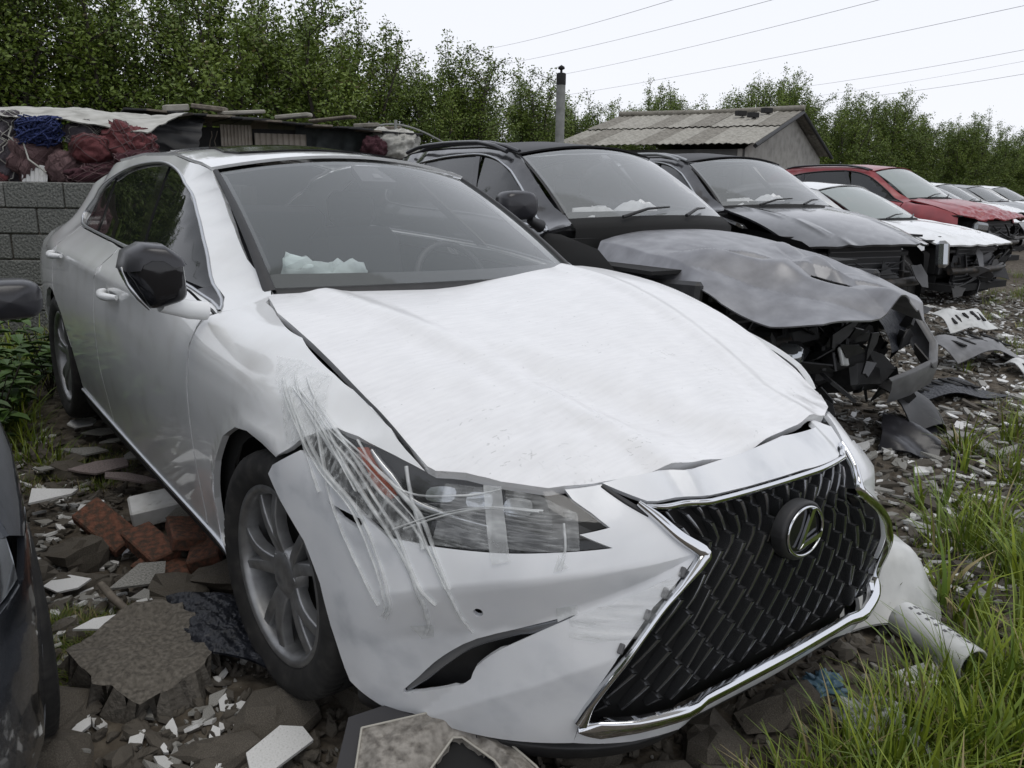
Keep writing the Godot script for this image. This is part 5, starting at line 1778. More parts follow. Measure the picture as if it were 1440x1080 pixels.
	M.bark = tri(mat(Color(0.06, 0.05, 0.04), 0.95), noise_tex(256, 67, 0.03, 4, [[0.0, gl(0.03, 0.025, 0.02)], [1.0, gl(0.09, 0.08, 0.065)]]), 1.5)
	M.leather = tri(mat(Color(0.3, 0.28, 0.25), 0.6), noise_tex(512, 68, 0.02, 6, [[0.0, gl(0.05, 0.044, 0.038)], [0.33, gl(0.17, 0.155, 0.135)], [0.6, gl(0.29, 0.27, 0.24)], [1.0, gl(0.38, 0.355, 0.32)]]), 3.5, bump_tex(512, 69, 0.04, 5, 5.0), 0.7)
	M.piping = mat(Color(0.42, 0.40, 0.35), 0.6)
	M.rubber_sheet = tri(mat(Color(0.02, 0.022, 0.03), 0.5), noise_tex(256, 70, 0.03, 4, [[0.0, gl(0.006, 0.007, 0.010)], [1.0, gl(0.022, 0.025, 0.036)]]), 2.0, bump_tex(256, 71, 0.05, 3, 6.0), 1.0)
	M.white_plastic = tri(mat(Color(0.6, 0.6, 0.6), 0.4), noise_tex(256, 72, 0.02, 5, [[0.0, gl(0.36, 0.37, 0.36)], [0.5, gl(0.58, 0.59, 0.58)], [1.0, gl(0.68, 0.69, 0.68)]]), 1.5)
	M.blue_plastic = mat(Color(0.12, 0.22, 0.30), 0.4)
	M.bag = mat(Color(0.45, 0.47, 0.46), 0.35)
	M.bumper_grey = tri(mat(Color(0.2, 0.2, 0.2), 0.4), noise_tex(256, 73, 0.02, 5, [[0.0, gl(0.09, 0.09, 0.092)], [1.0, gl(0.20, 0.20, 0.205)]]), 1.5)

# ------------------------------------------------------------------ the ground
var hill := FastNoiseLite.new()
var hill2 := FastNoiseLite.new()

func ground_y(x: float, z: float) -> float:
	var near := 1.0 - sst(12.0, 30.0, Vector2(x, z + 4.0).length())
	var y := 0.05 * hill.get_noise_2d(x * 10.0, z * 10.0) + 0.035 * hill2.get_noise_2d(x * 40.0, z * 40.0) * near
	# the yard falls a little towards the camera's right; flat strips where the sedan stands
	y += 0.022 * clampf(-(z + 2.4) * 0.55 - x * 0.15, -1.0, 3.0)
	return y - 0.02

func axis_steps(lo: float, hi: float, a: float, b: float, step: float) -> Array:
	var r := []
	var x := a
	while x <= b + 1e-4:
		r.append(x); x += step
	var s := step
	var p: float = r[-1]
	while p < hi:
		s *= 1.35; p += s; r.append(minf(p, hi))
	s = step; p = r[0]
	while p > lo:
		s *= 1.35; p -= s; r.push_front(maxf(p, lo))
	return r

func build_ground() -> void:
	hill.seed = 101; hill.frequency = 0.03
	hill2.seed = 102; hill2.frequency = 0.03; hill2.fractal_octaves = 4
	var xs := axis_steps(-400, 400, -4.5, 6.0, 0.07)
	var zs := axis_steps(-500, 60, -9.0, -0.3, 0.07)
	var rows := []
	for z in zs:
		var row := []
		for x in xs:
			row.append(Vector3(x, ground_y(x, z), z))
		rows.append(row)
	var mb := MB.new()
	mb.grid(rows, true)
	var g := obj("ground", mb.mesh(), M.earth)
	struct(g)

# ------------------------------------------------------------------ rubble
func rock_mesh(sd: int, flat: float, facets: int) -> ArrayMesh:
	var r := RandomNumberGenerator.new()
	r.seed = sd
	var planes := []
	for k in facets:
		var d := Vector3(r.randfn(), r.randfn(), r.randfn()).normalized()
		planes.append([d, r.randf_range(0.45, 0.85)])
	var ico := SphereMesh.new()
	ico.radial_segments = 10
	ico.rings = 6
	ico.radius = 1.0
	ico.height = 2.0
	var a := ico.get_mesh_arrays()
	var v: PackedVector3Array = a[Mesh.ARRAY_VERTEX]
	var id: PackedInt32Array = a[Mesh.ARRAY_INDEX]
	for k in v.size():
		var d := v[k].normalized()
		var q := 1.0
		for p in planes:
			var c: float = d.dot(p[0])
			if c > 0.05:
				q = minf(q, p[1] / c)
		var w := d * q
		w.y *= flat
		w *= 1.0 + 0.13 * sin(d.x * 7.0 + sd) * cos(d.z * 6.0 + sd * 2.0) + 0.07 * sin(d.y * 13.0 + d.x * 9.0 + sd)
		v[k] = w
	var mb := MB.new()
	for k in range(0, id.size(), 3):
		mb.ftri(v[id[k]], v[id[k + 2]], v[id[k + 1]])
	return mb.mesh()

func shard_mesh(sd: int, thick: float, n := 6) -> ArrayMesh:
	var r := RandomNumberGenerator.new()
	r.seed = sd
	var pl := PackedVector2Array()
	for k in n:
		var a := TAU * (k + r.randf_range(-0.3, 0.3)) / n
		pl.append(Vector2(cos(a), sin(a) * r.randf_range(0.45, 0.85)) * r.randf_range(0.42, 1.1))
	var mb := MB.new()
	mb.prism(pl, thick, Transform3D(Basis(Vector3.RIGHT, -PI / 2)))
	return mb.mesh()

func put(called: String, mesh: Mesh, m: Material, at: Transform3D, label: String, category: String, group := "") -> MeshInstance3D:
	var o := obj(called, mesh, m, self, at)
	tag(o, label, category, group)
	return o

func poly_of(a: PackedVector2Array) -> PackedVector2Array:
	# broken outline: every side jogs in and out
	var r := PackedVector2Array()
	for k in a.size():
		var p := a[k]
		var q := a[(k + 1) % a.size()]
		for j in 4:
			r.append(p.lerp(q, j / 4.0) + Vector2(sin(k * 7.0 + j * 3.1), cos(k * 5.0 + j * 4.3)) * 0.008)
	if Geometry2D.is_polygon_clockwise(r):
		r.reverse()
	return r

func on_ground(x: float, z: float, lift: float, e: Vector3, s: Vector3) -> Transform3D:
	return Transform3D(Basis.from_euler(e).scaled_local(s), Vector3(x, ground_y(x, z) + lift, z))

# sedan's own plan, to keep stones out of its body and wheels: along, across (metres from the front axle)
func nth(n: int) -> String:
	var s := "th"
	if n % 100 < 11 or n % 100 > 13:
		s = ["th", "st", "nd", "rd", "th", "th", "th", "th", "th", "th"][n % 10]
	return str(n) + s

# pieces alike but for their place: count them off by nearness to the camera
func by_nearness(names: String, label: String) -> void:
	var a := []
	for o in get_children():
		if o.has_meta("group") and o.get_meta("group") == names: a.append(o)
	a.sort_custom(func(p, q): return p.position.length() < q.position.length())
	for k in a.size():
		a[k].set_meta("label", label % nth(k + 1))

func sedan_uv(x: float, z: float) -> Vector2:
	var d := Vector2(x - 0.0827, z + 2.5156)
	return Vector2(d.x * 0.6148 + d.y * 0.7883, d.x * -0.7882 + d.y * 0.6152)

func build_rubble() -> void:
	var r := RandomNumberGenerator.new()
	r.seed = 5
	var rocks := []
	for k in 8:
		rocks.append(rock_mesh(200 + k, 0.62 + 0.06 * (k % 4), 9 + k % 4))
	var shards := []
	for k in 8:
		shards.append(shard_mesh(300 + k, 0.16, 5 + k % 3))
	# named pieces on the strip between the dark car and the sedan
	var mb := MB.new()
	var slab := PackedVector2Array([Vector2(-1.22, 1.99), Vector2(-1.16, 2.21), Vector2(-1.06, 2.26), Vector2(-0.95, 2.22), Vector2(-0.84, 2.10), Vector2(-0.83, 1.97), Vector2(-0.94, 1.83), Vector2(-1.08, 1.88)])
	for k in slab.size(): slab[k] -= Vector2(-1.03, 2.05)
	patch(mb, func(p: Vector2): return Vector3(p.x, 0.045 + 0.030 * hill2.get_noise_2d(p.x * 90.0, p.y * 90.0) + 0.012 * hill2.get_noise_2d(p.x * 400.0, p.y * 400.0), -p.y), poly_of(slab), [], Vector2(0.016, 0.016), 0.10, 1.0)
	put("concrete_slab", mb.mesh(), M.concrete, on_ground(-1.03, -2.05, 0.055, Vector3(0.10, 0.0, -0.06), Vector3.ONE), "broad flat concrete slab lying left of the sedan's front wheel", "concrete slab")
	# black wheel-arch liner
	mb = MB.new()
	var rows := []
	for j in 13:
		var row := []
		for k in 17:
			var u := k / 16.0
			var v := j / 12.0
			var p := Vector3(lerpf(-1.08, -0.92, v) + lerpf(0.0, 0.36, u), 0, lerpf(-2.32, -2.06, v) + lerpf(0.0, 0.02, u) + 0.10 * v * u)
			var cell := 0.012 * maxf(0.0, sin(u * 30.0) * sin(v * 22.0))
			p.y = ground_y(p.x, p.z) + 0.085 + 0.05 * sin(u * 3.0 + 0.4) - 0.03 * v + cell
			row.append(p)
		rows.append(row)
	mb.grid(rows, true)
	var under := []
	for row in rows:
		var w := []
		for p in row: w.append(p - Vector3(0, 0.006, 0))
		under.append(w)
	mb.grid(under, false)
	put("arch_liner", mb.mesh(), M.rubber_sheet, Transform3D.IDENTITY, "dimpled dark blue-black plastic liner beside the sedan's front tyre", "plastic liner")
	var bm := MB.new()
	bm.box(Transform3D.IDENTITY, Vector3(0.115, 0.053, 0.23), 0.006)
	var brick := bm.mesh()
	for q in [[-1.33, -2.78, 0.10, 0.2, 0.9, 0.10, "orange-red brick at the left of the little brick heap by the sill"], [-1.22, -2.83, 0.12, 0.0, 0.5, -0.2, "red brick in the middle of the little brick heap by the sill"], [-1.11, -2.76, 0.10, 0.15, 0.2, 0.25, "red brick at the right of the little brick heap, nearest the wheel"], [-1.52, -2.84, 0.15, 0.5, 1.2, 0.5, "broken orange brick propped on a dark stump of concrete"], [-1.24, -2.70, 0.05, 0.1, 1.3, 0.1, "dirt-covered brick at the foot of the little brick heap"]]:
		put("brick", brick, M.brick, on_ground(q[0], q[1], q[2] - 0.03, Vector3(q[3], q[4], q[5]), Vector3.ONE), q[6], "brick", "red bricks beside the sedan's sill")
	put("concrete_stump", rocks[3], M.concrete_dark, on_ground(-1.56, -2.74, 0.06, Vector3(0, 0.4, 0), Vector3(0.12, 0.14, 0.11)), "round dark concrete stump below the propped orange brick", "concrete chunk")
	# pale tile pieces, each where the photo shows it: x, z, size, lift, tilt, turn, material, label
	var pieces := [
		[-1.91, -3.22, 0.15, 0.10, 0.06, 0.3, "tile", "large clean white tile piece nearest the dark car"],
		[-1.72, -3.08, 0.08, 0.08, 0.1, 1.2, "tile", "narrow white tile piece just right of the large white one"],
		[-1.66, -2.98, 0.10, 0.09, -0.1, 0.1, "tile", "white tile piece lying flat in front of the large white one"],
		[-1.25, -2.55, 0.135, 0.06, 0.25, 0.7, "tile_grey", "pale grey curved ceramic piece in front of the bricks"],
		[-1.50, -2.50, 0.075, 0.05, 0.2, 0.2, "tile", "small white triangular tile left of the curved ceramic piece"],
		[-1.23, -2.20, 0.07, 0.07, 0.15, 0.4, "tile", "thin white tile sliver behind the concrete slab"],
		[-1.14, -2.30, 0.045, 0.08, 0.5, 1.0, "tile", "tiny white tile at the end of the wooden stick"],
		[-0.55, -1.70, 0.105, 0.06, 0.2, 0.5, "tile", "white tile fragment at the photo's lower edge by the seat part"],
		[-1.20, -2.42, 0.06, 0.06, 0.1, 0.9, "tile_grey", "crumpled pale scrap below the curved ceramic piece"],
		[-1.94, -3.62, 0.17, 0.06, 0.1, 0.6, "tile_pink", "large pinkish floor tile left of the sedan's doors"],
		[-1.68, -3.40, 0.15, 0.08, 0.15, 1.4, "tile_pink", "broken pinkish tile close under the sedan's door"],
		[-2.14, -3.87, 0.14, 0.05, 0.0, 0.2, "tile_grey", "grey flat stone tile behind the pinkish ones"],
		[-2.32, -4.20, 0.11, 0.08, 0.1, 0.9, "tile", "white tile near the sedan's rear wheel"],
		[-2.18, -4.12, 0.09, 0.06, 0.2, 0.3, "tile_grey", "grey tile near the sedan's rear wheel"],
		[-2.05, -3.98, 0.09, 0.07, 0.1, 2.0, "tile_grey", "grey tile between the rear wheel and the pinkish tiles"],
		[-1.81, -3.78, 0.10, 0.07, 0.2, 0.1, "tile_grey", "grey tile leaning under the rear door"],
		[-2.15, -3.60, 0.10, 0.05, -0.1, 0.5, "tile_grey", "grey tile beside the dark car, behind the large white one"],
		[-1.30, -2.98, 0.09, 0.10, 0.9, 0.9, "tile_grey", "upright grey tile leaning on the brick heap"]]
	var k := 0
	for q in pieces:
		var s: float = q[2]
		put("tile_shard", shards[k % 8], M[q[6]], on_ground(q[0], q[1], q[3], Vector3(q[4], q[5] * 2.0, q[4] * 0.5 - 0.05), Vector3(s, 0.055 if s > 0.1 else 0.045, s)), q[7], "tile piece", "ceramic pieces by the sedan's right side")
		k += 1
	mb = MB.new()
	mb.box(Transform3D.IDENTITY, Vector3(0.19, 0.08, 0.15), 0.008)
	put("tile_stack", mb.mesh(), M.tile, on_ground(-1.46, -3.12, 0.09, Vector3(0.15, 0.5, 0.1), Vector3.ONE), "thick broken white block under the sedan's front door", "ceramic block")
	mb = MB.new()
	mb.tube([Vector3(-1.35, ground_y(-1.35, -2.45) + 0.07, -2.45), Vector3(-1.27, ground_y(-1.27, -2.36) + 0.075, -2.36), Vector3(-1.19, ground_y(-1.19, -2.29) + 0.06, -2.29)], [0.013, 0.014, 0.012], 7)
	put("wooden_stick", mb.mesh(), M.wood, Transform3D.IDENTITY, "short pale wooden stick on the bare earth left of the liner", "stick")
	# loose concrete lumps down the strip, under the nose and round the front wheel
	var n := 0
	var tries := 0
	while n < 170 and tries < 4000:
		tries += 1
		var u := r.randf_range(-3.2, 1.4)
		var v := r.randf_range(0.60, 1.75)
		if tries % 3 == 0:
			u = r.randf_range(0.1, 1.6); v = r.randf_range(-0.9, 1.5)
		if u > -0.45 and u < 0.45 and v < 1.02: continue
		if v < 0.95 and u < -0.4: continue
		var x := 0.0827 + 0.6148 * u - 0.7882 * v
		var z := -2.5156 + 0.7883 * u + 0.6152 * v
		if Vector2(x + 1.03, z + 2.05).length() < 0.2: continue
		if z > -1.2: continue
		var big := r.randf()
		var s := r.randf_range(0.025, 0.06) if big < 0.8 else r.randf_range(0.06, 0.10)
		if v < 0.93: s = minf(s, 0.07)
		var lab := "jagged dark concrete lump in the rubble left of the sedan"
		var gr := "concrete lumps left of the sedan"
		if u > 0.45:
			lab = "dark concrete lump on the ground under or before the sedan's nose"
			gr = "concrete lumps before the sedan's nose"
		put("concrete_chunk", rocks[r.randi() % 8], M.concrete_dark if r.randf() < 0.72 else M.concrete, on_ground(x, z, s * 0.25, Vector3(r.randf_range(-0.4, 0.4), r.randf() * TAU, r.randf_range(-0.4, 0.4)), Vector3(s * r.randf_range(0.9, 1.6), s, s * r.randf_range(0.8, 1.2))), lab, "concrete chunk", gr)
		n += 1
	for q in [[-0.72, -1.72, 0.09], [-0.95, -1.62, 0.09], [-0.60, -1.86, 0.10], [-1.12, -1.72, 0.11], [-0.42, -1.98, 0.10], [-0.98, -2.62, 0.13], [-1.10, -2.50, 0.10], [-0.80, -1.58, 0.09], [0.35, -1.62, 0.12], [0.22, -1.74, 0.09], [0.52, -1.80, 0.13], [0.75, -1.95, 0.12]]:
		put("boulder", rocks[int(absf(q[0] * 37)) % 8], M.concrete_dark, on_ground(q[0], q[1], q[2] * 0.2, Vector3(0.1, q[0] * 9.0, 0.15), Vector3(q[2] * 1.3, q[2] * 0.8, q[2])), "big rough dark stone among the rubble in the foreground", "stone", "big stones in the foreground")
	# slate-like shards and pale ceramic bits on the right, between the grass and the wrecks
	n = 0
	tries = 0
	while n < 300 and tries < 6000:
		tries += 1
		var z := -r.randf_range(2.5, 9.5)
		var x := r.randf_range(1.2, 1.2 + (-z) * 0.62)
		var suv := Vector2(x - 1.22, z + 5.0)
		var uu := suv.x * 0.533 + suv.y * 0.846
		var vv := suv.x * -0.846 + suv.y * 0.533
		if uu < 0.8 and absf(vv) < 1.0: continue
		var s2 := Vector2(x - 2.87, z + 7.7)
		if s2.x * 0.30 + s2.y * 0.95 < 0.9 and absf(s2.x * -0.95 + s2.y * 0.30) < 1.0: continue
		var sp := sedan_uv(x, z)
		if absf(sp.y) < 1.0 and sp.x < 1.05: continue
		var pale := r.randf()
		var s := r.randf_range(0.035, 0.085)
		var m: Material = M.tile if pale < 0.30 else (M.tile_grey if pale < 0.72 else M.concrete_dark)
		var lab := "white broken ceramic bit on the stony ground right of the sedan" if pale < 0.30 else ("grey flat stone shard on the stony ground right of the sedan" if pale < 0.72 else "dark flat stone shard on the stony ground right of the sedan")
		put("stone_shard", shards[r.randi() % 8], m, on_ground(x, z, 0.012 + 0.01 * r.randf(), Vector3(r.randf_range(-0.25, 0.25), r.randf() * TAU, r.randf_range(-0.25, 0.25)), Vector3(s * 1.5, 0.10, s)), lab, "stone shard", "shards right of the sedan, " + ("white" if pale < 0.30 else ("grey" if pale < 0.72 else "dark")))
		n += 1
	by_nearness("concrete lumps left of the sedan", "dark concrete lump in the rubble left of the sedan, %s nearest the camera there")
	by_nearness("concrete lumps before the sedan's nose", "dark concrete lump under or before the sedan's nose, %s nearest the camera there")
	by_nearness("big stones in the foreground", "big rough dark stone in the foreground rubble, %s nearest the camera")
	for w in ["white", "grey", "dark"]:
		by_nearness("shards right of the sedan, " + w, w + " flat shard on the stony ground right of the sedan, %s nearest the camera")
	# flat chips too many to count: pale and grey, thick on the right, thinner on the left
	for kind in 3:
		var mm := MultiMesh.new()
		mm.transform_format = MultiMesh.TRANSFORM_3D
		mm.mesh = shards[1 + kind * 2]
		var spots := []
		for j in 2600:
			var z := -r.randf_range(2.6, 12.0)
			var x := r.randf_range(1.1, 1.0 + (-z) * 0.66)
			if j % 5 == 0:
				var u := r.randf_range(-3.4, 1.2)
				var v := r.randf_range(0.95, 1.7)
				x = 0.0827 + 0.6148 * u - 0.7882 * v
				z = -2.5156 + 0.7883 * u + 0.6152 * v
			var sp := sedan_uv(x, z)
			if absf(sp.y) < 0.98 and sp.x < 1.05: continue
			var s := r.randf_range(0.014, 0.042)
			spots.append(Transform3D(Basis.from_euler(Vector3(r.randf_range(-0.4, 0.4), r.randf() * TAU, r.randf_range(-0.4, 0.4))).scaled_local(Vector3(s * 1.3, 0.06, s)), Vector3(x, ground_y(x, z) + 0.008 + 0.01 * r.randf(), z)))
		mm.instance_count = spots.size()
		for j in spots.size(): mm.set_instance_transform(j, spots[j])
		var co := MultiMeshInstance3D.new()
		co.name = numbered("stone_chips")
		co.multimesh = mm
		co.material_override = [M.tile, M.tile_grey, M.concrete][kind]
		add_child(co, true)
		tag(co, ["small white chips strewn among the stones", "small grey chips strewn among the stones", "small brownish chips strewn among the stones"][kind], "chips")
		stuff(co)
	# gravel too small to pick apart
	for kind in 2:
		var mm := MultiMesh.new()
		mm.transform_format = MultiMesh.TRANSFORM_3D
		mm.mesh = rocks[2 + kind * 3]
		var cnt := 12000 if kind == 0 else 5000
		mm.instance_count = cnt
		for j in cnt:
			var z := -1.1 - 11.0 * pow(r.randf(), 1.7)
			var x := r.randf_range(0.75 * z - 0.4, -0.75 * z + 0.4)
			var s := r.randf_range(0.006, 0.026) if kind == 0 else r.randf_range(0.005, 0.020)
			if kind == 1 and x < 0.9 + 0.2 * z and r.randf() < 0.85: s *= 0.4
			mm.set_instance_transform(j, Transform3D(Basis.from_euler(Vector3(r.randf() * 6, r.randf() * 6, r.randf() * 6)).scaled_local(Vector3(s * 1.4, s, s)), Vector3(x, ground_y(x, z) + s * 0.3, z)))
		var go := MultiMeshInstance3D.new()
		go.name = numbered("gravel")
		go.multimesh = mm
		go.material_override = M.concrete_dark if kind == 0 else M.tile_grey
		add_child(go, true)
		tag(go, ["loose dark gravel strewn over the bare earth", "loose pale grit strewn over the bare earth"][kind], "gravel")
		stuff(go)

# ------------------------------------------------------------------ plants
func blade(mb: MB, at: Vector3, dir: float, h: float, w: float, lean: float, col: Color, seg := 4) -> void:
	var d := Vector3(cos(dir), 0, sin(dir))
	var b := Vector3(-sin(dir), 0, cos(dir))
	var first := mb.v.size()
	for k in seg + 1:
		var t := float(k) / seg
		var p := at + Vector3(0, h * t * (1.0 - 0.35 * lean * t), 0) + d * (h * lean * t * t)
		var ww := w * (1.0 - pow(t, 1.6)) * 0.5 + 0.0004
		var nn := (Vector3(0, 1, 0) * lean * t * 2.0 + d * -1.0 + b * 0.2).normalized()
		mb.vert(p - b * ww, nn, col); mb.vert(p + b * ww, nn, col)
	for k in seg:
		var a := first + k * 2
		mb.tri(a, a + 2, a + 1); mb.tri(a + 1, a + 2, a + 3)

func tuft_mesh(sd: int, n: int, h: float, spread: float, w: float, tone: float) -> ArrayMesh:
	var r := RandomNumberGenerator.new()
	r.seed = sd
	var mb := MB.new()
	mb.use_c = true
	for k in n:
		var a := r.randf() * TAU
		var rad := spread * sqrt(r.randf())
		var g := r.randf()
		var col := Color(0.095 + 0.130 * g, 0.155 + 0.125 * g, 0.012 + 0.018 * r.randf()) * tone
		if r.randf() < 0.11: col = Color(0.30, 0.25, 0.12)
		blade(mb, Vector3(cos(a) * rad, -0.01, sin(a) * rad), a + r.randf_range(-0.7, 0.7), h * r.randf_range(0.45, 1.1), w * r.randf_range(0.6, 1.2), r.randf_range(0.15, 0.95), col)
	return mb.mesh()

func scatter_grass(called: String, label: String, meshes: Array, spots: Array) -> void:
	for k in meshes.size():
		var mine := []
		for j in spots.size():
			if j % meshes.size() == k: mine.append(spots[j])
		var mm := MultiMesh.new()
		mm.transform_format = MultiMesh.TRANSFORM_3D
		mm.mesh = meshes[k]
		mm.instance_count = mine.size()
		for j in mine.size():
			mm.set_instance_transform(j, mine[j])
		var o := MultiMeshInstance3D.new()
		o.name = numbered(called)
		o.multimesh = mm
		o.material_override = M.grass
		add_child(o, true)
		tag(o, label, "grass")
		stuff(o)

func build_grass() -> void:
	var r := RandomNumberGenerator.new()
	r.seed = 77
	var tall := []
	for k in 4: tall.append(tuft_mesh(400 + k, 15, 0.25, 0.07, 0.009, 1.0))
	var short := []
	for k in 3: short.append(tuft_mesh(420 + k, 18, 0.13, 0.07, 0.005, 0.9))
	var spots := []
	var low := []
	var patch_n := FastNoiseLite.new()
	patch_n.seed = 55
	patch_n.frequency = 0.9
	for k in 9000:
		var z := -r.randf_range(1.2, 6.5)
		var x := r.randf_range(0.35, 3.9)
		var sp := sedan_uv(x, z)
		if sp.x < 1.08 and absf(sp.y) < 1.02: continue
		var suv := Vector2(x - 1.22, z + 5.0)
		if suv.x * 0.533 + suv.y * 0.846 < 0.75: continue
		# thick in the right foreground, thin and patchy behind
		var edge := 0.50 + 0.80 * (-z - 1.6)
		var dens := sst(edge - 0.15, edge + 0.35, x) * (1.0 - sst(3.0, 3.6, -z) * sst(-1.0, -0.2, -(x - 1.75) / 0.8))
		if z < -3.1: dens *= 0.15 + 0.85 * sst(-0.02, 0.22, patch_n.get_noise_2d(x, z))
		if z < -4.4 and x < 2.75: dens *= 0.12
		dens *= 0.12 + 0.88 * sst(-0.12, 0.2, patch_n.get_noise_2d(x * 1.4 + 7.0, z * 1.4))
		if r.randf() > dens: continue
		var s := r.randf_range(0.6, 1.25) * (1.0 if z > -3.2 else 0.8)
		var t := Transform3D(Basis.from_euler(Vector3(r.randf_range(-0.15, 0.15), r.randf() * TAU, r.randf_range(-0.15, 0.15))).scaled_local(Vector3.ONE * s), Vector3(x, ground_y(x, z), z))
		if r.randf() < 0.62: spots.append(t)
		else: low.append(t)
	# grass under the nose edge and sprigs among the shards
	for k in 260:
		var z := -r.randf_range(1.45, 2.6)
		var x := r.randf_range(0.42, 1.2)
		var sp := sedan_uv(x, z)
		if sp.x < 1.0: continue
		low.append(Transform3D(Basis(Vector3.UP, r.randf() * TAU).scaled_local(Vector3.ONE * r.randf_range(0.7, 1.5)), Vector3(x, ground_y(x, z), z)))
	scatter_grass("tall_grass", "long arching green grass in the right foreground", tall, spots)
	scatter_grass("short_grass", "short green grass between the stones on the right", short, low)
	# broad-bladed clumps and dry straw through the lawn-like grass
	var broad := []
	for k in 420:
		var z := -r.randf_range(1.3, 4.6)
		var x := 0.50 + 0.80 * (-z - 1.6) + r.randf_range(-0.15, 1.4)
		if sedan_uv(x, z).x < 1.1 and absf(sedan_uv(x, z).y) < 1.05: continue
		if patch_n.get_noise_2d(x * 1.7 + 20.0, z * 1.7) < 0.0: continue
		broad.append(Transform3D(Basis.from_euler(Vector3(r.randf_range(-0.2, 0.2), r.randf() * TAU, r.randf_range(-0.2, 0.2))).scaled_local(Vector3.ONE * r.randf_range(0.7, 1.3)), Vector3(x, ground_y(x, z), z)))
	scatter_grass("broad_grass", "broad-bladed yellow-green grass clumps in the right foreground", [tuft_mesh(440, 9, 0.36, 0.05, 0.017, 1.15), tuft_mesh(441, 11, 0.26, 0.05, 0.014, 0.8)], broad)
	# far green strips past the stones
	var far := []
	for k in 900:
		var z := -r.randf_range(6.0, 14.0)
		var x := r.randf_range(0.60, 0.75) * -z + r.randf_range(-0.3, 1.2)
		if patch_n.get_noise_2d(x * 0.6, z * 0.6) < -0.05: continue
		far.append(Transform3D(Basis(Vector3.UP, r.randf() * TAU).scaled_local(Vector3.ONE * r.randf_range(0.6, 1.2)), Vector3(x, ground_y(x, z), z)))
	scatter_grass("far_grass", "green grass patches beyond the stones at the right edge", [short[0]], far)
	# weeds and grass on the left, behind and beside the dark car
	var left := []
	for k in 1500:
		var z := -r.randf_range(3.7, 6.4)
		var x := r.randf_range(-5.2, -2.0)
		var sp := sedan_uv(x, z)
		if sp.y < 1.02 and sp.x > -4.1: continue
		if r.randf() < 0.2 or (z > -4.2 and r.randf() < 0.55): continue
		left.append(Transform3D(Basis(Vector3.UP, r.randf() * TAU).scaled_local(Vector3.ONE * r.randf_range(0.7, 1.5)), Vector3(x, ground_y(x, z), z)))
	scatter_grass("weedy_grass", "rank green grass between the block wall and the sedan's tail", [tall[0], short[1]], left)
	var moss := []
	for k in 130:
		var x := r.randf_range(-1.45, -1.15)
		var z := r.randf_range(-2.35, -2.0)
		moss.append(Transform3D(Basis(Vector3.UP, r.randf() * TAU).scaled_local(Vector3(0.5, 0.35, 0.5)), Vector3(x, ground_y(x, z), z)))
	for k in 90:
		var x := r.randf_range(-2.25, -1.85)
		var z := r.randf_range(-3.95, -3.4)
		moss.append(Transform3D(Basis(Vector3.UP, r.randf() * TAU).scaled_local(Vector3(0.6, 0.5, 0.6)), Vector3(x, ground_y(x, z), z)))
	scatter_grass("rubble_grass", "little green sprigs growing between the rubble by the dark car", [short[2]], moss)
	# broad-leaved weeds by the rear wheel
	for k in 9:
		var q: Array = [[-2.85, -4.5], [-3.0, -4.75], [-2.75, -4.15], [-3.15, -4.4], [-2.9, -4.95], [-3.3, -4.9], [-2.62, -3.9], [-3.45, -5.3], [-3.05, -5.2]][k]
		var o := thing("broadleaf_weed", "leafy green weed between the dark car and sedan's rear wheel, %s nearest the camera" % ["3rd", "5th", "2nd", "4th", "6th", "7th", "1st", "9th", "8th"][k], "weed", Transform3D(Basis(Vector3.UP, k * 1.3), Vector3(q[0], ground_y(q[0], q[1]), q[1])), "broad-leaved weeds by the rear wheel")
		var mb := MB.new()
		mb.use_c = true
		var st := MB.new()
		for j in 7:
			var a := TAU * j / 7.0 + r.randf()
			var h := r.randf_range(0.18, 0.52)
			var tip := Vector3(cos(a) * h * 0.45, h, sin(a) * h * 0.45)
			st.tube([Vector3.ZERO, tip * 0.5 + Vector3(0, 0.05, 0), tip], [0.005, 0.004, 0.002], 5)
			for l in 6:
				var t := 0.3 + 0.7 * l / 5.0
				var p := tip * t + Vector3(0, 0.03, 0)
				var la := a + l * 2.3
				var d := Vector3(cos(la), -0.12 + 0.3 * r.randf(), sin(la)).normalized()
				var b := d.cross(Vector3.UP).normalized()
				var L := r.randf_range(0.07, 0.14)
				var g := r.randf()
				var col := Color(0.045 + 0.03 * g, 0.095 + 0.05 * g, 0.022)
				var up := b.cross(d)
				var pts := [p, p + d * L * 0.35 + b * L * 0.26 + up * 0.012, p + d * L * 0.75 + b * L * 0.17, p + d * L - Vector3(0, L * 0.2, 0), p + d * L * 0.75 - b * L * 0.17, p + d * L * 0.35 - b * L * 0.26 + up * 0.012]
				for e in range(1, 5):
					mb.ftri(pts[0], pts[e], pts[e + 1], col)
		obj("stems", st.mesh(), M.bark, o)
		obj("leaves", mb.mesh(), M.leaf, o)

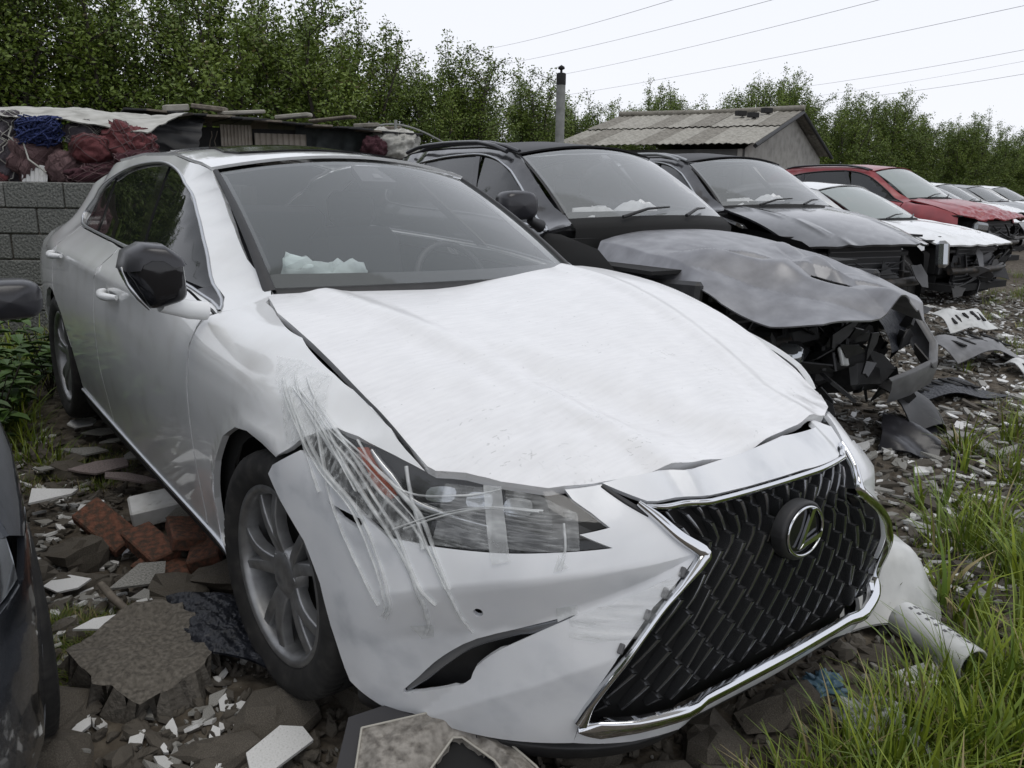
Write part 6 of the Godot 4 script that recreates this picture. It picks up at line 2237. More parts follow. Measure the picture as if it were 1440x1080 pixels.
# one shrub-like tree: several rising limbs, many leafy shoots
func tree_parts(sd: int, height: float, radius: float, shoots: int, per: int, leaf_len: float, feather: float) -> Array:
	var r := RandomNumberGenerator.new()
	r.seed = sd
	var tk := MB.new()
	var cr := MB.new()
	cr.use_c = true
	var limbs := []
	var stems := 5
	for k in stems:
		var a := TAU * k / stems + r.randf()
		var top := Vector3(cos(a) * radius * 0.55 * r.randf_range(0.4, 1.0), height * r.randf_range(0.72, 0.98), sin(a) * radius * 0.55 * r.randf_range(0.4, 1.0))
		var pts := []
		var rad := []
		for j in 6:
			var t := j / 5.0
			pts.append(Vector3(top.x * pow(t, 1.4), top.y * t, top.z * pow(t, 1.4)) + Vector3(r.randfn() * 0.06, 0, r.randfn() * 0.06) * t)
			rad.append(lerpf(0.075, 0.012, t))
		pts[0].y = -0.15
		tk.tube(pts, rad, 6)
		limbs.append(pts)
	for k in shoots:
		var lp: Array = limbs[r.randi() % stems]
		var t := r.randf_range(0.06, 1.0)
		var idx := mini(int(t * 5.0), 4)
		var base: Vector3 = (lp[idx] as Vector3).lerp(lp[idx + 1], t * 5.0 - idx)
		var a := r.randf() * TAU
		var reach := radius * r.randf_range(0.25, 1.0) * (1.0 - 0.45 * t)
		var rise := r.randf_range(0.15, 1.0) * feather * (0.5 + 0.5 * t)
		var tip := base + Vector3(cos(a) * reach, rise * height * 0.16 + 0.1, sin(a) * reach)
		if r.randf() < 0.36 and t > 0.45:
			tip = base + Vector3(cos(a) * reach * 0.22, height * r.randf_range(0.12, 0.30) * feather, sin(a) * reach * 0.22)
		var bend := base.lerp(tip, 0.55) + Vector3(0, -0.10 + 0.2 * r.randf(), 0)
		tk.tube([base, bend, tip], [0.012, 0.008, 0.003], 4, false)
		var tone := r.randf()
		for j in per:
			var q := pow(r.randf(), 0.75)
			var p := base.lerp(bend, q).lerp(bend.lerp(tip, q), q)
			p += Vector3(r.randfn(), r.randfn(), r.randfn()) * 0.085
			var d := Vector3(r.randfn(), r.randfn() * 0.7 + 0.25, r.randfn()).normalized()
			var b := d.cross(Vector3(r.randfn(), r.randfn(), r.randfn())).normalized()
			var L := leaf_len * r.randf_range(0.6, 1.25)
			var g := clampf(tone * 0.6 + r.randf() * 0.4, 0, 1)
			var col := Color(0.066 + 0.100 * g, 0.110 + 0.118 * g, 0.016 + 0.016 * g)
			if r.randf() < 0.04: col = Color(0.11, 0.10, 0.03)
			var nn := d.cross(b).normalized()
			var i0 := cr.vert(p, nn, col)
			cr.vert(p + d * L * 0.45 + b * L * 0.24, nn, col); cr.vert(p + d * L, nn, col); cr.vert(p + d * L * 0.45 - b * L * 0.24, nn, col)
			cr.tri(i0, i0 + 1, i0 + 2); cr.tri(i0, i0 + 2, i0 + 3)
	return [tk.mesh(), cr.mesh()]

func build_trees() -> void:
	var kinds := []
	for k in 5:
		kinds.append(tree_parts(500 + k, 4.4 + 0.25 * k, 1.9, 210, 125, 0.082, 1.0))
	var r := RandomNumberGenerator.new()
	r.seed = 909
	# line of the hedge: x, z, height
	var line := [[-17.0, -15.0, 6.6], [-12.0, -14.5, 6.4], [-7.5, -14.0, 5.6], [-4.5, -15.0, 4.6], [-1.2, -17.0, 3.7], [0.2, -22.0, 3.6], [3.2, -27.5, 4.0], [9.5, -31.0, 4.9], [14.5, -34.0, 4.6], [20.0, -38.0, 4.3], [27.0, -43.0, 4.0], [36.0, -50.0, 3.9], [48.0, -60.0, 4.0]]
	var cnt := [0, 0]
	for k in line.size() - 1:
		var a: Array = line[k]
		var b: Array = line[k + 1]
		var L := Vector2(b[0] - a[0], b[1] - a[1]).length()
		var n := int(ceil(L / 1.75))
		for j in n:
			var t := (j + 0.5) / n
			for row in 2:
				var x := lerpf(a[0], b[0], t) + r.randf_range(-0.5, 0.5) + row * 0.4
				var z := lerpf(a[1], b[1], t) + r.randf_range(-0.4, 0.4) - row * 1.6
				var h := lerpf(a[2], b[2], t) * r.randf_range(0.86, 1.10)
				var q: Array = kinds[r.randi() % 5]
				var s := h / 5.2
				cnt[row] += 1
				var lab := "%s tree from the left in the hedge's %s row, behind the shack and sacks" % [nth(cnt[row]), ["front", "back"][row]]
				var gr := "hedge trees behind the shack"
				if x > 0.0:
					lab = "%s tree from the left in the hedge's %s row, behind the shed" % [nth(cnt[row]), ["front", "back"][row]]
					gr = "hedge trees behind the shed"
				if x > 9.0:
					lab = "%s tree from the left in the hedge's %s row, beyond the far wrecks" % [nth(cnt[row]), ["front", "back"][row]]
					gr = "hedge trees at the far right"
				var o := thing("hedge_tree", lab, "tree", Transform3D(Basis(Vector3.UP, r.randf() * TAU).scaled_local(Vector3(s * 1.05, s, s * 1.05)), Vector3(x, ground_y(x, z), z)), gr)
				obj("trunk", q[0], M.bark, o)
				obj("crown", q[1], M.leaf, o)

	var yt := 0
	# trees beyond the frame on the sedan's right, which its glass and doors mirror
	for q in [[-8.8, 3.4], [-9.6, 1.2], [-10.2, -0.9], [-10.8, -3.2], [-7.6, 5.2], [-6.2, 6.9], [-11.2, -5.6], [-10.8, 2.6], [-11.8, 0.2], [-12.4, -2.2], [-9.6, 4.9], [-4.4, 7.8]]:
		var w: Array = kinds[r.randi() % 5]
		yt += 1
		var s := r.randf_range(1.05, 1.3)
		var o := thing("yard_tree", "leafy tree beyond the frame's left, mirrored in the sedan's side glass, %s of twelve" % nth(yt), "tree", Transform3D(Basis(Vector3.UP, r.randf() * TAU).scaled_local(Vector3(s, s, s)), Vector3(q[0], ground_y(q[0], q[1]), q[1])), "trees mirrored in the sedan's glass")
		obj("trunk", w[0], M.bark, o)
		obj("crown", w[1], M.leaf, o)

# ------------------------------------------------------------------ wall, sacks, shack, chimney, shed, wires
func sack_mesh(sd: int, wob: float) -> ArrayMesh:
	var n := FastNoiseLite.new()
	n.seed = sd
	n.frequency = 1.1
	n.fractal_octaves = 4
	var rows := []
	for j in 29:
		var row := []
		var th := PI * j / 28.0
		for k in 49:
			var ph := TAU * k / 48.0
			var d := Vector3(sin(th) * cos(ph), cos(th), sin(th) * sin(ph))
			var e := Vector3(signf(d.x) * pow(absf(d.x), 0.8), signf(d.y) * pow(absf(d.y), 0.9), signf(d.z) * pow(absf(d.z), 0.85))
			row.append(e * (1.0 + wob * n.get_noise_3dv(d * 1.3) + 0.10 * n.get_noise_3dv(d * 5.0) + 0.05 * absf(n.get_noise_3dv(d * 11.0))))
		rows.append(row)
	var mb := MB.new()
	mb.grid(rows, false)
	return mb.mesh()

func build_yard() -> void:
	var r := RandomNumberGenerator.new()
	r.seed = 31
	# block wall
	var wall := thing("block_wall", "grey concrete block wall under the net sacks at the left", "wall", Transform3D(Basis.IDENTITY, Vector3(0, 0, -6.72)))
	var bms := []
	for k in 4:
		var bm := MB.new()
		bm.box(Transform3D.IDENTITY, Vector3(0.462, 0.197, 0.19), 0.006 + 0.002 * k)
		bms.append(bm.mesh())
	var mb := MB.new()
	mb.box(Transform3D(Basis.IDENTITY, Vector3(-4.9, 0.60, 0)), Vector3(5.6, 1.46, 0.15))
	obj("mortar", mb.mesh(), M.concrete_dark, wall)
	for c in 7:
		for k in 12:
			var x := -7.6 + 0.472 * k + (0.236 if c % 2 == 1 else 0.0)
			obj("block", bms[r.randi() % 4], M.block if r.randf() < 0.65 else M.block_pale, wall, Transform3D(Basis(Vector3.UP, r.randf_range(-0.012, 0.012)), Vector3(x, 1.245 - 0.206 * c, r.randf_range(-0.006, 0.006))))
	# filled net sacks behind and on the wall: x, y, z, size, material, label
	var sacks := [
		[-4.30, 1.53, -7.05, Vector3(0.24, 0.22, 0.2), 0.35, "sack_grey", "grey-purple net sack at the photo's left edge above the wall"],
		[-3.98, 1.52, -7.02, Vector3(0.20, 0.20, 0.18), 0.3, "sack_pink", "dusty grey-pink net sack behind the blue tangle"],
		[-3.70, 1.45, -6.92, Vector3(0.13, 0.14, 0.13), 0.2, "sack_pink", "small upright pinkish sack standing on the wall"],
		[-3.50, 1.60, -6.98, Vector3(0.20, 0.13, 0.16), 0.22, "sack_red", "bright red net sack lying on its side"],
		[-3.22, 1.66, -7.05, Vector3(0.20, 0.15, 0.16), 0.5, "sack_red", "ragged crumpled red net heap under the tarp's corner"],
		[-3.12, 1.50, -6.98, Vector3(0.20, 0.12, 0.16), 0.4, "sack_maroon", "dark maroon net sack low beside the shack"],
		[-3.42, 1.42, -6.95, Vector3(0.30, 0.09, 0.16), 0.25, "sack_maroon", "flattened maroon sack along the wall's top"],
		[-3.62, 1.72, -7.15, Vector3(0.16, 0.12, 0.15), 0.35, "sack_grey", "grey net bundle between the blue tangle and red sacks"],
		[-4.25, 1.75, -7.15, Vector3(0.20, 0.16, 0.18), 0.3, "sack_grey", "dark grey-purple sack above the sack at the left edge"],
		[-4.32, 1.38, -6.95, Vector3(0.14, 0.13, 0.12), 0.3, "sack_red", "dull red sack end at the left edge, resting on the wall"],
		[-3.40, 1.70, -7.25, Vector3(0.22, 0.10, 0.16), 0.3, "sack_pink", "pale pinkish bundle under the tarp behind the red sacks"],
		[-4.75, 1.55, -7.05, Vector3(0.28, 0.24, 0.2), 0.3, "sack_pink", "pinkish sack farthest left on the wall"]]
	var k := 0
	for q in sacks:
		var sk := sack_mesh(600 + k, q[4])
		var so := put("net_sack", sk, M[q[5]], Transform3D(Basis.from_euler(Vector3(0.1, k * 0.7, 0.25 * sin(k * 2.0))).scaled_local(q[3]), Vector3(q[0], q[1], q[2])), q[6], "sack", "net sacks on the block wall")
		# strands of the net lying over the filling
		var sv: PackedVector3Array = sk.surface_get_arrays(0)[Mesh.ARRAY_VERTEX]
		var nt := MB.new()
		for line in 26:
			var pts := []
			var c0 := r.randi() % 48
			var stp := 1 if line % 2 == 0 else -1
			for j in range(3, 26):
				pts.append(sv[j * 49 + posmod(c0 + stp * int(j * 0.9), 48)] * 1.03)
			nt.tube(pts, 0.022, 4, false)
		obj("net_strands", nt.mesh(), M.sack_pink if q[5] != "sack_grey" else M.tarp, so)
		k += 1
	mb = MB.new()
	for j in 26:
		var c := Vector3(-3.88, 1.76, -6.92)
		var pts := []
		for l in 14:
			pts.append(c + Vector3(r.randf_range(-0.17, 0.17), r.randf_range(-0.13, 0.11), r.randf_range(-0.10, 0.12)))
		var cv := Curve3D.new()
		for p in pts: cv.add_point(p, Vector3(r.randfn(), r.randfn(), r.randfn()) * 0.05, Vector3(r.randfn(), r.randfn(), r.randfn()) * 0.05)
		var out := []
		for l in 40: out.append(cv.sample_baked(cv.get_baked_length() * l / 39.0))
		mb.tube(out, 0.008, 4, false)
	put("blue_net_tangle", mb.mesh(), M.sack_blue, Transform3D.IDENTITY, "tangled bright blue netting heaped on top of the sacks", "net")
	# two hanging pale cords
	for q in [[[-3.98, 1.66, -6.84], [-3.93, 1.52, -6.80], [-3.80, 1.42, -6.80]], [[-4.08, 1.78, -6.88], [-4.10, 1.70, -6.85], [-4.02, 1.64, -6.84]]]:
		mb = MB.new()
		mb.tube([Vector3(q[0][0], q[0][1], q[0][2]), Vector3(q[1][0], q[1][1], q[1][2]), Vector3(q[2][0], q[2][1], q[2][2])], 0.008, 5)
		put("cord", mb.mesh(), M.tarp, Transform3D.IDENTITY, "pale cord hanging over the grey-pink sack below the blue netting" if q[0][0] > -4.0 else "pale cord end sticking out left of the blue netting", "cord")
	# white corrugated scrap leaning on the wall top
	mb = MB.new()
	var rows := []
	for j in 2:
		var row := []
		for l in 37:
			row.append(Vector3(-4.03 + l * 0.0058, 1.345 + j * 0.165 - 0.0012 * l * j, -6.84 + 0.008 * sin(l * 1.05) - 0.03 * j))
		rows.append(row)
	mb.grid(rows, false)
	var rb := []
	for row in rows:
		var w := []
		for p in row: w.append(p - Vector3(0, 0, 0.004))
		rb.append(w)
	mb.grid(rb, true)
	put("corrugated_scrap", mb.mesh(), M.tile, Transform3D.IDENTITY, "small white corrugated plastic piece standing on the wall", "plastic sheet")
	# off-white tarp drawn over the sacks
	var tn := FastNoiseLite.new()
	tn.seed = 8
	tn.frequency = 1.3
	tn.fractal_octaves = 4
	mb = MB.new()
	for side in 2:
		rows = []
		for j in 17:
			var row := []
			var v := j / 16.0
			for l in 61:
				var u := l / 60.0
				var x := lerpf(-5.6, -3.02, u)
				var top := 1.985 - 0.03 * sin(u * 9.0)
				var drop := 0.09 + 0.10 * sst(0.35, 1.0, u) + 0.03 * sin(u * 14.0)
				var y := top - drop * pow(v, 1.5) + 0.03 * tn.get_noise_2d(x * 2.0, v * 1.5)
				var z := lerpf(-8.0, -6.95, v) + 0.06 * tn.get_noise_2d(x * 2.0 + 9.0, v * 2.0)
				row.append(Vector3(x, y - 0.008 * side, z))
			rows.append(row)
		mb.grid(rows, side == 1)
	put("tarp", mb.mesh(), M.tarp, Transform3D.IDENTITY, "dirty off-white tarp stretched over the heap of sacks", "tarp")
	# the shack
	var sh := thing("shack", "low black scrap shack with tarps and boards behind the sedan's roof", "shack")
	mb = MB.new()
	mb.box(Transform3D(Basis(Vector3.UP, 0.35), Vector3(-2.75, 0.98, -9.9)), Vector3(3.2, 1.95, 0.06))
	obj("tarp_wall", mb.mesh(), M.tarp_dark, sh)
	mb = MB.new()
	mb.box(Transform3D(Basis(Vector3.UP, 0.2), Vector3(-4.15, 1.0, -9.55)), Vector3(0.06, 2.0, 2.2))
	obj("side_wall", mb.mesh(), M.tarp_dark, sh)
	# bulging black hood of tarp at the left end
	rows = []
	for j in 9:
		var row := []
		var v := j / 8.0
		for l in 21:
			var u := l / 20.0
			var a := PI * u
			row.append(Vector3(lerpf(-4.35, -3.35, v) + 0.02 * tn.get_noise_2d(u * 5, v * 5), 2.02 - 0.75 * pow(u, 1.5) + 0.05 * tn.get_noise_2d(u * 4.0, v * 4.0), -9.2 + 0.28 * sin(a * 0.6) + 0.08 * tn.get_noise_2d(v * 6.0, u * 6.0)))
		rows.append(row)
	mb = MB.new()
	mb.grid(rows, false)
	obj("hanging_tarp", mb.mesh(), M.tarp_dark, sh)
	# roof boards
	for j in 16:
		var t := j / 15.0
		var p := Vector3(lerpf(-4.25, -1.55, t), lerpf(2.075, 1.97, t) - 0.03 * t * t, lerpf(-9.5, -10.75, t))
		mb = MB.new()
		mb.box(Transform3D(Basis(Vector3.UP, 0.42 + r.randf_range(-0.15, 0.15)) * Basis(Vector3.BACK, -0.03 + r.randf_range(-0.04, 0.04)), p), Vector3(0.30, 0.022, 1.5), 0.004)
		obj("roof_board", mb.mesh(), M.tarp_dark if j % 3 != 1 else M.wood, sh)
	for q in [[-3.35, 2.14, -9.35, 0.36, 0.05, "wood"], [-3.05, 2.11, -9.5, 0.5, 0.04, "asbestos"], [-2.55, 2.10, -9.8, 0.4, 0.045, "asbestos"], [-2.15, 2.09, -10.0, 0.55, 0.03, "wood"], [-1.8, 2.04, -10.3, 0.3, 0.05, "asbestos_dark"], [-3.7, 2.13, -9.3, 0.25, 0.07, "asbestos"], [-1.55, 2.02, -10.5, 0.28, 0.05, "wood"]]:
		mb = MB.new()
		mb.box(Transform3D(Basis(Vector3.UP, r.randf_range(-0.3, 0.8)) * Basis(Vector3.BACK, r.randf_range(-0.1, 0.1)), Vector3(q[0], q[1], q[2])), Vector3(q[3], q[4], 0.16), 0.01)
		obj("roof_scrap", mb.mesh(), M[q[5]], sh)
	# beige corrugated board and ragged cloth on its front
	for q in [[-3.30, -2.98, 1.58, 1.98], [-2.96, -2.42, 1.55, 1.90]]:
		mb = MB.new()
		rows = []
		for j in 2:
			var row := []
			for l in 49:
				var x: float = lerpf(q[0], q[1], l / 48.0)
				row.append(Vector3(x, lerpf(q[2], q[3], j), -9.55 - (x + 3.3) * 0.37 + 0.012 * sin(l * 1.2) + 0.06))
			rows.append(row)
		mb.grid(rows, false)
		obj("corrugated_board", mb.mesh(), M.sheet_beige, sh)
	mb = MB.new()
	for side in 2:
		rows = []
		for j in 13:
			var row := []
			var v := j / 12.0
			for l in 61:
				var u := l / 60.0
				var x := lerpf(-2.55, -1.55, u)
				var L := 0.24 + 0.12 * absf(tn.get_noise_2d(x * 5.0, 3.0)) * 2.0 + 0.10 * sst(0.6, 1.0, u)
				row.append(Vector3(x, 2.0 - 0.06 * u - L * v, -9.95 - (x + 2.55) * 0.42 + 0.10 + 0.05 * sin(x * 22.0 + v * 2.0) * (0.3 + v) - 0.004 * side))
			rows.append(row)
		mb.grid(rows, side == 1)
	obj("ragged_cloth", mb.mesh(), M.cloth_green, sh)
	for x in [-4.1, -3.5, -2.4, -1.6]:
		mb = MB.new()
		mb.tube([Vector3(x, -0.05, -9.42 - (x + 4.1) * 0.42), Vector3(x + 0.02, 2.02, -9.42 - (x + 4.1) * 0.42)], 0.03, 6)
		obj("post", mb.mesh(), M.wood, sh)
	for q in [[-3.72, 2.0, -9.2], [-3.60, 1.98, -9.2], [-3.38, 1.9, -9.4], [-3.32, 1.9, -9.4]]:
		mb = MB.new()
		var pts := []
		for j in 9: pts.append(Vector3(q[0] + 0.03 * sin(j * 1.3 + q[0] * 9.0), q[1] - 0.05 * j, q[2] + 0.03 * cos(j)))
		mb.tube(pts, 0.006, 4)
		obj("loose_cord", mb.mesh(), M.wood, sh)
	# white sack bundle and bent pipe arch right of the shack
	put("white_bundle", sack_mesh(640, 0.3), M.tarp, Transform3D(Basis.IDENTITY.scaled(Vector3(0.30, 0.20, 0.25)), Vector3(-1.48, 1.80, -10.2)), "pale cloth bundle at the right end of the shack", "bundle")
	put("net_sack", sack_mesh(641, 0.4), M.sack_maroon, Transform3D(Basis.IDENTITY.scaled(Vector3(0.14, 0.13, 0.15)), Vector3(-1.66, 1.76, -9.95)), "dark red sack tucked beside the pale bundle right of the shack", "sack", "net sacks on the block wall")
	var arch := thing("pipe_arch", "thin bent metal pipe arch with an upright beside the shack", "pipe frame")
	mb = MB.new()
	var ap := []
	for j in 17:
		var t := j / 16.0
		ap.append(Vector3(lerpf(-1.85, -0.75, t), 1.95 + 0.17 * sin(PI * pow(t, 0.8)) - 0.16 * t, -10.3))
	mb.tube(ap, 0.013, 6)
	obj("arch", mb.mesh(), M.pipe, arch)
	mb = MB.new()
	mb.tube([Vector3(-1.45, -0.1, -10.3), Vector3(-1.45, 2.11, -10.3)], 0.02, 6)
	obj("upright", mb.mesh(), M.pipe, arch)
	# chimney pipe
	var ch := thing("chimney_pipe", "tall grey chimney pipe with black sooty top before the hedge", "chimney", Transform3D(Basis.IDENTITY, Vector3(0.71, 0, -13.65)))
	mb = MB.new()
	mb.lathe([Vector2(0.072, -0.1), Vector2(0.072, 2.95)], 20, Transform3D(Basis(Vector3.BACK, PI / 2)))
	obj("flue", mb.mesh(), M.pipe, ch)
	mb = MB.new()
	mb.lathe([Vector2(0.070, 2.90), Vector2(0.076, 2.92), Vector2(0.076, 3.08), Vector2(0.05, 3.09), Vector2(0.02, 3.09), Vector2(0.018, 3.14)], 20, Transform3D(Basis(Vector3.BACK, PI / 2)))
	obj("sooty_collar", mb.mesh(), M.soot, ch)
	mb = MB.new()
	mb.lathe([Vector2(0.015, 3.13), Vector2(0.055, 3.15), Vector2(0.05, 3.18), Vector2(0.015, 3.20), Vector2(0.001, 3.21)], 16, Transform3D(Basis(Vector3.BACK, PI / 2)))
	obj("cowl_cap", mb.mesh(), M.soot, ch)
	# shed with corrugated roof sheets
	var yaw := 0.55
	var ax := Vector3(cos(yaw), 0, sin(yaw))
	var wx := Vector3(-sin(yaw), 0, cos(yaw))
	var shed := thing("shed", "plastered shed with weathered corrugated sheet roof behind the black cars", "shed", Transform3D(Basis.IDENTITY, Vector3(5.034, 0, -17.885)))
	var L := 4.97
	var W := 4.03
	var ye := 2.276
	var yr := 3.217
	mb = MB.new()
	var e0 := Vector3(0, -0.1, 0) - ax * 0.25 - wx * 0.25
	var e1 := e0 - wx * (2 * W - 0.5)
	var pk := (e0 + e1) * 0.5
	mb.fquad(e0, e1, e1 + Vector3(0, ye + 0.02, 0), e0 + Vector3(0, ye + 0.02, 0))
	mb.ftri(e0 + Vector3(0, ye + 0.02, 0), e1 + Vector3(0, ye + 0.02, 0), pk + Vector3(0, yr + 0.05, 0))
	obj("gable_wall", mb.mesh(), M.plaster, shed)
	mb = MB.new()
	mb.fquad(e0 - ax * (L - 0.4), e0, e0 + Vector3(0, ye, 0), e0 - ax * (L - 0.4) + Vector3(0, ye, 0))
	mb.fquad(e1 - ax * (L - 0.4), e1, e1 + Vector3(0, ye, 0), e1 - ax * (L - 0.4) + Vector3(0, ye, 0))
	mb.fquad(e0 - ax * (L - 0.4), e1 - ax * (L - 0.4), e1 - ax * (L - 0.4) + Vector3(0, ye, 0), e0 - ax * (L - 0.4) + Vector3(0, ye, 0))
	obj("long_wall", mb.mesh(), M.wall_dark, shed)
	mb = MB.new()
	mb.box(Transform3D(Basis(Vector3.UP, -yaw), e0 + Vector3(0, ye * 0.5, 0) + wx * 0.02 - ax * 0.1), Vector3(0.10, ye, 0.06))
	obj("corner_post", mb.mesh(), M.plaster, shed)
	for sl in 2:
		var sg := 1.0 if sl == 0 else -1.0
		var start := Vector3(0, ye, 0) if sl == 0 else -wx * 2 * W + Vector3(0, ye, 0)
		var up := (-wx * W * sg + Vector3(0, yr - ye, 0))
		for rw in 2:
			for c in 9:
				mb = MB.new()
				rows = []
				var lift := 0.022 * rw + 0.010 * (c % 2) + r.randf_range(0.0, 0.012)
				for j in 2:
					var row := []
					for l in 15:
						var s := (c + l / 14.0 * 1.03) / 9.0
						var q := start - ax * L * s + up * clampf((rw + j * 1.06) / 2.0, 0.0, 1.0) + Vector3(0, lift + 0.013 * sin(l / 14.0 * TAU * 3.5) - 0.006 * j * (1 - rw), 0)
						row.append(q)
					rows.append(row)
				mb.grid(rows, sl == 0)
				var low := []
				for row in rows:
					var w := []
					for p in row: w.append(p - Vector3(0, 0.012, 0))
					low.append(w)
				mb.grid(low, sl == 1)
				obj("roof_sheet", mb.mesh(), M.asbestos if (c * 7 + rw * 3) % 5 < 3 else M.asbestos_dark, shed)
	mb = MB.new()
	mb.tube([-wx * W + Vector3(0, yr + 0.09, 0) + ax * 0.05, -wx * W + Vector3(0, yr + 0.06, 0) - ax * L * 0.5, -wx * W + Vector3(0, yr + 0.09, 0) - ax * L], 0.07, 8)
	obj("ridge_cap", mb.mesh(), M.asbestos_dark, shed)
	for sg in [0.0, 1.0]:
		mb = MB.new()
		var b0 := (Vector3(0, ye, 0) if sg == 0.0 else -wx * 2 * W + Vector3(0, ye, 0)) + ax * 0.03 - Vector3(0, 0.05, 0)
		mb.tube([b0, -wx * W + Vector3(0, yr - 0.02, 0) + ax * 0.03], 0.055, 4)
		obj("barge_board", mb.mesh(), M.tarp_dark, shed)
	for q in [[0.9, 0.72], [1.3, 0.80], [0.75, 0.88]]:
		mb = MB.new()
		mb.box(Transform3D(Basis(Vector3.UP, 0.4), Vector3(0, ye, 0) - ax * q[0] + (-wx * W + Vector3(0, yr - ye, 0)) * q[1] + Vector3(0, 0.13, 0)), Vector3(0.26, 0.12, 0.16), 0.01)
		obj("roof_weight", mb.mesh(), M.soot, shed)
	# overhead wires: far end to near end
	var labels := ["topmost overhead wire, leaving the frame's top left of the middle", "second overhead wire from the top", "third overhead wire from the top", "long overhead wire crossing the sky to the right edge", "fifth overhead wire from the top, at the right", "thin sixth overhead wire from the top, at the right", "lowest overhead wire above the right hedge"]
	k = 0
	for w in WIRES:
		mb = MB.new()
		var a := Vector3(w[0], w[1], w[2])
		var b := Vector3(w[3], w[4], w[5])
		var pts := []
		for j in 25:
			var t := -0.35 + 1.7 * j / 24.0
			pts.append(a.lerp(b, t) + Vector3(0, 0.6 * (t - 0.0) * (t - 1.0), 0))
		mb.tube(pts, 0.012 if k != 5 else 0.008, 5)
		put("overhead_wire", mb.mesh(), M.wire, Transform3D.IDENTITY, labels[k], "wire", "overhead wires")
		k += 1

# ------------------------------------------------------------------ the row of wrecks and the parts lying about
func car_at(x: float, z: float, yaw: float, y := 0.0) -> Transform3D:
	var fwd := Vector3(sin(yaw), 0, cos(yaw))
	return Transform3D(Basis(fwd.cross(Vector3.UP), Vector3.UP, -fwd), Vector3(x, y, z))

static func tent(d: float, w: float) -> float:
	return maxf(0.0, 1.0 - sqrt(d * d + 0.0004) / w)

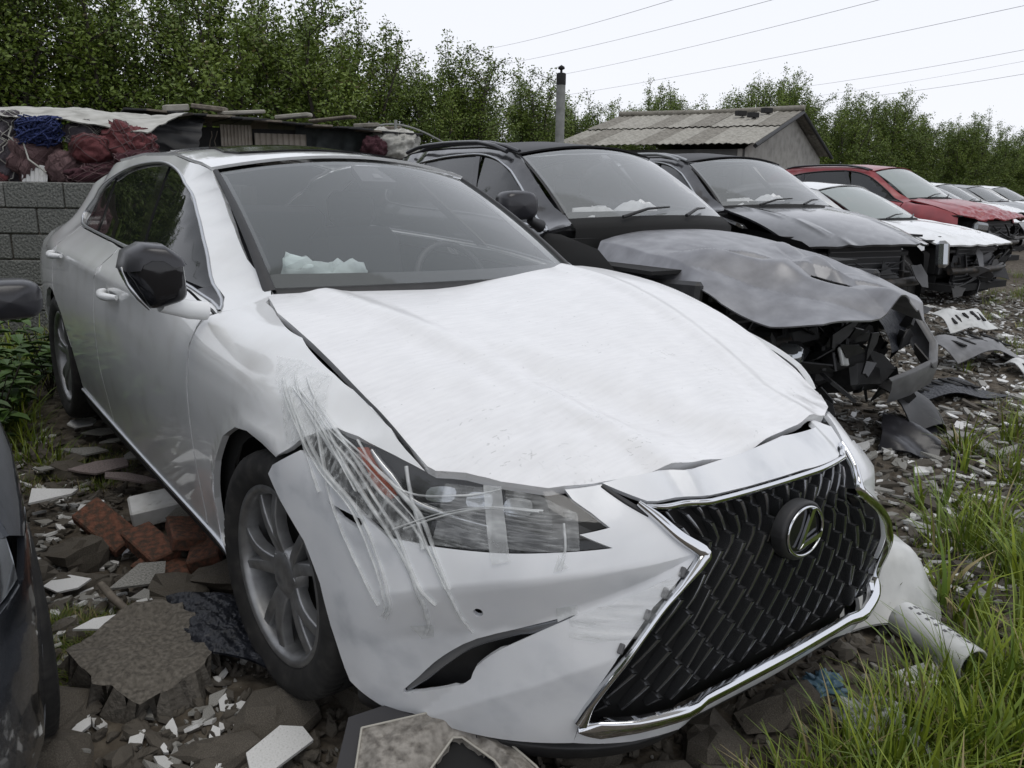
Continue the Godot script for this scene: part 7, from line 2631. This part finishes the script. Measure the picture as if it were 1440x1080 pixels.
func build_cars() -> void:
	var suv := build_car(car_at(1.22, -5.015, 0.562, 0.02), {"name": "black_suv", "label": "black SUV with torn-off crumpled hood, beside the white sedan", "category": "car", "scl": Vector3(1.03, 1.152, 0.98), "suv": true, "roof_paint": M.roof_black, "paint": M.black_paint, "hood": null, "airbag": true, "sensor": true, "rails": M.satin_black, "wheel_r": 0.37, "seed": 2.0, "fenders": false, "right_mirror_only": true, "mirror_paint": M.satin_black})
	# its hood, slid forward off the hinges and buckled
	var mb := MB.new()
	var plain := FastNoiseLite.new()
	plain.seed = 14
	plain.frequency = 2.2
	plain.fractal_type = FastNoiseLite.FRACTAL_NONE
	var hf := func(p: Vector2):
		var h := 1.095 - 0.15 * sst(-0.3, 0.9, p.x) - 0.16 * sst(0.45, 1.35, p.x) - 0.10 * pow(absf(p.y) / 0.74, 2.6)
		var w := sst(0.05, 0.45, p.x)
		# straight folds: sharp crests and valleys
		h += 0.075 * w * tent(p.y - 0.34 + (p.x - 0.6) * 0.45, 0.20)
		h -= 0.085 * w * tent(p.y - 0.06 + (p.x - 0.7) * 0.75, 0.16)
		h += 0.055 * w * tent(p.x - 0.66 - p.y * 0.30, 0.13) * sst(0.45, 0.1, absf(p.y))
		h -= 0.085 * maxf(0.0, 1.0 - Vector2((p.x - 0.50) * 0.8, p.y + 0.34).length() / 0.22)
		h += 0.050 * tent(p.y + 0.22 - (p.x - 0.55) * 0.4, 0.10) * w
		h += w * 0.022 * plain.get_noise_2d(p.x + 4.0, p.y)
		if p.y > 0.62: h -= (p.y - 0.62) * 0.9 * (1.0 - sst(0.45, 0.6, p.x))
		return Vector3(p.y, h, -p.x)
	patch(mb, hf, poly([[-0.34, 0.60], [-0.24, 0.76], [0.36, 0.77], [0.46, 0.72], [0.78, 0.73], [1.05, 0.68], [1.24, 0.55], [1.31, 0.30], [1.30, 0.0], [1.20, -0.32], [0.98, -0.58], [0.62, -0.70], [0.25, -0.73], [-0.36, -0.70], [-0.36, -0.3], [-0.36, 0.1]]), [], Vector2(0.013, 0.013), 0.008, -1.0)
	obj("hood", mb.mesh(), M.grey_paint, suv)
	mb = MB.new()
	for k in 5:
		var pts := []
		for j in 12: pts.append(Vector3(0.02 + 0.10 * sin(j * 1.9 + k * 2.0), 0.0, -0.86 + 0.10 * cos(j * 1.3 + k)))
		for j in 12: pts[j].y = hf.call(Vector2(-pts[j].z, pts[j].x)).y + 0.012
		mb.tube(pts, 0.004, 5)
	obj("loose_wires", mb.mesh(), M.black, suv)
	# crushed black mass under the hood: liners, ducts and bumper core pushed together
	mb = MB.new()
	var cr := RandomNumberGenerator.new()
	cr.seed = 61
	for k in 16:
		var c := Vector3(cr.randf_range(-0.66, 0.68), cr.randf_range(0.28, 0.58), cr.randf_range(-0.74, -0.35))
		mb.box(Transform3D(Basis.from_euler(Vector3(cr.randf_range(-0.3, 0.3), cr.randf_range(-0.3, 0.3), cr.randf_range(-0.2, 0.2))), c), Vector3(cr.randf_range(0.20, 0.45), cr.randf_range(0.10, 0.22), cr.randf_range(0.10, 0.30)), 0.03)
	for k in 90:
		var c := Vector3(cr.randf_range(-0.78, 0.76), cr.randf_range(0.20, 0.68), cr.randf_range(-1.02, -0.62))
		var pl := PackedVector2Array()
		var nn := 4 + cr.randi() % 4
		for j in nn:
			pl.append(Vector2.from_angle(TAU * j / nn + cr.randf_range(-0.3, 0.3)) * Vector2(cr.randf_range(0.03, 0.15), cr.randf_range(0.02, 0.07)))
		mb.prism(pl, cr.randf_range(0.004, 0.02), Transform3D(Basis.from_euler(Vector3(cr.randf_range(-1.0, 1.0), cr.randf_range(-1.2, 1.2), cr.randf_range(-3.0, 3.0))), c))
	for sd in [1.0, -1.0]:
		mb.box(Transform3D(Basis.from_euler(Vector3(0.05, 0.0, 0.08 * sd)), Vector3(0.74 * sd, 0.66, -0.10)), Vector3(0.06, 0.42, 1.1), 0.02)
	obj("crushed_core", mb.mesh(), M.black_plastic, suv)
	# remains of its bumper
	mb = MB.new()
	var path := [Vector3(-0.92, 0.70, -0.66), Vector3(-0.90, 0.60, -0.82), Vector3(-0.85, 0.48, -0.96), Vector3(-0.72, 0.40, -1.05), Vector3(-0.50, 0.36, -1.06), Vector3(-0.34, 0.32, -1.03)]
	var rows := []
	for k in path.size():
		var t: Vector3 = (path[mini(k + 1, path.size() - 1)] - path[maxi(k - 1, 0)]).normalized()
		var out := Vector3(-0.75, 0.1, -0.66)
		var up := t.cross(out).normalized() * (-1.0 if t.cross(out).y < 0 else 1.0)
		var p: Vector3 = path[k]
		rows.append([p + up * 0.03 - out * 0.03, p + up * 0.045, p + out * 0.02 + up * 0.02, p + out * 0.02 - up * 0.03, p - up * 0.12, p - up * 0.13 - out * 0.05])
	mb.grid(rows, true)
	obj("broken_bumper", mb.mesh(), M.bumper_grey, suv)
	mb = MB.new()
	var rows2 := []
	for j in 7:
		var row := []
		for k in 9:
			var a := 0.3 + 1.9 * k / 8.0
			row.append(Vector3(-0.86 + 0.06 * j, 0.36 + 0.36 * sin(a), -0.50 - 0.36 * cos(a) * 0.9 - 0.02 * j))
		rows2.append(row)
	mb.grid(rows2)
	obj("inner_liner", mb.mesh(), M.rubber_sheet, suv)
	mb = MB.new()
	mb.box(Transform3D(Basis.from_euler(Vector3(0.3, 0.5, 0.2)), Vector3(-0.02, 0.50, -0.96)), Vector3(0.16, 0.10, 0.02), 0.006)
	obj("bracket", mb.mesh(), M.white_plastic, suv)
	mb = MB.new()
	mb.lathe([Vector2(0.001, 0.06), Vector2(0.05, 0.055), Vector2(0.07, 0.02), Vector2(0.07, -0.05)], 18, Transform3D(Basis(Vector3.UP, 2.0), Vector3(0.32, 0.52, -0.90)))
	obj("fog_lamp", mb.mesh(), M.lamp_glass, suv)
	mb = MB.new()
	mb.tube([Vector3(-0.50, 0.44, -0.80), Vector3(-0.1, 0.42, -0.84), Vector3(0.5, 0.43, -0.8)], 0.04, 8)
	obj("foam_beam", mb.mesh(), M.black, suv)

	var s2 := build_car(car_at(2.867, -7.715, 0.42, 0.02), {"name": "black_suv", "label": "second black SUV, silver roof rails, hood in place and grille missing", "category": "car", "scl": Vector3(1.05, 1.18, 1.0), "suv": true, "roof_paint": M.roof_black, "paint": M.black_paint, "hood": M.charcoal_paint, "crumple": 0.002, "hood_lift": -0.01, "rails": M.silver_paint, "wheel_r": 0.37, "seed": 3.0, "fenders": false, "mirrors": false, "airbag": true})
	mb = MB.new()
	mb.box(Transform3D(Basis.from_euler(Vector3(0.1, 0.5, 0.1)), Vector3(-0.74, 0.80, -0.72)), Vector3(0.12, 0.24, 0.10), 0.03)
	obj("headlight", mb.mesh(), M.lamp_glass, s2)
	build_car(car_at(5.25, -10.35, 0.60), {"name": "white_car", "label": "white car wedged between the second black SUV and the red SUV", "category": "car", "scl": Vector3(1.0, 1.0, 1.0), "paint": M.white_paint, "hood": M.white_paint, "crumple": 0.014, "seed": 4.0, "screen": M.windshield_milky, "mirrors": false, "bright_trim": false})
	var red := build_car(car_at(7.35, -13.6, 0.58), {"name": "red_suv", "label": "dark red SUV with crumpled hood and black roof rails", "category": "car", "scl": Vector3(1.0, 1.235, 1.0), "suv": true, "paint": M.red_paint, "hood": M.red_paint, "crumple": 0.045, "seed": 5.0, "rails": M.satin_black, "screen": M.windshield_milky, "mirrors": false, "bright_trim": false, "wheel_r": 0.36})
	mb = MB.new()
	mb.box(Transform3D(Basis.from_euler(Vector3(0.0, -0.5, 0.1)), Vector3(0.62, 0.83, -0.62)), Vector3(0.24, 0.15, 0.12), 0.04)
	obj("headlight", mb.mesh(), M.lamp_glass, red)
	var far := [[9.3, -16.6, 1.03, "white_paint", false, "white car just beyond the red SUV"], [10.9, -19.4, 1.03, "silver_paint", false, "silver-grey car behind the white one beyond the red SUV"], [12.6, -22.0, 1.08, "white_paint", true, "white car with dark roof rail farther down the row"], [15.0, -24.8, 1.05, "silver_paint", false, "grey car near the right edge of the row"], [17.3, -27.5, 1.05, "white_paint", false, "farthest visible white car at the right edge"]]
	var k := 0
	for q in far:
		var o := {"name": "far_car", "label": q[5], "category": "car", "group": "cars farther down the row", "scl": Vector3(1.0, q[2], 1.0), "paint": M[q[3]], "hood": M[q[3]], "crumple": 0.02, "seed": 6.0 + k, "screen": M.windshield_dusty, "mirrors": false, "bright_trim": false, "front": "bumper" if k > 0 else "bare"}
		if q[4]: o["rails"] = M.satin_black
		build_car(car_at(q[0], q[1], 0.60), o)
		k += 1
	build_car(car_at(-1.97, -1.36, 0.662, -0.05), {"name": "dark_car", "label": "dark slate car cut by the photo's left edge, only fender and mirror showing", "category": "car", "scl": Vector3(1.0, 1.0, 1.0), "paint": M.slate_paint, "hood": M.slate_paint, "front": "bumper", "seed": 12.0, "mirror_size": 0.8, "mirror_paint": M.satin_black})

func build_junk() -> void:
	# seat squab lying in front of the sedan's bumper
	var x := Vector3(0.98, 0.10, -0.18).normalized()
	var y := Vector3(-0.16, -0.42, 0.89)
	y = (y - x * y.dot(x)).normalized()
	var nn := y.cross(x).normalized()
	if nn.y < 0: nn = -nn
	var seat := thing("seat_squab", "stained beige leather car-seat panel with a black cut-out, in front of the bumper", "seat part", Transform3D(Basis(x, nn, y), Vector3(-0.322, 0.208, -1.565)))
	var outl := poly([[0.0, 0.0], [0.14, -0.006], [0.285, -0.012], [0.288, 0.012], [0.27, 0.05], [0.315, 0.10], [0.36, 0.16], [0.40, 0.26], [0.40, 0.34], [-0.05, 0.34], [-0.05, 0.22], [-0.02, 0.10]])
	var hole := poly([[0.195, 0.062], [0.215, 0.066], [0.275, 0.13], [0.31, 0.20], [0.31, 0.35], [0.08, 0.35], [0.08, 0.20], [0.13, 0.13]])
	var wr := FastNoiseLite.new()
	wr.seed = 4
	wr.frequency = 14.0
	wr.fractal_octaves = 3
	var top := func(p: Vector2):
		var d := 1.0
		for k in outl.size():
			d = minf(d, Geometry2D.get_closest_point_to_segment(p, outl[k], outl[(k + 1) % outl.size()]).distance_to(p))
		for k in hole.size():
			d = minf(d, Geometry2D.get_closest_point_to_segment(p, hole[k], hole[(k + 1) % hole.size()]).distance_to(p))
		var puck := 0.010 * (1.0 - sst(0.0, 0.035, (p - Vector2(0.045, 0.045)).length())) + 0.010 * (1.0 - sst(0.0, 0.03, (p - Vector2(0.24, 0.07)).length()))
		return Vector3(p.x, 0.024 * sst(0.0, 0.05, d) + 0.006 * wr.get_noise_2d(p.x + 0.6 * p.y, p.y * 2.2) - puck, p.y)
	var mb := MB.new()
	patch(mb, top, outl, [hole], Vector2(0.006, 0.006), 0.02, -1.0)
	obj("leather_cover", mb.mesh(), M.leather, seat)
	for lp in [outl, hole]:
		mb = MB.new()
		var pts := []
		for p in lp: pts.append(Vector3(p.x, 0.002, p.y))
		pts.append(pts[0])
		mb.tube(pts, 0.0028, 6, false)
		obj("piping", mb.mesh(), M.piping, seat)
	mb = MB.new()
	mb.prism(hole, 0.004, Transform3D(Basis(Vector3.RIGHT, PI / 2), Vector3(0, -0.018, 0)))
	obj("black_insert", mb.mesh(), M.black, seat)
	mb = MB.new()
	mb.prism(PackedVector2Array([Vector2(-0.03, -0.045), Vector2(0.10, -0.065), Vector2(0.235, -0.075), Vector2(0.262, -0.05), Vector2(0.29, 0.02), Vector2(0.38, 0.20), Vector2(0.38, 0.34), Vector2(-0.09, 0.34), Vector2(-0.07, 0.10)]), 0.10, Transform3D(Basis(Vector3.RIGHT, PI / 2), Vector3(0, -0.072, 0)))
	obj("seat_shell", mb.mesh(), M.satin_black, seat)
	mb = MB.new()
	mb.lathe([Vector2(0.001, -0.03), Vector2(0.028, -0.028), Vector2(0.034, -0.01), Vector2(0.034, 0.02), Vector2(0.001, 0.03)], 18, Transform3D(Basis(Vector3.UP, 0.4), Vector3(0.305, -0.03, 0.05)))
	obj("hinge_knob", mb.mesh(), M.black_plastic, seat)

	# white bumper fragment lying by the sedan's left front corner
	mb = MB.new()
	var rows := []
	for j in 11:
		var row := []
		var v := j / 10.0
		for k in 17:
			var u := k / 16.0
			var px := lerpf(1.10, 1.44, u)
			var pz := lerpf(-2.86, -2.42, v) + 0.05 * u
			var yy := 0.16 + 0.07 * sin(u * PI * 0.9) - 0.16 * sst(0.55, 1.0, v) - 0.10 * sst(0.75, 1.0, u) + (0.03 if v < 0.5 else 0.0) * sst(0.45, 0.5, v)
			row.append(Vector3(px + 0.03 * sin(v * 3.0), ground_y(px, pz) + yy, pz))
		rows.append(row)
	mb.grid(rows, true)
	var under := []
	for row in rows:
		var w := []
		for p in row: w.append(p - Vector3(0, 0.006, 0))
		under.append(w)
	mb.grid(under, false)
	put("bumper_fragment", mb.mesh(), M.white_plastic, Transform3D.IDENTITY, "broken white bumper corner in the grass at the sedan's left front", "bumper piece")
	mb = MB.new()
	mb.lathe([Vector2(0.05, -0.14), Vector2(0.056, -0.135), Vector2(0.056, 0.135), Vector2(0.05, 0.14), Vector2(0.046, 0.135), Vector2(0.046, -0.13)], 24, Transform3D(Basis(Vector3(0.32, -0.02, 0.95).normalized(), Vector3.UP, Vector3(0.32, -0.02, 0.95).normalized().cross(Vector3.UP)).orthonormalized(), Vector3(1.30, ground_y(1.3, -2.24) + 0.10, -2.22)))
	var roll := put("white_tube", mb.mesh(), M.white_plastic, Transform3D.IDENTITY, "white plastic tube with dark printed dots lying in the grass", "tube")
	var dots := MB.new()
	for k in 26:
		var t := -0.10 + 0.20 * (k % 7) / 6.0
		var a := 0.2 + 0.34 * (k / 7)
		var axis := Vector3(0.32, -0.02, 0.95).normalized()
		var sd := axis.cross(Vector3.UP).normalized()
		var c := Vector3(1.30, ground_y(1.3, -2.24) + 0.10, -2.22) + axis * t
		var nrm := (Vector3.UP * sin(a + 0.5) - sd * cos(a + 0.5)).normalized()
		dots.box(Transform3D(Basis(axis, nrm, axis.cross(nrm)), c + nrm * 0.0565), Vector3(0.012, 0.001, 0.009))
	obj("printed_dots", dots.mesh(), M.grey_plastic, roll)
	mb = MB.new()
	mb.box(Transform3D(Basis.from_euler(Vector3(0.2, 0.5, -0.1)), Vector3(1.20, ground_y(1.2, -2.08) + 0.05, -2.08)), Vector3(0.20, 0.008, 0.08), 0.002)
	put("white_sheet", mb.mesh(), M.tile, Transform3D.IDENTITY, "flat white plastic strip in the grass in front of the dotted tube", "plastic sheet")
	# crumpled plastic bags in the grass
	for q in [[0.98, -1.86, 0.09, "bag", "crumpled clear plastic bag in the grass below the grille"], [0.90, -2.05, 0.05, "blue_plastic", "scrap of blue plastic in the grass below the grille"], [1.10, -1.98, 0.05, "tile_pink", "crumpled pinkish paper scrap in the grass below the grille"]]:
		put("litter", sack_mesh(int(q[0] * 900), 0.9), M[q[3]], Transform3D(Basis.IDENTITY.scaled(Vector3(q[2], q[2] * 0.6, q[2])), Vector3(q[0], ground_y(q[0], q[1]) + q[2] * 0.35, q[1])), q[4], "litter")
	# plastic parts before the black SUV
	var bent := func(called: String, at: Transform3D, w: float, d: float, bend: float, m: Material, label: String, slots: int):
		var b := MB.new()
		for side in 2:
			var rr := []
			for j in 9:
				var row := []
				for k in 13:
					var u := k / 12.0 - 0.5
					var v := j / 8.0 - 0.5
					row.append(at * (Vector3(u * w, bend * (0.25 - u * u) * 1.6 - bend * 0.8 * v * v + 0.02 * sin(u * 9.0 + v * 5.0) - 0.007 * side, v * d)))
				rr.append(row)
			b.grid(rr, side == 0)
		var o := put(called, b.mesh(), m, Transform3D.IDENTITY, label, "car part")
		for k in slots:
			var s := MB.new()
			var su := -0.30 + 0.60 * k / maxf(1.0, slots - 1)
			s.box(at * Transform3D(Basis.IDENTITY, Vector3(su * w, bend * (0.25 - su * su) * 1.6 + 0.02 * sin(su * 9.0) - 0.001, 0.0)), Vector3(0.055 * w, 0.012, 0.42 * d))
			obj("slot", s.mesh(), M.black, o)
	bent.call("broken_undertray", on_ground(2.36, -4.62, 0.14, Vector3(0.5, 0.5, -0.35), Vector3.ONE), 0.52, 0.42, 0.16, M.black_plastic, "dark broken plastic undertray propped before the first black SUV", 0)
	bent.call("broken_undertray", on_ground(2.20, -4.30, 0.07, Vector3(0.2, 1.2, 0.25), Vector3.ONE), 0.40, 0.30, 0.10, M.satin_black, "smaller black plastic piece lying nearest the sedan's left corner", 0)
	bent.call("black_mat", on_ground(2.95, -5.45, 0.05, Vector3(0.05, 0.3, -0.05), Vector3.ONE), 0.8, 0.42, 0.06, M.rubber_sheet, "flat ribbed black plastic cover on the stones before the first black SUV", 7)
	bent.call("grey_bumper", on_ground(3.72, -6.42, 0.12, Vector3(0.15, 0.4, -0.1), Vector3.ONE), 0.85, 0.40, 0.22, M.bumper_grey, "grey bumper skin with slotted vent lying on the stones", 5)
	bent.call("white_grille", on_ground(4.05, -6.15, 0.06, Vector3(0.1, 0.2, 0.0), Vector3.ONE), 0.40, 0.22, 0.06, M.white_plastic, "small white slotted grille at the right edge among the stones", 6)
	bent.call("vent_panel", on_ground(4.35, -7.75, 0.14, Vector3(0.5, 0.3, 0.0), Vector3.ONE), 0.55, 0.30, 0.08, M.white_plastic, "pale slotted vent panel lying before the second black SUV", 5)
	bent.call("broken_undertray", on_ground(4.1, -8.5, 0.14, Vector3(0.3, 0.9, 0.2), Vector3.ONE), 0.7, 0.4, 0.14, M.black_plastic, "black plastic tray on the stones before the second black SUV", 0)

func build_all() -> void:
	make_materials2()
	build_ground()
	build_yard()
	build_trees()
	build_sedan(Transform3D(Basis(Vector3(-0.7882, 0.0142, 0.6152), Vector3(0.0271, 0.9996, 0.0116), Vector3(-0.6148, 0.0258, -0.7883)).orthonormalized(), Vector3(0.0827, 0.0259, -2.5156)))
	build_cars()
	build_rubble()
	build_junk()
	build_grass()

# ------------------------------------------------------------------ the scene
func _ready() -> void:
	# camera
	var cam := Camera3D.new()
	cam.name = "camera"
	cam.fov = 50.55
	cam.near = 0.05
	cam.far = 600.0
	add_child(cam)
	cam.transform = Transform3D(Basis(Vector3.RIGHT, deg_to_rad(-13.85)) * Basis(Vector3.BACK, deg_to_rad(0.8)), Vector3(0, 1.384, 0))
	cam.current = true
	# overcast sky and a soft, weak sun
	var env := Environment.new()
	env.background_mode = Environment.BG_SKY
	var sky := Sky.new()
	var sm := ProceduralSkyMaterial.new()
	sm.sky_top_color = Color(0.885, 0.903, 0.945)
	sm.sky_horizon_color = Color(0.928, 0.935, 0.958)
	sm.sky_curve = 0.25
	sm.sky_energy_multiplier = 1.0
	sm.ground_bottom_color = Color(0.22, 0.21, 0.19)
	sm.ground_horizon_color = Color(0.45, 0.45, 0.44)
	sm.sun_angle_max = 0.0
	sky.sky_material = sm
	env.sky = sky
	env.tonemap_mode = Environment.TONE_MAPPER_LINEAR
	env.tonemap_exposure = 1.14
	env.sdfgi_enabled = true
	env.ssao_enabled = true
	env.ssil_enabled = true
	var we := WorldEnvironment.new()
	we.name = "environment"
	we.environment = env
	add_child(we)
	var sun := DirectionalLight3D.new()
	sun.name = "sun"
	sun.light_energy = 0.27
	sun.light_color = Color(1.0, 0.99, 0.975)
	sun.light_angular_distance = 35.0
	sun.shadow_enabled = true
	add_child(sun)
	sun.rotation_degrees = Vector3(-74, 35, 0)

	rng.seed = 11
	make_materials()
	build_all()
